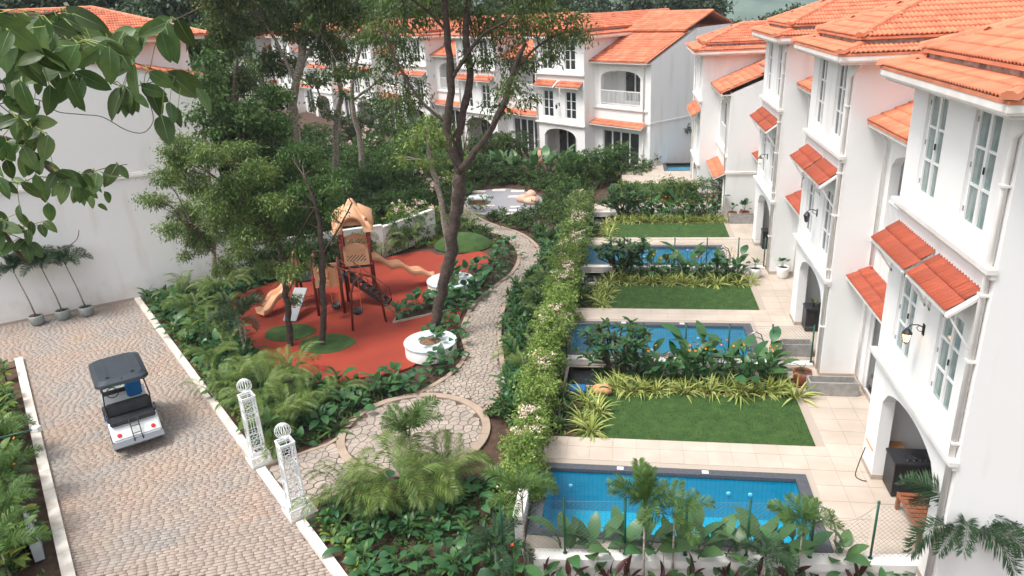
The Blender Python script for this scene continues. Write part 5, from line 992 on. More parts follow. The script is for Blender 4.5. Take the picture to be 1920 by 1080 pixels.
for i, d in enumerate(BRIGHT_TREES): tree('tree', ['feathery bright green tree spreading over the left end of the red play surface', 'narrower bright green tree with dark trunk in front of the play tower'][i], 'tree', d['tr'], d['cr'], 'lf_bright' if i == 0 else 'lf_mid', 'bark', .15, [230, 170][i], 30 + i, clump=.24, droop=.7, aspect=.26)
for i, (x, y, z, r) in enumerate(TOPLINE):
    tr = [[(x, y, G, .25), (x + .3, y, z * .5, .2), (x, y, z, .1)]]
    rg = random.Random(i); cr = [(x + rg.uniform(-1, 1) * r, y + rg.uniform(-1, 1) * r, z + rg.uniform(-1.1, .5) * r, r * rg.uniform(.5, .9)) for _ in range(7)]
    tree('tree', 'dark tree rising behind the orange roofs along the skyline', 'tree', tr, cr, 'lf_far', 'bark', .45, 14, 50 + i, 'trees behind the far roofs', clump=.7, droop=.3, aspect=.5, twigs=False)
# overhanging branch close to the camera
t = thing('overhanging_branch', 'leafy branch with large green leaves hanging into the top left corner, close to the camera', 'branch', TWIGS[0][0][:3]); b0 = Vector(TWIGS[0][0][:3])
for tw in TWIGS: 
    sp = smooth_line([tuple(p) for p in tw], 4); MB().tube([tuple(Vector(p[:3]) - b0) for p in sp], [max(.002, p[3]) for p in sp], 6).build('twig', 'twig', t, True)
LFM = [leaf_mesh('leaf', 1., w, c, 7, fo, 0., mt='lf_branch', widest=.4, wave=wv, rib=.012) for w, c, fo, wv in ((.52, .16, .22, 0), (.46, .3, .3, .012), (.56, .05, .12, .01), (.40, .22, .45, 0))]
rg = random.Random(9); SL = MB(); TWP = [Vector(q[:3]) - b0 for tw in TWIGS for q in smooth_line([tuple(p) for p in tw], 8)]
nlf = 0
for (x, y, z, dx_, dy_, dz_) in LEAVES:
    b = Vector((x, y, z)) - b0; d = Vector((dx_, dy_, dz_)); L = d.length; yv = d.normalized()
    nv = (Vector((-x, -y, 11 - z)).normalized() + Vector((rg.gauss(0, .55), rg.gauss(0, .55), rg.gauss(0, .55) + .35))).normalized(); xv = yv.cross(nv).normalized(); nv = xv.cross(yv)
    o = link('leaf', rg.choice(LFM), t); R3 = Matrix((xv, yv, nv)).transposed()
    L *= .9; o.matrix_local = Matrix.Translation(b) @ R3.to_4x4() @ Matrix.Diagonal((L, L, L, 1))
    nt_ = min(TWP, key=lambda q: (q - b).length_squared)
    if (nt_ - b).length < .16: SL.tube([nt_, (nt_ + b) / 2 + Vector((0, 0, .012)), b + d * .04], .0015, 4, False)
tag(SL.build('leaf_stalks', 'lf_yel', t), kind='stuff')
# ---------------------------------------------------------------- palms
palm('areca_palm', 'large arching areca palm clump in the foreground bed below the stone circle', (-5.9, 14.6, G), 'areca', 6, 21, .5, 1.12, 1, rad=.035, stemmat='lf_yel')
palm('areca_palm', 'areca palm clump left in the foreground bed, beside the nearer gate pillar path', (-6.9, 14.2, G), 'areca', 5, 14, .35, .95, 2, rad=.03, stemmat='lf_yel')
palm('areca_palm', 'areca palm with some brown leaves at the hedge side of the foreground bed', (-4.5, 15.0, G), 'areca', 5, 20, .5, 1.0, 3, rad=.03, stemmat='lf_yel')
palm('foxtail_palm', 'feathery young palm on a thin stem standing before the stone circle', (-5.55, 15.5, G), 'foxg', 1, 9, 1.35, .95, 4, rad=.035, up=.25)
palm('foxtail_palm', 'young palm at the hedge end beside the nearest pool corner', (-2.15, 12.4, G), 'foxg', 1, 11, 2.0, .78, 5, rad=.03)
palm('foxtail_palm', 'upright bushy young palm on a thin stem before the nearest pool', (.35, 12.05, G), 'foxg', 1, 11, 2.2, .8, 6, rad=.03, up=.45)
palm('foxtail_palm', 'small pale-leaved palm just right of the upright one before the nearest pool', (.95, 12.35, G), 'foxg', 1, 9, 1.8, .75, 61, rad=.03)
palm('foxtail_palm', 'round-headed young palm before the right end of the nearest pool', (3.45, 12.45, G), 'foxg', 1, 12, 1.65, .6, 7, rad=.025, up=.3)
palm('foxtail_palm', 'low young palm leaning against the white front wall, left of the round-headed one', (2.75, 12.2, G), 'fox', 1, 8, 1.0, .6, 8, rad=.025)
palm('foxtail_palm', 'broad feathery palm at the foot of the nearest villa, bottom right', (6.15, 12.15, G), 'fox', 1, 12, 2.15, 1.02, 9, rad=.04, up=.1)
palm('foxtail_palm', 'low dark palm leaning over the left end of the white front wall', (-2.75, 12.2, G), 'fox', 1, 7, .9, .8, 10, rad=.03)
palm('foxtail_palm', 'dark feathery palm rising from the bed at the foot of the big white wall', (-18.0, 29.0, G), 'fox', 1, 8, 2.2, 1.0, 11, rad=.05)
palm('areca_palm', 'areca palm in the bed near the end of the drive by the white wall', (-17.3, 27.6, G), 'areca', 4, 14, .7, 1., 12, rad=.03, stemmat='lf_mid')
palm('foxtail_palm', 'dark feathery palm at the left edge of the red play surface', (-14.0, 22.6, G), 'fox', 2, 12, 1.5, 1.0, 13, rad=.05)
palm('areca_palm', 'areca palm beside the farther gate pillar', (-10.3, 17.3, G), 'areca', 5, 16, .5, 1.0, 14, rad=.03, stemmat='lf_mid')
palm('areca_palm', 'areca palm clump in the bed left of the farther gate pillar', (-11.4, 18.5, G), 'areca', 5, 16, .5, 1.05, 15, rad=.03, stemmat='lf_mid')
palm('areca_palm', 'fan of palm leaves below the slim trunks of the bright green trees', (-10.9, 19.9, G), 'areca', 4, 14, .9, 1.05, 16, rad=.03, stemmat='lf_mid')
palm('areca_palm', 'low palm below the tip of the red play surface', (-9.4, 19.0, G), 'areca', 3, 10, .3, .75, 17, rad=.03, stemmat='lf_mid')
palm('foxtail_palm', 'drooping palm beside the far end villa wall, near the small far pool', (3.4, 55.5, G), 'fox', 2, 14, 2.4, 1.9, 18, rad=.08)
for i, (x, y, s_) in enumerate([(-12.6, 19.9, .8), (-14.3, 21.4, .85), (-15.8, 23.6, .85), (-17.6, 25.3, .9), (-19.3, 27.2, .85), (-16.5, 26.2, .6), (-13.2, 19.2, .7), (-9.9, 17.9, .75)]):
    palm('areca_palm', 'arching palm in the bed between the drive kerb and the play surface', (x, y, G), 'areca', 3, 12, .5, s_, 170 + i, 'arching palms in the left bed', rad=.03, stemmat='lf_mid')
for i, (x, y, s_) in enumerate([(-12.2, 33.1, .9), (-11.3, 34.3, .85), (-15.6, 31.2, .9), (-8.6, 37.6, .7), (-9.9, 36.9, .8)]):
    palm('areca_palm', 'small palm in the bed along the low grey-white garden wall', (x, y, G), 'areca', 2, 9, .7, s_, 70 + i, 'small palms along the garden wall', rad=.03, stemmat='lf_mid')
for i, (x, y) in enumerate([(-3.2, 20.6), (-3.4, 22.4), (-3.3, 24.6), (-3.4, 26.8), (-3.5, 28.6), (-3.3, 31.0), (-3.1, 33.4)]):
    palm('areca_palm', 'low arching palm between the stone path and the flowering hedge', (x, y, G), 'areca', 2, 11, .4, .72, 80 + i, 'low palms beside the hedge', rad=.03, stemmat='lf_mid')
for i, (x, y) in enumerate([(-15.7, 13.6), (-14.6, 12.2), (-17.5, 15.4), (-13.6, 11.0)]):
    palm('foxtail_palm', 'feathery palm in the planted strip left of the drive', (x, y, G), 'foxg', 1, 11, .9, .8, 90 + i, 'palms left of the drive', rad=.03)
# ---------------------------------------------------------------- beds of leafy plants
rg = random.Random(21)
def protos(nm, kind, ns, sc, **kw): return [leafy(nm, 'x', (0, 0, -50), kind, n_, sc, 100 + i, **kw) for i, n_ in enumerate(ns)]
BL = [dr(-3.4, DW + .45), dr(12.8, DW + .5), (-9.2, 16.7), (-8.4, 17.6), (-7.9, 19.4), (-7.0, 20.1), (-7.9, 20.6), (-9.8, 20.1), (-11.2, 20.8), (-12.75, 21.5), (-14.5, 23.5), (-16.2, 25.4), (-17.3, 26.8), (-17.4, 28.2), (-16.6, 30.0), (-15.5, 31.1), (-18.0, 30.6), (-18.9, 29.7)]
RUBX = RUB
place(protos('canna_plant', 'canna', (8, 10), 1.15, h=.45), scatter(BL, 1.25, 31, G, excl=(RUB,)), 'upright paddle-leaved plant in the bed between the drive kerb and the play surface', 'paddle-leaved plants in the left bed', rg)
place(protos('strap_leaf_plant', 'strap', (22, 26), 1.25), scatter(BL, 1.3, 32, G, excl=(RUB,)), 'arching strap-leaved plant in the bed between the drive kerb and the play surface', 'strap-leaved plants in the left bed', rg)
place(protos('broad_leaf_plant', 'phil', (7, 9, 6), .95), scatter(BL, .8, 1, G, excl=(RUB,)), 'low dark broad-leaved plant in the bed between the drive kerb and the play surface', 'broad-leaved plants in the left bed', rg)
place(protos('lance_leaf_plant', 'lance', (16, 20), 1.15, h=.3), scatter(BL, .62, 2, G, excl=(RUB,)), 'small lance-leaved plant filling the bed between the drive kerb and the play surface', 'small plants in the left bed', rg)
kl = []
for i in range(34):
    kl.append((*dr(-3.3 + i * .48, DW + .5 + rg.uniform(-.08, .12)), G))
place(protos('yellow_leaf_plant', 'yellow', (12, 14), .8, h=.16), [p for i, p in enumerate(kl) if p[0] < -9.9], 'small yellow-green plant in the row just inside the right kerb of the drive', 'yellow-green edging plants', rg, .7, 1.1)
BF = [dr(15.9, DW + .5), dr(23, DW + .6), (-2.5, 11.4), (-2.5, 15.5), (-4.4, 15.8), (-5.6, 15.2), (-7.2, 14.5)]
place(protos('broad_leaf_plant', 'phil', (7, 9), .95), scatter(BF, .7, 3, G), 'broad-leaved plant in the dark foreground bed between drive and pool wall', 'broad-leaved plants in the foreground bed', rg)
place(protos('lance_leaf_plant', 'lance', (18, 22), 1.1, h=.3), scatter(BF, .7, 4, G), 'small lance-leaved plant in the dark foreground bed between drive and pool wall', 'small plants in the foreground bed', rg)
place(protos('yellow_leaf_plant', 'yellow', (12, 15), .85, h=.2), [(*dr(16.4 + i * .42, DW + .55 + rg.uniform(-.08, .15)), G) for i in range(10)], 'yellow-green plant beside the kerb in front of the nearer gate pillar', 'yellow-green plants by the lower kerb', rg)
# narrow beds between the play surface and the path
BP = offset_line(pathL, .12) ; BPL = [(x - .0, y) for x, y in BP]
strip = [p for p in BP if p[1] < 37]; outer = [(x - w, y) for (x, y), w in zip(strip, [.9 + .35 * math.sin(i * .35) for i in range(len(strip))])]
SB = strip + outer[::-1]
place(protos('broad_leaf_plant', 'phil', (7, 8), 1.05, h=.12), scatter(SB, .58, 5, G + .02, excl=[]), 'broad-leaved plant in the narrow bed between the play surface and the stone path', 'broad-leaved plants beside the path', rg, .75, 1.15)
place(protos('strap_leaf_plant', 'strap', (16, 18), .8), scatter(SB, .7, 6, G + .02), 'grassy strap-leaved plant in the narrow bed beside the stone path', 'strap-leaved plants beside the path', rg, .7, 1.)
place(protos('broad_leaf_plant', 'phil', (8, 9), 1.2, h=.25), scatter(WEDGE, .62, 7, G + .05), 'broad-leaved plant in the wedge-shaped bed cut into the red surface', 'broad-leaved plants in the wedge bed', rg, .8, 1.2)
place(protos('broad_leaf_plant', 'phil', (6, 7), .95), [(x, y, G) for x, y in [(-10.3, 20.0), (-9.5, 19.9), (-8.9, 20.35), (-8.3, 20.75), (-7.8, 21.2), (-9.9, 19.7), (-7.6, 20.5)]], 'single broad-leaved plant at the near tip of the red play surface', 'broad-leaved plants at the near tip of the play surface', rg)
# bed between path and hedge
stR = [p for p in offset_line(pathR, -.12) if p[1] < 37]; SH = stR + [(-2.55, 36.5), (-2.55, 17.8)]
place(protos('lance_leaf_plant', 'lance', (22, 26), 1.2, h=.5), scatter(SH, .5, 8, G), 'bushy lance-leaved plant between the stone path and the flowering hedge', 'bushy plants beside the hedge', rg, .9, 1.3)
place(protos('broad_leaf_plant', 'canna', (8, 9), 1.3, h=.4), scatter([p for p in SH if p[1] < 24], .9, 9, G), 'large-leaved plant between the circle and the hedge', 'large-leaved plants beside the hedge', rg, .9, 1.3)
# left of the drive
LD = [dr(-.3, -.55), dr(24, -.55), dr(24, -3.4), dr(-.3, -3.0)]
place(protos('yellow_leaf_plant', 'yellow', (20, 26), 1.5, h=.75), scatter(LD, .5, 10, G), 'yellow-green leafy shrub in the planted strip left of the drive', 'yellow-green shrubs left of the drive', rg, .8, 1.2)
place(protos('lance_leaf_plant', 'lance', (30, 36), 1.6, h=.8, flower='fl_orange', nfl=1), scatter(LD, .85, 11, G), 'dark lance-leaved plant with a few orange flowers left of the drive', 'orange-flowered plants left of the drive', rg, .8, 1.2)
# terrace beds
for k in range(3):
    y = PITCH * k; wh = ['first', 'second', 'third'][k]; n_ = [15, 14, 13][k]
    place(protos('spider_plant', 'spider', (58, 66, 50) if k == 0 else (44, 50), 1.45, h=.0, elo=.05, ehi=1.5, spread=.16), [(-.75 + i * 5.55 / (n_ - 1) + rg.uniform(-.05, .05), 19.62 + y + rg.uniform(-.1, .12) + (.15 if i % 2 else 0), -.03) for i in range(n_)] + [(-.85, 18.3 + y, -.02), (-1.25, 17.7 + y, -.02), (-1.0, 17.25 + y, -.02), (-1.2, 18.8 + y, -.02)],
          'cream and green striped spider plant along the edge of the %s lawn' % wh, 'spider plants edging the %s lawn' % wh, rg, .95, 1.3)
    place(protos('bird_of_paradise', 'bopt', (9, 11) if k == 0 else (8, 9), 1.0, elo=.35, ehi=1.1, spread=.15, flower='fl_orange', nfl=1), [(.6 + i * .6 + rg.uniform(-.15, .15), 20.9 + y + rg.uniform(-.35, .3), G + .1) for i in range(7)],
          'tall banana-leaved plant with orange flowers behind the %s lawn' % wh, 'banana-leaved plants behind the %s lawn' % wh, rg, .9, 1.35)
    place(protos('lance_leaf_plant', 'canna', (18, 22), .95, h=1.15, elo=.2, ehi=1.2, flower='fl_orange', nfl=2), [(-.2 + i * .38 + rg.uniform(-.1, .1), 20.3 + y + rg.uniform(-.2, .25), G + .1) for i in range(13)],
          'upright orange-flowered plant behind the spider plants of the %s lawn' % wh, 'orange-flowered plants behind the %s lawn' % wh, rg, .85, 1.1)
    place(protos('strap_leaf_plant', 'strap', (30, 34), 1.2, elo=.2, ehi=1.4), [(-1.85, 17.4 + y, -.03), (-1.7, 18.2 + y, -.03), (-1.9, 19.0 + y, -.03), (-1.75, 19.5 + y, G + .1)],
          'dark strap-leaved clump in the corner left of the %s lawn' % wh, 'dark clumps left of the %s lawn' % wh, rg, .9, 1.2)
    # plumeria: several bare forking stems each ending in a rosette of leaves
    px, py = -.35, 20.75 + y; t = thing('plumeria_shrub', ['rounded dark plumeria shrub before the second pool', 'dark plumeria shrub before the third pool', 'dark plumeria shrub before the vine-covered fence'][k], 'shrub', (px, py, G + .1)); tips = []
    r2 = random.Random(40 + k)
    for q in range(8):
        a = q * .79 + r2.uniform(-.2, .2); m1 = Vector((math.cos(a) * .28, math.sin(a) * .28, .75)); MB().tube([(0, 0, 0), tuple(m1 * .5 + Vector((0, 0, .05))), tuple(m1)], [.05, .038, .03], 7).build('stem', 'bark', t, True)
        for w in range(5):
            a2 = a + r2.uniform(-.9, .9); m2 = m1 + Vector((math.cos(a2) * r2.uniform(.1, .62), math.sin(a2) * r2.uniform(.1, .55), r2.uniform(.15, .75))); MB().tube([tuple(m1), tuple(m2)], [.026, .02], 6).build('twig', 'bark', t, True); tips.append(m2)
    t.scale = (1.3, 1.25, 1.25)
    for tp in tips:
        for q in range(12):
            o = link('leaf', r2.choice(LM['plum']), t); s_ = r2.uniform(.9, 1.2)
            o.matrix_local = Matrix.Translation(tp) @ Matrix.Rotation(q * .9 + r2.uniform(-.2, .2), 4, 'Z') @ Matrix.Rotation(r2.uniform(-.1, .9), 4, 'X') @ Matrix.Diagonal((s_, s_, s_, 1))
# big banana-like leaves behind the front fence and cannas before the front wall
place(protos('bird_of_paradise', 'bop', (7, 8, 6), 1.15, elo=.5, ehi=1.35, spread=.06), [(-1.2 + i * .52, 12.72 + .06 * (-1.2 + i * .52) + rg.uniform(-.04, .04), -.45) for i in range(10)] + [(4.35, 13.0, -.4)], 'broad banana-like plant rising behind the front fence at the edge of the nearest pool', 'banana-like plants at the front fence', rg, .85, 1.1)
place(protos('canna_plant', 'canna', (5, 7), 1.0, h=.4, elo=.3, ehi=1.3), [(-1.9 + i * .53 + rg.uniform(-.12, .12), 11.72 + .06 * i + rg.uniform(-.12, .15), G) for i in range(16)], 'green paddle-leaved plant along the foot of the white front wall', 'green paddle-leaved plants at the front wall', rg, .8, 1.1)
place(protos('canna_plant', 'cannared', (6, 8), 1.1, h=.5, elo=.5, ehi=1.45), [(-1.7 + i * .62 + rg.uniform(-.15, .15), 11.85 + .06 * i + rg.uniform(-.12, .15), G) for i in range(11)], 'dark red-leaved plant along the foot of the white front wall', 'dark red-leaved plants at the front wall', rg, .8, 1.2)
# ---------------------------------------------------------------- shrubs and hedges
def shrub(name, label, x, y, z, rx, h, mt, size, per, seed, group=None, fl=None, cat='shrub', asp=.45, droop=.2):
    t = thing(name, label, cat, (x, y, z), 0, group); r2 = random.Random(seed); bl = []
    for _ in range(max(4, int(5 * rx * rx))): 
        a, q = r2.uniform(0, 2 * PI), r2.uniform(0, 1) ** .5; bl.append((math.cos(a) * q * rx, math.sin(a) * q * rx, h * r2.uniform(.35, .85), rx * r2.uniform(.35, .6)))
    st = MB()
    for b in bl: st.tube([(b[0] * .2, b[1] * .2, 0), (b[0] * .7, b[1] * .7, b[2] * .6), (b[0], b[1], b[2])], [.025, .018, .008], 5, False)
    tag(st.build('stems', 'bark', t, True), kind='stuff')
    leaf_cloud('foliage', mt, t, bl, size, per, seed, .16, droop, asp)
    if fl: leaf_cloud('blossom', fl, t, [(b[0], b[1], b[2] + b[3] * .5, b[3] * .7) for b in bl], size * .5, per * .25, seed + 7, .12, .0, .9)
    return t
sg = {'lf_mid': 'mid-green shrubs', 'lf_lime': 'lime-green shrubs', 'lf_dark': 'dark green shrubs', 'lf_bright': 'bright green shrubs'}
k = 0; r2 = random.Random(77)
for (x, y, rx, h, mt, fl) in [(-13.4, 36.0, 1.2, 2.0, 'lf_mid', None), (-11.6, 37.8, 1.3, 2.1, 'lf_lime', 'fl_white'), (-15.2, 37.2, 1.4, 2.4, 'lf_dark', None), (-13.3, 39.5, 1.5, 2.4, 'lf_mid', None), (-16.8, 40.0, 1.7, 3.0, 'lf_mid', None), (-10.9, 41.3, 1.0, 1.4, 'lf_dark', None), (-12.4, 43.2, 1.4, 2.2, 'lf_mid', 'fl_white'), (-15.2, 43.5, 1.8, 3.0, 'lf_mid', None), (-18.6, 44.5, 1.9, 3.0, 'lf_dark', None), (-17.7, 48.3, 2., 3., 'lf_mid', None), (-14.0, 47.5, 1.8, 2.8, 'lf_bright', None), (-11.8, 50.2, 1.7, 2.4, 'lf_mid', None), (-21.5, 47.5, 2.2, 3.2, 'lf_dark', None), (-20.5, 52.5, 2.2, 3.2, 'lf_mid', 'fl_white'), (-16.2, 53.3, 2., 2.6, 'lf_mid', None), (-24.5, 53.0, 2.5, 3.4, 'lf_mid', None), (-14.7, 35.0, 1.1, 1.7, 'lf_dark', None), (-9.6, 37.2, .8, .9, 'lf_dark', None), (-16.2, 31.2, .7, 1.2, 'lf_mid', None), (-14.6, 32.0, .7, 1.1, 'lf_dark', None), (-13.2, 32.9, .6, 1., 'lf_mid', None), (-17.3, 30.2, .7, 1.3, 'lf_dark', None), (-11.5, 34.9, .5, .8, 'lf_mid', None), (-8.1, 36.9, .7, .8, 'lf_mid', None), (-18.9, 36.5, 1.7, 2.6, 'lf_dark', None), (-21.7, 38.0, 2., 3., 'lf_dark', None), (-19.8, 41.0, 1.8, 2.8, 'lf_dark', None)]:
    k += 1; shrub('shrub', {'lf_mid': 'mid-green shrub', 'lf_lime': 'pale lime-green shrub', 'lf_dark': 'dark green shrub', 'lf_bright': 'bright green shrub'}[mt] + (' with pinkish blossom' if fl else '') + ' behind the play surface', x, y, G, rx, h, mt, .17, 26, 200 + k, sg[mt] + (' with blossom' if fl else '') + ' behind the play surface', fl)
for (x, y, rx, h, mt) in [(-8.7, 50.2, 1.3, 1.3, 'lf_dark'), (-6.8, 49.6, 1.3, 1.2, 'lf_dark'), (-5.0, 48.2, 1.2, 1.2, 'lf_dark'), (-3.9, 46.5, 1.2, 1.4, 'lf_dark'), (-3.6, 44.4, 1.1, 1.6, 'lf_mid'), (-4.1, 42.3, 1., 1.4, 'lf_mid'), (-4.5, 40.2, 1., 1.2, 'lf_mid'), (-5.3, 38.9, .8, .9, 'lf_dark'), (-6.5, 38.9, .8, .8, 'lf_mid'), (-3.6, 38.3, .8, 1.2, 'lf_mid'), (-10.3, 49.0, 1.2, 1.5, 'lf_dark'), (-10.9, 46.8, 1.0, 1.4, 'lf_dark'), (-10.7, 44.6, .8, 1., 'lf_dark'), (-9.0, 42.4, .75, .9, 'lf_mid'), (-6.0, 40.6, .7, .9, 'lf_dark'), (-5.0, 41.9, .8, 1.1, 'lf_mid'), (-7.4, 39.9, .5, .6, 'lf_mid')]:
    k += 1; shrub('shrub', ('dark clipped shrub' if mt == 'lf_dark' else 'leafy green shrub') + ' around the small gravel court at the end of the path', x, y, G, rx, h, mt, .15, 26, 300 + k, ('dark clipped' if mt == 'lf_dark' else 'leafy green') + ' shrubs round the gravel court')
def at_far(s, off): return (-3.25 + dx * s - .68 * off, 54.05 + dy * s - .73 * off)
for i in range(11):
    x, y = -12.5 + i * 1.15, 51.6 - .12 * i + r2.uniform(-.4, .4)
    leafy('bird_of_paradise', 'large pale green banana-like plant in front of the clearest far villa', (x, y, G), 'bop', 11, 2.0, 400 + i, 'banana-like plants in front of the far villas', elo=.4, ehi=1.3, spread=.3)
def hedge(label, a, b, w, h, z, seed, mt='lf_mid', fl=None, per=30, size=.11, cat='hedge', slope=0., fsize=.05):
    a, b = np.array(a, float), np.array(b, float); L = np.linalg.norm(b - a); n = max(3, int(L / (w * .7))); t = thing('hedge', label, cat, (a[0], a[1], z)); r2 = random.Random(seed)
    bl = []
    for i in range(n):
        p = (b - a) * (i + .5) / n
        for zz in np.arange(h * .3, h + .01, max(.3, w * .6)): bl.append((p[0] + r2.uniform(-.3, .3) * w, p[1] + r2.uniform(-.2, .2), zz - slope * i / n + r2.uniform(-.15, .18), w * r2.uniform(.38, .85)))
    cr = MB()
    for i in range(n + 1): p = (b - a) * i / n; cr.tube([(p[0], p[1], 0), (p[0] + .05, p[1], h * .5), (p[0], p[1], h * .9)], [.025, .02, .012], 5, False)
    tag(cr.build('stems', 'bark', t, True), kind='stuff')
    leaf_cloud('foliage', mt, t, bl, size, per, seed, .14, .25, .5)
    if fl: leaf_cloud('blossom', fl, t, [(q[0], q[1], q[2] + q[3] * .45, q[3] * .75) for q in bl if math.sin(math.dist((0, 0), q[:2]) * 1.7 + seed) + r2.uniform(-.7, .7) > .15], fsize, per * .34, seed + 5, .10, -.1, .9)
    return t
hedge('thick vine-covered hedge sloping down beside the end villa of the far row', at_far(4.9, .4), at_far(4.6, 6.6), 1.1, 2.4, -.7, 1, 'lf_mid', None, 60, .14)
hedge('green vine hedge in front of the second far villa, left of the arched porch', at_far(-6.2, .5), at_far(-6.0, 6.), 1.1, 2.3, -.7, 2, 'lf_dark', None, 60, .14)
hedge('green vine hedge before the far villas behind the slender trunks', at_far(-17., .5), at_far(-16.8, 6.5), 1.2, 2.3, -.7, 3, 'lf_mid', None, 50, .15)
hedge('green vine hedge farthest left before the far villas', at_far(-27.5, .5), at_far(-27.3, 6.5), 1.2, 2.3, -.7, 4, 'lf_dark', None, 50, .15)
hedge('long flowering vine hedge on the wall beside the first garden, pink and white blossom', (-2.45, 14.0), (-2.5, 20.8), .62, 1.85, G, 5, 'lf_lime', 'fl_white', 125, .09)
hedge('flowering vine hedge beside the second garden, with pinkish blossom', (-2.45, 21.0), (-2.5, 29.8), .72, 2.0, G, 6, 'lf_lime', 'fl_white', 120, .095)
hedge('flowering vine hedge beside the third garden, farthest part before the gravel court', (-2.4, 30.0), (-2.6, 39.6), .85, 2.1, G, 7, 'lf_bright', 'fl_white', 80, .11)
hedge('leafy vines covering the far wire fence beyond the third garden', (-.9, 39.55), (5.6, 39.55), .42, 1.3, .25, 8, 'lf_bright', None, 90, .1, 'vines')
hedge('dark shrubby hedge along the left half of the low garden wall behind the playground', (-17.6, 30.3), (-12.6, 32.9), .7, 1.7, G, 21, 'lf_dark', None, 60, .13)
hedge('leafy mid-green hedge draped over the right half of the low garden wall', (-12.2, 33.9), (-10.9, 36.2), .7, 1.6, G, 22, 'lf_mid', None, 70, .12)
hedge('bright leafy hedge at the very left edge beside the drive', dr(.8, -2.2), dr(22, -2.2), .9, 1.1, G, 23, 'lf_mid', None, 60, .14)
hedge('row of shrubs on the far lawn beside the small far pool', (.6, 48.6), (2.1, 55.0), 1.0, .9, G, 9, 'lf_dark', None, 30, .14)
# ground cover and litter
def ground_cover(poly, n, seed, z, mt, size, h, excl=()):
    r3 = np.random.default_rng(seed); xs = [p[0] for p in poly]; ys = [p[1] for p in poly]; B = []
    for x, y in zip(r3.uniform(min(xs), max(xs), n), r3.uniform(min(ys), max(ys), n)):
        if inpoly(x, y, poly) and not inpoly(x, y, RUB) and not any(inpoly(x, y, e) for e in excl): B.append((x, y, z + h * r3.uniform(.3, 1), .12))
    if B:
        o = leaf_cloud('ground_cover', mt, None, B, size, 90, seed, .11, .1, .4, fill=.4); return o
struct('undergrowth', MB().prism([(-60, 46), (-26, 44), (-14, 49), (-22, 62), (-60, 95)], G - .1, G - .03), 'meadow')
ground_cover(BL, 900, 1, G, 'lf_dark', .12, .14); ground_cover(BF, 260, 2, G, 'lf_dark', .10, .08); ground_cover(SH, 700, 3, G, 'lf_dark', .10, .22)
ground_cover(LD, 420, 4, G, 'lf_mid', .14, .30); ground_cover([(-18, 31), (-11.8, 35.4), (-10, 37.2), (-9, 36.5), (-10.5, 35.0), (-12.3, 34.0), (-14, 32.8), (-16.5, 31)], 260, 5, G, 'lf_yel', .1, .16)
for k in range(3): ground_cover([(-1.1, 19.9 + PITCH * k), (4.7, 19.9 + PITCH * k), (4.7, 21.2 + PITCH * k), (-1.1, 21.2 + PITCH * k)], 260, 6 + k, G + .1, 'lf_dark', .12, .45)
ground_cover([(-26, 36), (-12, 36), (-10, 52), (-28, 58)], 700, 12, G, 'lf_dark', .2, .5)
ground_cover([(-11.5, 38.6), (-9.5, 37.5), (-3, 35), (-2.8, 49), (-5, 51), (-12, 53)], 900, 31, G, 'lf_dark', .13, .45, excl=(offset_line(pathL, .15) + offset_line(pathR, -.15)[::-1], [(-10.6, 40.8), (-5.3, 40.6), (-5.3, 46), (-7.8, 48), (-10.6, 47.4)]))
ground_cover([(-12, 36), (-9, 34.6), (-6.6, 34.4), (-6.3, 37.5), (-8.6, 39), (-11, 41)], 200, 32, G, 'lf_mid', .11, .2, excl=(offset_line(pathL, .2) + offset_line(pathR, -.2)[::-1], [(-10.3, 34), (-6.9, 34), (-6.9, 37), (-10.3, 37)]))
r3 = np.random.default_rng(2)
def litter(name, poly, n, z, mt='litter', s=.035):
    xs = [p[0] for p in poly]; ys = [p[1] for p in poly]; V = []
    while len(V) < n:
        x, y = r3.uniform(min(xs), max(xs)), r3.uniform(min(ys), max(ys))
        if inpoly(x, y, poly):
            a = r3.uniform(0, 2 * PI); L = s * r3.uniform(.5, 1.6); c, q = math.cos(a) * L, math.sin(a) * L; hz = z + r3.uniform(.002, .012)
            V.append([(x, y, hz), (x + c * .5 - q * .35, y + q * .5 + c * .35, hz + .004), (x + c, y + q, hz), (x + c * .5 + q * .35, y + q * .5 - c * .35, hz + .003)])
    tag(link(name, fast_mesh(name, np.array(V), np.arange(4 * n).reshape(-1, 4)), None, mt), kind='stuff')
litter('leaf_litter', BF, 900, G - .06); litter('leaf_litter', BL, 1400, G - .06); litter('leaf_litter', RUB, 130, G + .03); litter('leaf_litter', [dr(-6, 0), dr(22, 0), dr(22, DW), dr(-6, DW)], 160, G + .02)
litter('leaf_litter', [(-8.4, 16.3), (-4, 16.3), (-4, 19.6), (-8.4, 19.6)], 60, G + .025); litter('leaf_litter', [(-2, 15.8), (6.5, 15.8), (6.5, 16.9), (-2, 16.9)], 40, .0, s=.02)
HAZE = .00035
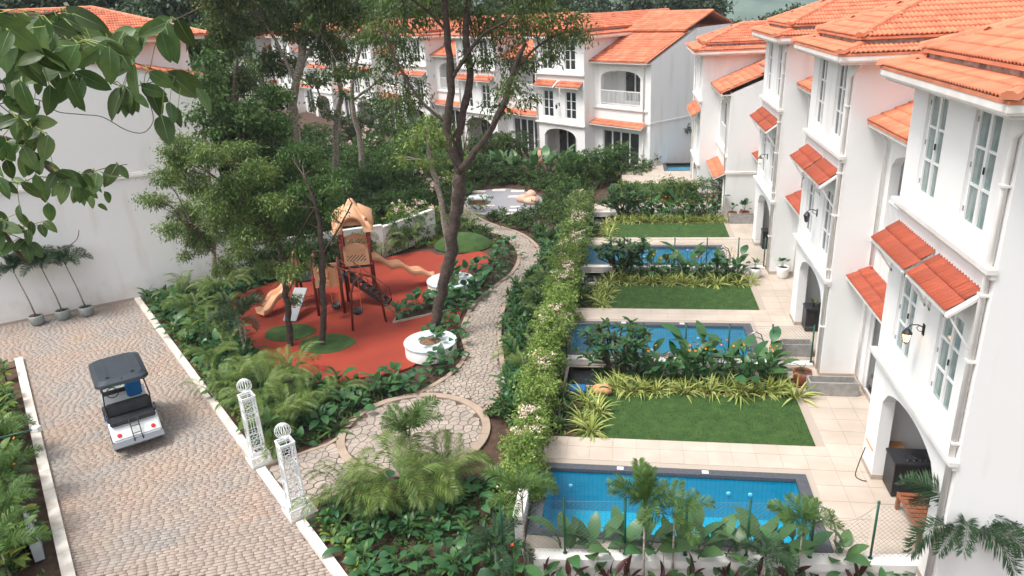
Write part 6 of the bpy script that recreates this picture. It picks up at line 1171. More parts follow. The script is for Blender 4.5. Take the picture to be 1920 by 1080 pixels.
# ---------------------------------------------------------------- objects
# fences
def fence(label, pts, h, z, mesh_mat='wire', sag=None, group=None, cell=.105, wr=.0026):
    t = thing('chain_link_fence', label, 'fence', (pts[0][0], pts[0][1], z)); o = np.array(pts[0])
    P = [np.array(p) - o for p in pts]
    for p in P:
        q = thing
        m = MB().tube([(p[0], p[1], 0), (p[0], p[1], h)], .026, 8).lathe([(.032, 0), (.03, .03), (.001, .035)], 8, (p[0], p[1], h)); m.lathe([(.001, .012), (.05, .01), (.05, 0)], 8, (p[0], p[1], 0)); m.build('post', 'green_post', t, True)
    for i in range(len(P) - 1):
        a, b = P[i], P[i + 1]; L = np.linalg.norm(b - a); d = (b - a) / L; w = MB(); n = int((L + h) / cell)
        top = lambda s: h - .04 - (sag * math.sin(PI * min(1, max(0, s / L))) if sag and i == sag_i else 0)
        for sgn in (1, -1):
            for k in range(-int(h / cell) - 1, int(L / cell) + 1):
                s0 = k * cell; pts_ = []
                for zz in np.arange(.05, h - .03, cell):
                    s = s0 + (zz if sgn > 0 else h - zz)
                    if 0 <= s <= L and zz <= top(s): pts_.append((d[0] * s, d[1] * s, zz))
                if len(pts_) > 1: w.tube([(a[0] + x, a[1] + y, z_) for x, y, z_ in (pts_[0], pts_[-1])], wr, 3, False)
        N = 14 if (sag and i == sag_i) else 1
        w.tube([(a[0] + d[0] * L * j / N, a[1] + d[1] * L * j / N, top(L * j / N)) for j in range(N + 1)], wr * 1.5, 4, False)
        tag(w.build('wire_mesh', mesh_mat, t), kind='stuff')
    return t
sag_i = 5
fy = lambda x: 12.42 + (x + 1.95) / 8.15 * .56
fence('green wire fence on the white wall in front of the nearest pool, one bay sagging', [(x, fy(x)) for x in (-2.62, -1.29, -.03, 1.22, 2.47, 3.75, 4.95, 5.92)], 1.38, .02, sag=.42)
sag_i = -1
fence('green wire fence in front of the second pool, behind the plumeria', [(x, 21.72) for x in (-2.0, -.80, .48, 1.82, 3.15, 4.45, 5.68)], 1.25, .02)
fence('green wire fence in front of the third pool', [(x, 30.65) for x in (-2.0, -.80, .56, 1.95, 3.3, 4.6, 5.68)], 1.25, .02, wr=.003, cell=.13)
fence('wire fence overgrown with vines beyond the third garden', [(x, 39.55) for x in (-1.0, 1.2, 3.4, 5.6)], 1.5, .02, wr=.003, cell=.16)
hw = thing('hedge_wall', 'long white garden wall under the flowering hedge beside the pools', 'wall', (-2.36, 13.0, G))
MB().box(-.10, .08, 0, 27.2, 0, 1.0).build('wall_body', 'wall', hw)
for i in range(17): MB().box(-.13, .11, i * 1.6 + .005, i * 1.6 + 1.595, 1.0, 1.06).build('cap_block', 'trim', hw)
gw = thing('garden_wall', 'low grey-white garden wall behind the play tower', 'wall', (-18.6, 30.4, G)); L1 = Vector((6.4, 3.3, 0)); L2 = Vector((8.2, 6.6, 0))
wb = MB(); wb.bar((0, 0, .8), (6.4, 3.3, .8), .2, 1.6); wb.bar((6.4, 3.3, .75), (8.2, 6.6, .75), .2, 1.5); wb.build('wall_body', 'wall', gw); MB().bar((0, 0, 1.63), (6.4, 3.3, 1.63), .26, .06).build('cap', 'trim', gw)
MB().bar((6.42, 3.34, 1.53), (8.2, 6.6, 1.53), .26, .06).build('cap', 'trim', gw)
# gate pillars of white wrought iron
def pillar(label, x, y, rz):
    t = thing('gate_pillar', label, 'gate pillar', (x, y, G), rz)
    MB().box(-.42, .30, -.28, .42, -.04, .10).build('plinth', 'kerb', t, bevel=.01)
    b = MB(); z0 = .10
    def ringz(hw_, z, w=.028):
        for a, c in (((-hw_, -hw_), (hw_, -hw_)), ((hw_, -hw_), (hw_, hw_)), ((hw_, hw_), (-hw_, hw_)), ((-hw_, hw_), (-hw_, -hw_))): b.bar((*a, z), (*c, z), w)
    ringz(.25, z0 + .02, .04); ringz(.25, z0 + .22, .035); ringz(.185, z0 + .27, .03); ringz(.165, z0 + 1.98, .035); ringz(.18, z0 + 2.03, .03)
    for sx in (-1, 1):
        for sy in (-1, 1): b.bar((sx * .25, sy * .25, z0), (sx * .25, sy * .25, z0 + .22), .035); b.bar((sx * .178, sy * .178, z0 + .24), (sx * .165, sy * .165, z0 + 2.02), .032)
    b.build('frame', 'white_iron', t)
    for s in range(4):
        m = MB()
        def C(cx, cz, r, a0, a1, k=10, rr=.0065): m.tube([(cx + r * math.cos(a0 + (a1 - a0) * i / k), -.17, cz + r * math.sin(a0 + (a1 - a0) * i / k)) for i in range(k + 1)], rr, 4)
        for cz in (.50, .80, 1.50, 1.80):
            for q in (-1, 1): C(q * .055, z0 + cz, .055, 0, 5.2); C(q * .06, z0 + cz - .13, .045, PI, PI + 5)
        C(0, z0 + .66, .12, 0, 6.28, 16); C(0, z0 + 1.64, .12, 0, 6.28, 16)
        for x_ in (-.07, 0, .07): m.bar((x_, -.17, z0 + .92), (x_, -.17, z0 + 1.4), .012)
        for z in (.34, .92, 1.4, 1.92): m.bar((-.16, -.17, z0 + z), (.16, -.17, z0 + z), .016)
        for x_ in (-.15, -.05, .05, .15):
            m.tube([(x_ - .04, -.245, z0 + .04), (x_ + .03, -.245, z0 + .10), (x_ - .03, -.245, z0 + .15), (x_ + .04, -.245, z0 + .2)], .008, 4)
        me = m.mesh('scroll_panel'); me.materials.append(M['white_iron']); o = link('scroll_panel', me, t); o.rotation_euler = (0, 0, s * PI / 2)
    g_ = MB(); cz = z0 + 2.33; R_ = .19
    for k in range(8):
        a = k * PI / 8; g_.tube([(R_ * math.sin(u) * math.cos(a), R_ * math.sin(u) * math.sin(a), cz + R_ * math.cos(u)) for u in np.linspace(0, 2 * PI, 21)], .007, 4, False)
    g_.tube([(.06 * math.cos(u), .06 * math.sin(u), cz - R_) for u in np.linspace(0, 2 * PI, 13)], .012, 5, False); g_.tube([(0, 0, cz + R_), (0, 0, cz + R_ + .03)], .015, 6)
    for k in range(3): g_.bar((.06 * math.cos(k * 2.1), .06 * math.sin(k * 2.1), cz - R_), (.15 * math.cos(k * 2.1), .15 * math.sin(k * 2.1), z0 + 2.03), .012)
    g_.build('wire_ball', 'white_iron', t)
PA = math.atan2(E1[1], E1[0])
pillar('white wrought-iron gate pillar with wire ball, the farther of the two beside the drive', *dr(12.78, DW + .25), PA)
pillar('white wrought-iron gate pillar with wire ball, the nearer of the two beside the drive', *dr(15.7, DW + .25), PA)
# golf cart; local +y is forward
gc = thing('golf_cart', 'white golf cart with dark blue-grey roof and black rear-facing seat parked on the drive', 'golf cart', (-14.93, 17.3, G + .02), math.radians(43)); gc.scale = (1.12, 1.12, 1.1)
def bprism(name, mt, pts, x0, x1, bevel=.03, parent=None, smooth=False):     # profile in (y,z) extruded in x
    n = len(pts); mb = MB().add([(x0, y, z) for y, z in pts] + [(x1, y, z) for y, z in pts], [tuple(range(n)), tuple(range(n, 2 * n))[::-1]] + [(i, n + i, n + (i + 1) % n, (i + 1) % n) for i in range(n)])
    return mb.build(name, mt, parent or gc, bevel=bevel, smooth=False)
bprism('rear_body', 'cart_white', [(-1.22, .36), (-1.25, .44), (-1.02, .74), (-.62, .76), (-.55, .28), (-1.0, .28)], -.58, .58, .04)
bprism('floor_pan', 'blackp', [(-.56, .30), (1.05, .30), (1.05, .36), (-.56, .36)], -.56, .56, .01)
bprism('front_cowl', 'cart_white', [(1.0, .34), (1.32, .36), (1.38, .50), (1.22, .78), (1.02, .86), (.98, .60)], -.56, .56, .05)
bprism('seat_base', 'blackp', [(-.56, .34), (.1, .34), (.1, .62), (-.56, .62)], -.54, .54, .02)
bprism('side_panel', 'blue', [(-.50, .30), (.12, .30), (.12, .60), (-.50, .62)], -.585, -.545, .008); bprism('side_panel', 'blue', [(-.50, .30), (.12, .30), (.12, .60), (-.50, .62)], .545, .585, .008)
bprism('front_seat', 'blackp', [(-.36, .63), (.16, .63), (.16, .74), (-.36, .74)], -.53, .53, .03)
bprism('front_backrest', 'blackp', [(-.40, .80), (-.30, .80), (-.36, 1.14), (-.46, 1.14)], -.52, .52, .03)
bprism('rear_backrest', 'blackp', [(-.62, .86), (-.53, .86), (-.50, 1.16), (-.58, 1.17)], -.52, .52, .03)
bprism('rear_seat', 'blackp', [(-1.08, .77), (-.66, .77), (-.66, .88), (-1.08, .87)], -.54, .54, .03)
bprism('rear_footplate', 'grey_pl', [(-1.42, .30), (-1.20, .30), (-1.20, .40), (-1.26, .42), (-1.44, .34)], -.60, .60, .01)
hd = MB()
for x in (-.10, .10): hd.tube([(x, -1.06, .90), (x, -1.13, .74), (x, -1.29, .45), (x, -1.36, .38)], .014, 6)
for yz in ((-1.15, .71), (-1.24, .54)): hd.tube([(-.1, *yz), (.1, *yz)], .011, 6)
hd.build('rear_grab_frame', 'black', gc, True)
for x in (-.40, .40): MB().lathe([(.001, .022), (.045, .02), (.055, 0)], 16).build('tail_light', 'clamp', gc).matrix_local = Matrix.Translation((x, -1.175, .56)) @ Matrix.Rotation(math.radians(52), 4, 'X')
for sx in (-1, 1):
    for y in (-.82, 1.0):
        w = MB().lathe([(.12, -.075), (.19, -.08), (.225, -.055), (.235, 0), (.225, .055), (.19, .08), (.12, .075)], 24).build('wheel', 'tyre', gc, True); w.matrix_local = Matrix.Translation((sx * .52, y, .225)) @ Matrix.Rotation(PI / 2, 4, 'Y')
        MB().lathe([(.001, .02), (.05, .03), (.06, .045), (.125, .07), (.13, -.07), (.001, -.07)], 20).build('rim', 'chrome', w, True)
    MB().tube([(sx * .53, -.95, .86), (sx * .57, -.98, .98), (sx * .57, -.78, 1.02), (sx * .56, -.66, .92)], .015, 6).build('armrest', 'black', gc, True)
    fr = MB().tube([(sx * .50, -.60, .60), (sx * .52, -.66, 1.0), (sx * .53, -.72, 1.3), (sx * .48, -.60, 1.80)], .018, 7).tube([(sx * .50, 1.15, .80), (sx * .48, .98, 1.3), (sx * .46, .86, 1.80)], .018, 7); fr.build('roof_strut', 'black', gc, True)
MB().box(-.46, .46, .93, 1.0, 1.2, 1.215).build('windscreen_bar', 'black', gc)
ws = MB().add([(-.46, 1.12, .88), (.46, 1.12, .88), (.44, .90, 1.70), (-.44, .90, 1.70)], [(0, 1, 2, 3)]).build('windscreen', 'water', gc)
sw = MB(); sw.tube([(.15 * math.cos(u) - .25, .62 + .15 * math.sin(u) * .6, .98 + .15 * math.sin(u) * .75) for u in np.linspace(0, 2 * PI, 17)], .014, 6, False); sw.tube([(-.25, .62, .98), (-.25, .95, .78)], .02, 6); sw.build('steering_wheel', 'black', gc, True)
MB().box(-.5, .5, .93, 1.02, .78, .9).build('dashboard', 'blackp', gc, bevel=.02)
bag = MB().box(.08, .46, .45, .78, .76, 1.18).build('blue_box', 'blue', None, bevel=.04); bag.location = gc.location; bag.rotation_euler = gc.rotation_euler; bag.scale = gc.scale; bag.location.z += .0; tag(bag, 'blue box on the front seat of the golf cart, under its roof', 'box')
MB().box(-.5, .5, .30, .9, .355, .37).build('floor_mat', 'grey_pl', gc)
rp = []
def rr_(hx, hy, r, n=5):
    out = []
    for cx, cy, a0 in ((hx - r, hy - r, 0), (-hx + r, hy - r, PI / 2), (-hx + r, -hy + r, PI), (hx - r, -hy + r, 1.5 * PI)):
        for k in range(n + 1): a = a0 + PI / 2 * k / n; out.append((cx + r * math.cos(a), cy + r * math.sin(a)))
    return out
lv = [(rr_(.60, .88, .16), 1.76), (rr_(.635, .92, .2), 1.79), (rr_(.62, .90, .2), 1.86), (rr_(.50, .78, .2), 1.93), (rr_(.36, .62, .16), 1.925)]
rm = MB(); nP = len(lv[0][0])
for pl_, z in lv: rm.v += [(x, y + .12, z) for x, y in pl_]
for q in range(len(lv) - 1): rm.f += [(q * nP + i, q * nP + (i + 1) % nP, (q + 1) * nP + (i + 1) % nP, (q + 1) * nP + i) for i in range(nP)]
rm.f.append(tuple((len(lv) - 1) * nP + i for i in range(nP))); rm.f.append(tuple(range(nP))[::-1])
ro = rm.build('roof', 'cart_roof', gc)
for x in (-.30, .30): MB().box(x - .05, x + .05, -.5, .72, 1.915, 1.95).build('roof_rib', 'cart_roof', ro, bevel=.015)
for x, y in ((-.5, -.55), (.5, -.55), (-.5, .8), (.5, .8), (0, .93), (0, -.7)): MB().lathe([(.02, 1.935), (.018, 1.95), (.001, 1.95)], 8, (x * .9, y, -.03)).build('roof_bolt', 'black', ro)
# play structure; origin at the foot of its main post, local x = towards the slide
pt_ = thing('play_structure', 'sand-coloured play tower with gabled roof, wavy slide and brown posts on the red surface', 'play structure', (-11.5, 28.35, G + .03), math.radians(18)); pt_.scale = (1.04, 1.04, 1.02)
H_ = 1.55
def post(x, y, z1, r=.062): 
    p = MB().tube([(x, y, 0), (x, y, z1)], r, 12).lathe([(r, 0), (r * .8, .04), (.001, .05)], 12, (x, y, z1)).build('post', 'play_post', pt_, True)
    for z in [q for q in (H_ + .05, H_ + .9, z1 - .8) if .5 < q < z1 - .3]:
        MB().lathe([(r + .003, -.035), (r + .018, -.03), (r + .018, .03), (r + .003, .035)], 12, (x, y, z)).build('clamp', 'clamp', p)
for x, y, z in ((-.55, -.55, 3.5), (.55, -.55, 3.5), (-.55, .55, 3.5), (.55, .55, 3.5)): post(x, y, z)
for x, y, z in ((-.65, -1.75, 2.35), (-1.65, -1.75, 2.35), (-1.65, -.65, 2.35), (-2.5, -.6, 2.2), (-2.5, .5, 2.2)): post(x, y, z)
MB().box(-.62, .62, -.62, .62, H_ - .08, H_).build('platform', 'blackp', pt_); MB().box(-1.66, -.56, -1.75, -.56, H_ - .28, H_ - .2).build('platform', 'blackp', pt_); MB().box(-2.55, -1.6, -.6, .55, H_ - .48, H_ - .4).build('platform', 'blackp', pt_)
# roof: gabled shell with arched openings on each side
def arch_gable(name, rotz):
    m = MB(); n = 14; hwd = .82; 
    outer, inner = [], []
    for i in range(n + 1):
        a = PI * i / n; inner.append((-.40 * math.cos(a), 3.18 + .42 * math.sin(a)))
        t_ = i / n; outer.append((-.52 * math.cos(a), 3.20 + .54 * math.sin(a)))
    y0, y1 = -.80, -.45
    inner = [(-.42, 3.0)] + inner + [(.42, 3.0)]; outer = [(-.80, 3.02)] + outer + [(.80, 3.02)]; k = len(inner)
    vs = [(x, y0, z) for x, z in outer] + [(x, y0, z) for x, z in inner] + [(x * .34, y0 * .34, z + (4.22 - z) * .66) for x, z in outer] + [(x, y1, z) for x, z in inner]
    fs = []
    for i in range(k - 1): fs += [(i, i + 1, k + i + 1, k + i), (i, 2 * k + i, 2 * k + i + 1, i + 1), (k + i, k + i + 1, 3 * k + i + 1, 3 * k + i)]
    m.add(vs, fs); o = m.build(name, 'play', pt_, True); o.rotation_euler = (0, 0, rotz); return o
for q in range(4): arch_gable('roof_arch', q * PI / 2)
pr = MB(); lv = [(.66, 3.30), (.50, 3.58), (.34, 3.82), (.22, 4.0), (.10, 4.22), (.04, 4.27)]
for r_, z in lv: pr.v += [(x, y + .0, z) for x, y in rr_(r_, r_, r_ * .3, 3)]
nP = 16
for q in range(len(lv) - 1): pr.f += [(q * nP + i, q * nP + (i + 1) % nP, (q + 1) * nP + (i + 1) % nP, (q + 1) * nP + i) for i in range(nP)]
pr.f.append(tuple((len(lv) - 1) * nP + i for i in range(nP)))
pr.build('roof', 'play', pt_, False)
for q, (x, y) in enumerate(((.62, .62), (-.62, .62), (.62, -.62), (-.62, -.62))): MB().tube([(x * 1.15, y * 1.15, 3.0), (x * 1.12, y * 1.12, 3.12), (x * .7, y * .7, 3.6)], [.07, .10, .05], 10).build('roof_corner', 'play', pt_, True)
def slot_panel(x0, x1, z0, z1, y, rz=0, top=True, slots=True, org=(0, 0)):
    m = MB(); n = 10; th = .05; zt_ = lambda x: z1 + (.12 * math.sin(PI * (x - x0) / (x1 - x0)) ** 2 if top else 0)
    if slots:
        m.box(x0, x0 + .12, y, y + th, z0, z1); m.box(x1 - .12, x1, y, y + th, z0, z1); m.box(x0 + .12, x1 - .12, y, y + th, z0, z0 + .16)
        w = x1 - x0 - .24
        for i in range(-3, 7):
            a = x0 + .12 + i * .145; pts = []
            p0 = (max(a, x0 + .12), z0 + .16 + max(0, x0 + .12 - a) * .95); p1 = (a + .62, z0 + .16 + .59)
            if p1[0] > x1 - .12: p1 = (x1 - .12, z0 + .16 + (x1 - .12 - a) * .95)
            if p0[0] < p1[0] and p0[1] < z1 - .1 and p1[1] > z0 + .16: m.bar((p0[0], y + th / 2, p0[1]), (p1[0], y + th / 2, min(p1[1], z1 - .02)), .055, .045, (0, 1, 0))
        zb = z1 - .14
    else: zb = z0
    for i in range(n):
        a, b = x0 + (x1 - x0) * i / n, x0 + (x1 - x0) * (i + 1) / n
        m.add([(a, y, zb), (b, y, zb), (b, y, zt_(b)), (a, y, zt_(a)), (a, y + th, zb), (b, y + th, zb), (b, y + th, zt_(b)), (a, y + th, zt_(a))], [(0, 1, 2, 3), (5, 4, 7, 6), (3, 2, 6, 7), (0, 4, 5, 1)])
    o = m.build('panel', 'play', pt_); o.location = (org[0], org[1], 0); o.rotation_euler = (0, 0, rz); return o
slot_panel(-.5, .5, H_ + .02, H_ + .86, -.60); slot_panel(-.5, .5, H_ + .1, H_ + .95, .55)
p2 = slot_panel(-1.62, -.70, H_ - .35, H_ + .62, -1.80, top=False, slots=False)
em = MB()                                                   # raised curly relief on the near panel
em.tube([(-1.28 + .20 * math.cos(u), -1.81, H_ + .22 + .20 * math.sin(u)) for u in np.linspace(PI * .9, -PI * .5, 12)], [.035 + .03 * math.sin(i / 11 * PI) for i in range(12)], 8); em.tube([(-1.28, -1.81, H_ + .02), (-1.12, -1.81, H_ - .1), (-1.02, -1.81, H_ - .22), (-1.25, -1.81, H_ - .28)], [.05, .08, .07, .04], 8); em.build('relief', 'play', p2, True)
MB().lathe([(.001, .02), (.10, .015), (.11, 0)], 14).build('grey_disc', 'play_grey', p2).matrix_local = Matrix.Translation((-1.38, -1.80, H_ - .1)) @ Matrix.Rotation(PI / 2, 4, 'X')
for (x, y, s_) in ((-1.66, -1.2, 0), (-2.52, 0, 0)):
    q_ = MB().box(-.025, .025, -.5, .5, H_ - .3, H_ + .5); q_.tube([(0, -.3, H_ + .5), (0, -.1, H_ + .66), (0, .2, H_ + .62), (0, .4, H_ + .5)], .05, 8); o = q_.build('panel', 'play', pt_, bevel=.01); o.location = (x, y, 0)
# wavy slide towards +x
def slide(x0, y0, z0, dirx, diry, L, zend, w, waves, mt='play'):
    m = MB(); n = 26; prof = [(-.5, .16), (-.46, .18), (-.40, .02), (-.3, -.03), (.3, -.03), (.40, .02), (.46, .18), (.5, .16), (.47, -.06), (-.47, -.06)]; k = len(prof); d = Vector((dirx, diry, 0)).normalized(); s_ = Vector((-d.y, d.x, 0))
    for i in range(n + 1):
        t_ = i / n; z = z0 + (zend - z0) * (t_ ** 1.0) + .10 * math.sin(t_ * waves * 2 * PI) * (1 - t_) ** .3 + (.0 if t_ < .9 else .1 * (t_ - .9) * 10 * .6)
        c = Vector((x0, y0, z)) + d * L * t_
        for a, b in prof: m.v.append(tuple(c + s_ * a * w + Vector((0, 0, b))))
        if i: m.f += [((i - 1) * k + j, (i - 1) * k + (j + 1) % k, i * k + (j + 1) % k, i * k + j) for j in range(k)]
    m.f += [tuple(range(k))[::-1], tuple(n * k + j for j in range(k))]; return m.build('slide', mt, pt_, True)
slide(.6, 0, H_ + .05, 1, .28, 2.7, .16, .62, 3)
slide(-2.55, 0, H_ - .35, -1, -.9, 1.9, .12, .6, 2)
bd = MB().bar((-2.3, -.9, .95), (-2.75, -2.1, .05), .55, .04).build('climbing_board', 'play_grey', pt_); MB().lathe([(.001, .03), (.05, .02), (.06, 0)], 10, (-2.55, -1.62, .42)).build('climbing_hold', 'clamp', bd)
sb_ = MB()
for i in range(9): sb_.box(-.64 + .0, -.16 + .0, 0, .18, 0, .02) if False else None
st_ = tag(thing('stair', None, None), None); st_.parent = pt_; st_.location = (-.55, -.75, 0); st_.rotation_euler = (0, 0, math.radians(-18)); st_.name = 'stair'
MB().bar((.0, -.25, H_ - .2), (1.75, -.25, .02), .03, .16).build('stringer', 'blackp', st_); MB().bar((.0, .25, H_ - .2), (1.75, .25, .02), .03, .16).build('stringer', 'blackp', st_)
for i in range(8): t_ = (i + .5) / 8; MB().box(1.75 * t_ - .12, 1.75 * t_ + .12, -.25, .25, (H_ - .2) * (1 - t_) + .02, (H_ - .2) * (1 - t_) + .06).build('tread', 'blackp', st_)
for yy in (-.27, .27):
    rl = MB().tube([(0, yy, H_ + .45), (1.72, yy, .62), (1.78, yy, .05)], .018, 6)
    for i in range(7): t_ = (i + .5) / 7.4; rl.tube([(1.75 * t_, yy, (H_ - .15) * (1 - t_)), (1.75 * t_, yy, (H_ + .45) * (1 - t_) + .62 * t_)], .011, 5)
    rl.build('stair_rail', 'play_post', st_, True)
# swing: beam from the tower to an arch frame
sa = MB(); ax, ay = .35, -3.35
sa.tube([(ax - .62, ay - .25, 0), (ax - .5, ay - .2, 1.5), (ax - .34, ay - .14, 1.95), (ax, ay, 2.12), (ax + .34, ay + .14, 1.95), (ax + .5, ay + .2, 1.5), (ax + .62, ay + .25, 0)], .045, 10); sa.build('swing_arch', 'play_post', pt_, True)
MB().tube([(-1.3, -1.8, 2.2), (ax, ay, 2.12)], .04, 10).build('swing_beam', 'play_post', pt_, True)
B0, B1 = Vector((-1.3, -1.8, 2.2)), Vector((ax, ay, 2.12))
for t_ in (.12, .38, .64, .88): c = B0.lerp(B1, t_); MB().lathe([(.05, -.03), (.065, -.02), (.065, .02), (.05, .03)], 10, tuple(c)).build('beam_collar', 'fl_orange', pt_, True)
for t0, t1 in ((.16, .36), (.66, .86)):
    a, b = B0.lerp(B1, t0), B0.lerp(B1, t1); sw_ = MB().tube([tuple(a), (a.x, a.y, .55)], .012, 5).tube([tuple(b), (b.x, b.y, .55)], .012, 5).build('swing_rope', 'rope', pt_); c = (a + b) / 2
    MB().lathe([(.001, .42), (.13, .40), (.19, .46), (.20, .62), (.18, .62), (.15, .47), (.001, .45)], 12, (c.x, c.y, 0)).build('swing_seat', 'blackp', sw_, True)
# round white planters
for (x, y, r_, lb) in ((-7.0, 22.95, .92, 'round white planter ring with pale marble top at the foot of the dark forked tree'), (-7.7, 29.1, 1.0, 'round white planter ring behind the dark tree trunk, half hidden by leaves')):
    t = thing('planter_ring', lb, 'planter', (x, y, G + .02)); MB().lathe([(r_, 0), (r_, .42), (r_ - .02, .44)], 40).build('wall', 'trim', t, True)
    for q in range(8):
        a0, a1 = q * PI / 4 + .006, (q + 1) * PI / 4 - .006; P = [((r_ + .03) * math.cos(a0 + (a1 - a0) * i / 6), (r_ + .03) * math.sin(a0 + (a1 - a0) * i / 6)) for i in range(7)] + [((r_ * .42) * math.cos(a1 - (a1 - a0) * i / 6), (r_ * .42) * math.sin(a1 - (a1 - a0) * i / 6)) for i in range(7)]
        MB().prism(P, .44, .485, True).build('top_slab', 'ring', t)
    MB().prism([(r_ * .44 * math.cos(a * PI / 12), r_ * .44 * math.sin(a * PI / 12)) for a in range(24)], .3, .45).build('soil', 'litter', t)
leafy('broad_leaf_plant', 'green plant sprouting from the round white planter at the forked tree', (-6.75, 22.7, G + .45), 'phil', 9, 1., 501, h=.2)
leafy('broad_leaf_plant', 'low leafy plant growing against the near side of the round white planter', (-6.35, 21.95, G), 'phil', 10, 1.1, 502, h=.25)
leafy('broad_leaf_plant', 'broad-leaved plant growing inside the half hidden second planter ring', (-7.55, 28.9, G + .45), 'phil', 12, 1.25, 503, h=.35)
# potted palms
for i, (x, y) in enumerate(((-24.5, 24.75), (-23.75, 25.35), (-22.95, 25.75))):
    lb = ['grey-green bowl pot with young palm, leftmost of the three by the white wall', 'grey-green bowl pot with young palm, middle of the three by the white wall', 'grey-green bowl pot with young palm, rightmost of the three by the white wall'][i]
    t = thing('plant_pot', lb, 'pot', (x, y, G + .02)); MB().lathe([(.001, 0), (.17, 0), (.24, .08), (.29, .24), (.285, .40), (.27, .43), (.25, .43), (.25, .38)], 28).build('bowl', 'pot_grey', t, True); MB().prism([(.255 * math.cos(a * PI / 12), .255 * math.sin(a * PI / 12)) for a in range(24)], .34, .385).build('soil', 'soil', t)
    palm('foxtail_palm', lb.replace('grey-green bowl pot with young palm', 'dark palm growing in a grey pot'), (x, y, G + .4), 'fox', 1, 12, 1.95, .9, 600 + i, rad=.035, lean=(-.28, -.1), up=.45)
# terrace furniture
def trough(label, x, y, L, w, h, rz=0):
    t = thing('planter_trough', label, 'planter', (x, y, .0), rz); m = MB()
    m.box(-L / 2, L / 2, -w / 2, -w / 2 + .04, 0, h).box(-L / 2, L / 2, w / 2 - .04, w / 2, 0, h).box(-L / 2, -L / 2 + .04, -w / 2 + .04, w / 2 - .04, 0, h).box(L / 2 - .04, L / 2, -w / 2 + .04, w / 2 - .04, 0, h).box(-L / 2 + .04, L / 2 - .04, -w / 2 + .04, w / 2 - .04, .02, h * .55)
    m.build('trough', 'concrete', t)
trough('long empty grey concrete planter trough beside the terracotta pot', 5.85, 19.85, 1.35, .45, .42)
trough('grey concrete planter trough inside the second terrace fence', 5.35, 22.35, .95, .45, .42)
trough('grey concrete planter trough against the blank side wall of the fourth villa', 5.65, 37.3, 1.25, .45, .42)
def pot(label, x, y, r, h, mt, z=0., leaf_=None, n=8, sc=.8, pl=None):
    t = thing('plant_pot', label, 'pot', (x, y, z)); MB().lathe([(.001, 0), (r * .72, 0), (r * .85, h * .2), (r, h * .75), (r * .98, h), (r * .88, h), (r * .86, h * .85)], 26).build('pot', mt, t, True); MB().prism([(r * .87 * math.cos(a * PI / 10), r * .87 * math.sin(a * PI / 10)) for a in range(20)], h * .8, h * .87).build('soil', 'soil', t)
    if leaf_: leafy('potted_plant', pl, (x, y, z + h * .85), leaf_, n, sc, int(x * 100 + y), h=.22, elo=.1, ehi=1.3)
pot('round terracotta pot at the end of the first spider plant row', 5.13, 20.35, .27, .42, 'terracotta', leaf_='strap', n=9, sc=.7, pl='sparse green plant in the round terracotta pot')
MB().lathe([(.001, .0), (.30, 0), (.33, .04), (.30, .045)], 24, (5.13, 20.35, .001)).build('saucer', 'terracotta', None); tag(bpy.data.objects['saucer'], 'flat terracotta saucer under the round terracotta pot', 'saucer')
pot('white glazed pot on the second terrace near the recess', 6.2, 29.35, .25, .48, 'pot_white', leaf_='phil', n=8, sc=.6, pl='leafy plant in the white pot near the recess')
pot('white pot half hidden behind the second spider plant row', 5.12, 29.35, .25, .42, 'pot_white', leaf_='phil', n=8, sc=.65, pl='leafy plant in the half hidden white pot')
pot('dark red pot behind the grey trough, left of two', 5.25, 37.85, .24, .42, 'terracotta', leaf_='phil', n=6, sc=.7, pl='low plant in the left dark red pot')
pot('dark red pot behind the grey trough, right of two', 5.85, 37.85, .26, .44, 'terracotta', leaf_='phil', n=10, sc=.9, pl='taller leafy plant in the right dark red pot')
def cabinet(label, x, y, w, d, h, knobs, rz=0.):
    t = thing('outdoor_cabinet', label, 'cabinet', (x, y, 0), rz); MB().box(0, w, 0, d, .03, h - .06).build('body', 'black', t, bevel=.012); MB().box(-.02, w + .02, -.02, d + .02, h - .06, h).build('top', 'blackp', t, bevel=.01)
    for k in range(4): MB().box((.03 if k % 2 == 0 else w - .08), (.08 if k % 2 == 0 else w - .03), (.03 if k < 2 else d - .08), (.08 if k < 2 else d - .03), 0, .03).build('foot', 'black', t)
    if knobs:
        for kx in (.36, .52, .68, .82): MB().lathe([(.055, 0), (.05, .02), (.001, .02)], 14, (w * kx, .16, h + .001)).build('knob', 'black', t, True)
        MB().lathe([(.15, 0), (.15, .012), (.12, .013), (.001, .006)], 22, (w * .66, d * .55, h + .001)).build('burner', 'black', t, True)
cabinet('tall black cooking cabinet with round burner under the arch of the nearest villa', 5.98, 15.0, .86, .62, .92, True)
cabinet('black cabinet under the arch of the second villa, small plant on it', 5.98, 24.05, .7, .55, .85, False)
cabinet('black cabinet under the arch of the third villa', 5.98, 33.0, .6, .5, .85, False)
leafy('potted_plant', 'small bright plant on the black cabinet of the second villa', (6.25, 24.3, .85), 'yellow', 10, .8, 33, h=.2)
tb = thing('side_table', 'light wooden table top behind the nearest arch pillar', 'table', (5.75, 16.05, 0))
MB().box(-.02, .75, -.25, .25, .70, .74).build('table_top', 'wood_pale', tb)
for x, y in ((.02, -.2), (.7, -.2), (.02, .2), (.7, .2)): MB().box(x - .015, x + .015, y - .015, y + .015, 0, .70).build('leg', 'black', tb)
tag(MB().tube(smooth_line([(5.62, 15.95, .7), (5.5, 15.85, .35), (5.42, 15.75, .04), (5.5, 15.6, .02), (5.62, 15.55, .02)], 5), .012, 6).build('cable', 'black', None, True), 'black cable hanging down beside the nearest arch pillar', 'cable')
bn = thing('bench', 'brown slatted wooden bench on the deck below the nearest villa', 'bench', (5.95, 13.3, 0))
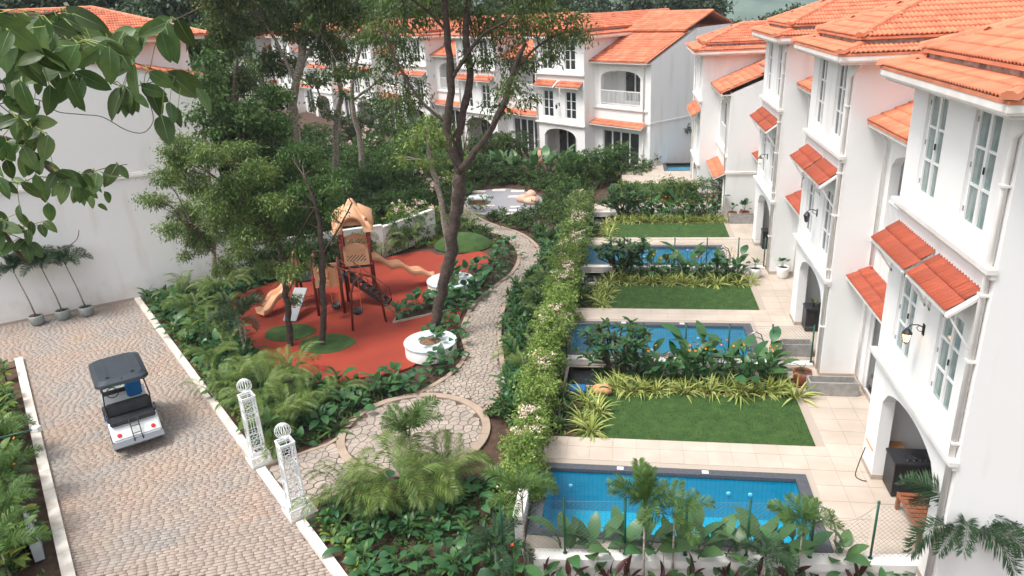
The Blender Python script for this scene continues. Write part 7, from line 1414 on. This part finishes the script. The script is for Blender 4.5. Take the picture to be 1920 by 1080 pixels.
for i in range(9): MB().box(.02, .50, i * .148, i * .148 + .105, .42, .445).build('slat', 'wood', bn)
MB().box(0, .03, -.02, 1.32, .36, .44).box(.49, .52, -.02, 1.32, .36, .44).build('rail', 'wood', bn)
for x in (.0, .44):
    for y in (-.02, 1.24): MB().box(x, x + .08, y, y + .08, 0, .36).build('leg', 'wood', bn)
bg_ = thing('net_bag', 'tan net bag with a loop of hose beside the teal basin', 'bag', (-.75, 19.35, -.02))
bgm = MB(); 
for i in range(8):
    v = i / 7 * PI; 
    for j in range(14): u = j / 14 * 2 * PI; k_ = 1 + .12 * math.sin(3 * u + i); bgm.v.append((.30 * math.sin(v) * math.cos(u) * k_, .24 * math.sin(v) * math.sin(u) * k_, .17 - .17 * math.cos(v) * (1 + .1 * math.cos(2 * u))))
for i in range(7): bgm.f += [(i * 14 + j, i * 14 + (j + 1) % 14, (i + 1) * 14 + (j + 1) % 14, (i + 1) * 14 + j) for j in range(14)]
bgm.build('bag_body', 'bag', bg_, True); MB().tube([(.18 * math.cos(u) + .05, -.12, .2 + .14 * math.sin(u)) for u in np.linspace(0, 2 * PI, 20)], .016, 6, False).build('hose', 'green_post', bg_, True)
tag(MB().box(-1.75, -1.25, 19.3, 19.7, -.02, .12).build('blue_crate', 'blue', None, bevel=.02), 'blue crate among the dark plants left of the first lawn', 'crate')
# boulders, low bench on the gravel court
for i, (x, y, z, a, b, c) in enumerate([(-6.0, 43.7, G, .50, .36, .26), (-6.6, 44.2, G, .42, .34, .26), (-6.1, 44.7, G + .02, .40, .34, .36)]):
    bm = bmesh.new(); bmesh.ops.create_icosphere(bm, subdivisions=3, radius=1)
    for v in bm.verts: 
        n_ = 1 + .10 * math.sin(v.co.x * 3 + i) + .08 * math.sin(v.co.y * 4 + 2 * i); v.co = Vector((v.co.x * a * n_, v.co.y * b * n_, (v.co.z * c * n_) + c * .7))
    me = bpy.data.meshes.new('boulder'); bm.to_mesh(me); bm.free(); me.polygons.foreach_set('use_smooth', [True] * len(me.polygons)); o = link('boulder', me, None, 'boulder'); o.location = (x, y, z)
    tag(o, ['flat pink boulder, front one of the three on the gravel court', 'pink boulder at the left of the three on the gravel court', 'tallest pink boulder at the back of the three on the gravel court'][i], 'boulder')
t = thing('stone_seat', 'low reddish seat block with white top beside the gravel court', 'seat', (-9.4, 43.9, G)); MB().box(-.55, .55, -.35, .35, 0, .32).build('base', 'wood', t); MB().box(-.6, .6, -.4, .4, .32, .42).build('top', 'ring', t)
t = thing('urn', 'tall terracotta urn beside the arched porch of the clearest far villa', 'pot', (*at_far(-3.9, .9), -.7)); MB().lathe([(.001, 0), (.2, 0), (.3, .3), (.36, .7), (.30, 1.05), (.24, 1.15), (.28, 1.2)], 20).build('body', 'boulder', t, True)
# planted strip left of the drive: white panel and green post with cap
t = thing('sign_panel', 'curved pale panel standing among the plants at the left edge of the drive', 'panel', (*dr(12.5, -.62), G), PA)
cu = MB(); n = 10
for i in range(n + 1): a = i / n * PI * .5; cu.v += [(-.55, .0 + .18 * math.sin(a), .45 + .3 * math.cos(a)), (.85, .0 + .18 * math.sin(a), .45 + .3 * math.cos(a))]
cu.f = [(2 * i, 2 * i + 1, 2 * i + 3, 2 * i + 2) for i in range(n)]; cu.build('panel', 'ring', t, True); MB().box(-.55, .85, -.02, .18, 0, .5).build('base', 'ring', t)
t = thing('garden_light', 'green pole with a white box end sticking out over the plants left of the drive', 'light', (-16.6, 14.4, G)); MB().tube([(0, 0, 0), (0, 0, 1.5), (.9, .35, 1.6)], .022, 7).build('pole', 'green_post', t, True); MB().box(.85, 1.05, .28, .44, 1.53, 1.69).build('box', 'trim', t, bevel=.015)
hz = MB().box(-420, 760, -40, 640, -3, 52).build('haze', 'trim', None, kind='stuff'); hz.data.materials.clear()
hm_ = bpy.data.materials.new('haze_air'); hm_.use_nodes = True; hn = hm_.node_tree.nodes; hn.remove(hn['Principled BSDF']); pv = hn.new('ShaderNodeVolumePrincipled'); pv.inputs['Density'].default_value = HAZE; pv.inputs['Color'].default_value = (.86, .92, 1, 1)
hm_.node_tree.links.new(pv.outputs[0], hn['Material Output'].inputs['Volume']); hz.data.materials.append(hm_)
# hazy wooded hill beyond the roofs
hm = MB(); nx, ny = 60, 14
for j in range(ny + 1):
    for i in range(nx + 1):
        x = -260 + 900 * i / nx; y = 330 + 260 * j / ny; e = 46 * math.sin(PI * j / ny * .5) * (.75 + .25 * math.sin(x * .011 + 1) + .12 * math.sin(x * .031)) + 2.5 * math.sin(x * .13 + j) * (j / ny); hm.v.append((x, y, -2 + e * (.5 + .5 * min(1, max(0, (x + 60) / 200)))))
        if i and j: k_ = j * (nx + 1) + i; hm.f.append((k_ - nx - 2, k_ - nx - 1, k_, k_ - 1))
struct('hill', hm, 'hill', True)
rg = random.Random(4)
for i in range(6):
    x, y = 150 + i * 7 + rg.uniform(-2, 2), 395 + rg.uniform(-6, 8); z = 17 + rg.uniform(-1, 2); t = thing('distant_house', 'tiny pale house with reddish roof on the hazy hillside', 'house', (x, y, z - 6), 0, 'distant houses on the hill')
    MB().box(-3, 3, -3, 3, 0, 8).build('wall', 'wall', t); MB().add([(-3.4, -3.4, 8), (3.4, -3.4, 8), (3.4, 3.4, 8), (-3.4, 3.4, 8), (0, 0, 10)], [(0, 1, 4), (1, 2, 4), (2, 3, 4), (3, 0, 4)]).build('roof', 'ridge', t)
leafy('canna_plant', 'green plant with a single red flower at the left end of the white front wall', (-2.3, 11.95, G), 'canna', 8, 1.3, 777, h=.7, flower='fl_red', nfl=1)
# labels of small groups: say which one by its place
NUM = ['first', 'second', 'third', 'fourth', 'fifth', 'sixth', 'seventh', 'eighth', 'ninth', 'tenth', 'eleventh', 'twelfth', 'thirteenth', 'fourteenth', 'fifteenth', 'sixteenth', 'seventeenth', 'eighteenth', 'nineteenth', 'twentieth', 'twenty-first', 'twenty-second', 'twenty-third', 'twenty-fourth']
GR = {}
for o in list(S.objects):
    if o.parent is None and o.get('group'): GR.setdefault((o['group'], o['label']), []).append(o)
def px_of(o):
    v = np.array(CR) @ (np.array(o.location) - CAM); return v[0] / v[2], v[1] / v[2]
for (g_, l_), os_ in GR.items():
    if 2 <= len(os_) <= 24:
        P = [(px_of(o), o) for o in os_]; sx_ = max(p[0][0] for p in P) - min(p[0][0] for p in P); sy_ = max(p[0][1] for p in P) - min(p[0][1] for p in P)
        if sx_ >= sy_: P.sort(key=lambda p: p[0][0]); w = 'from the left'
        else: P.sort(key=lambda p: -p[0][1]); w = 'from the camera'
        for i, (_, o) in enumerate(P): o['label'] = '%s %s of the %s' % (NUM[i], w, g_)
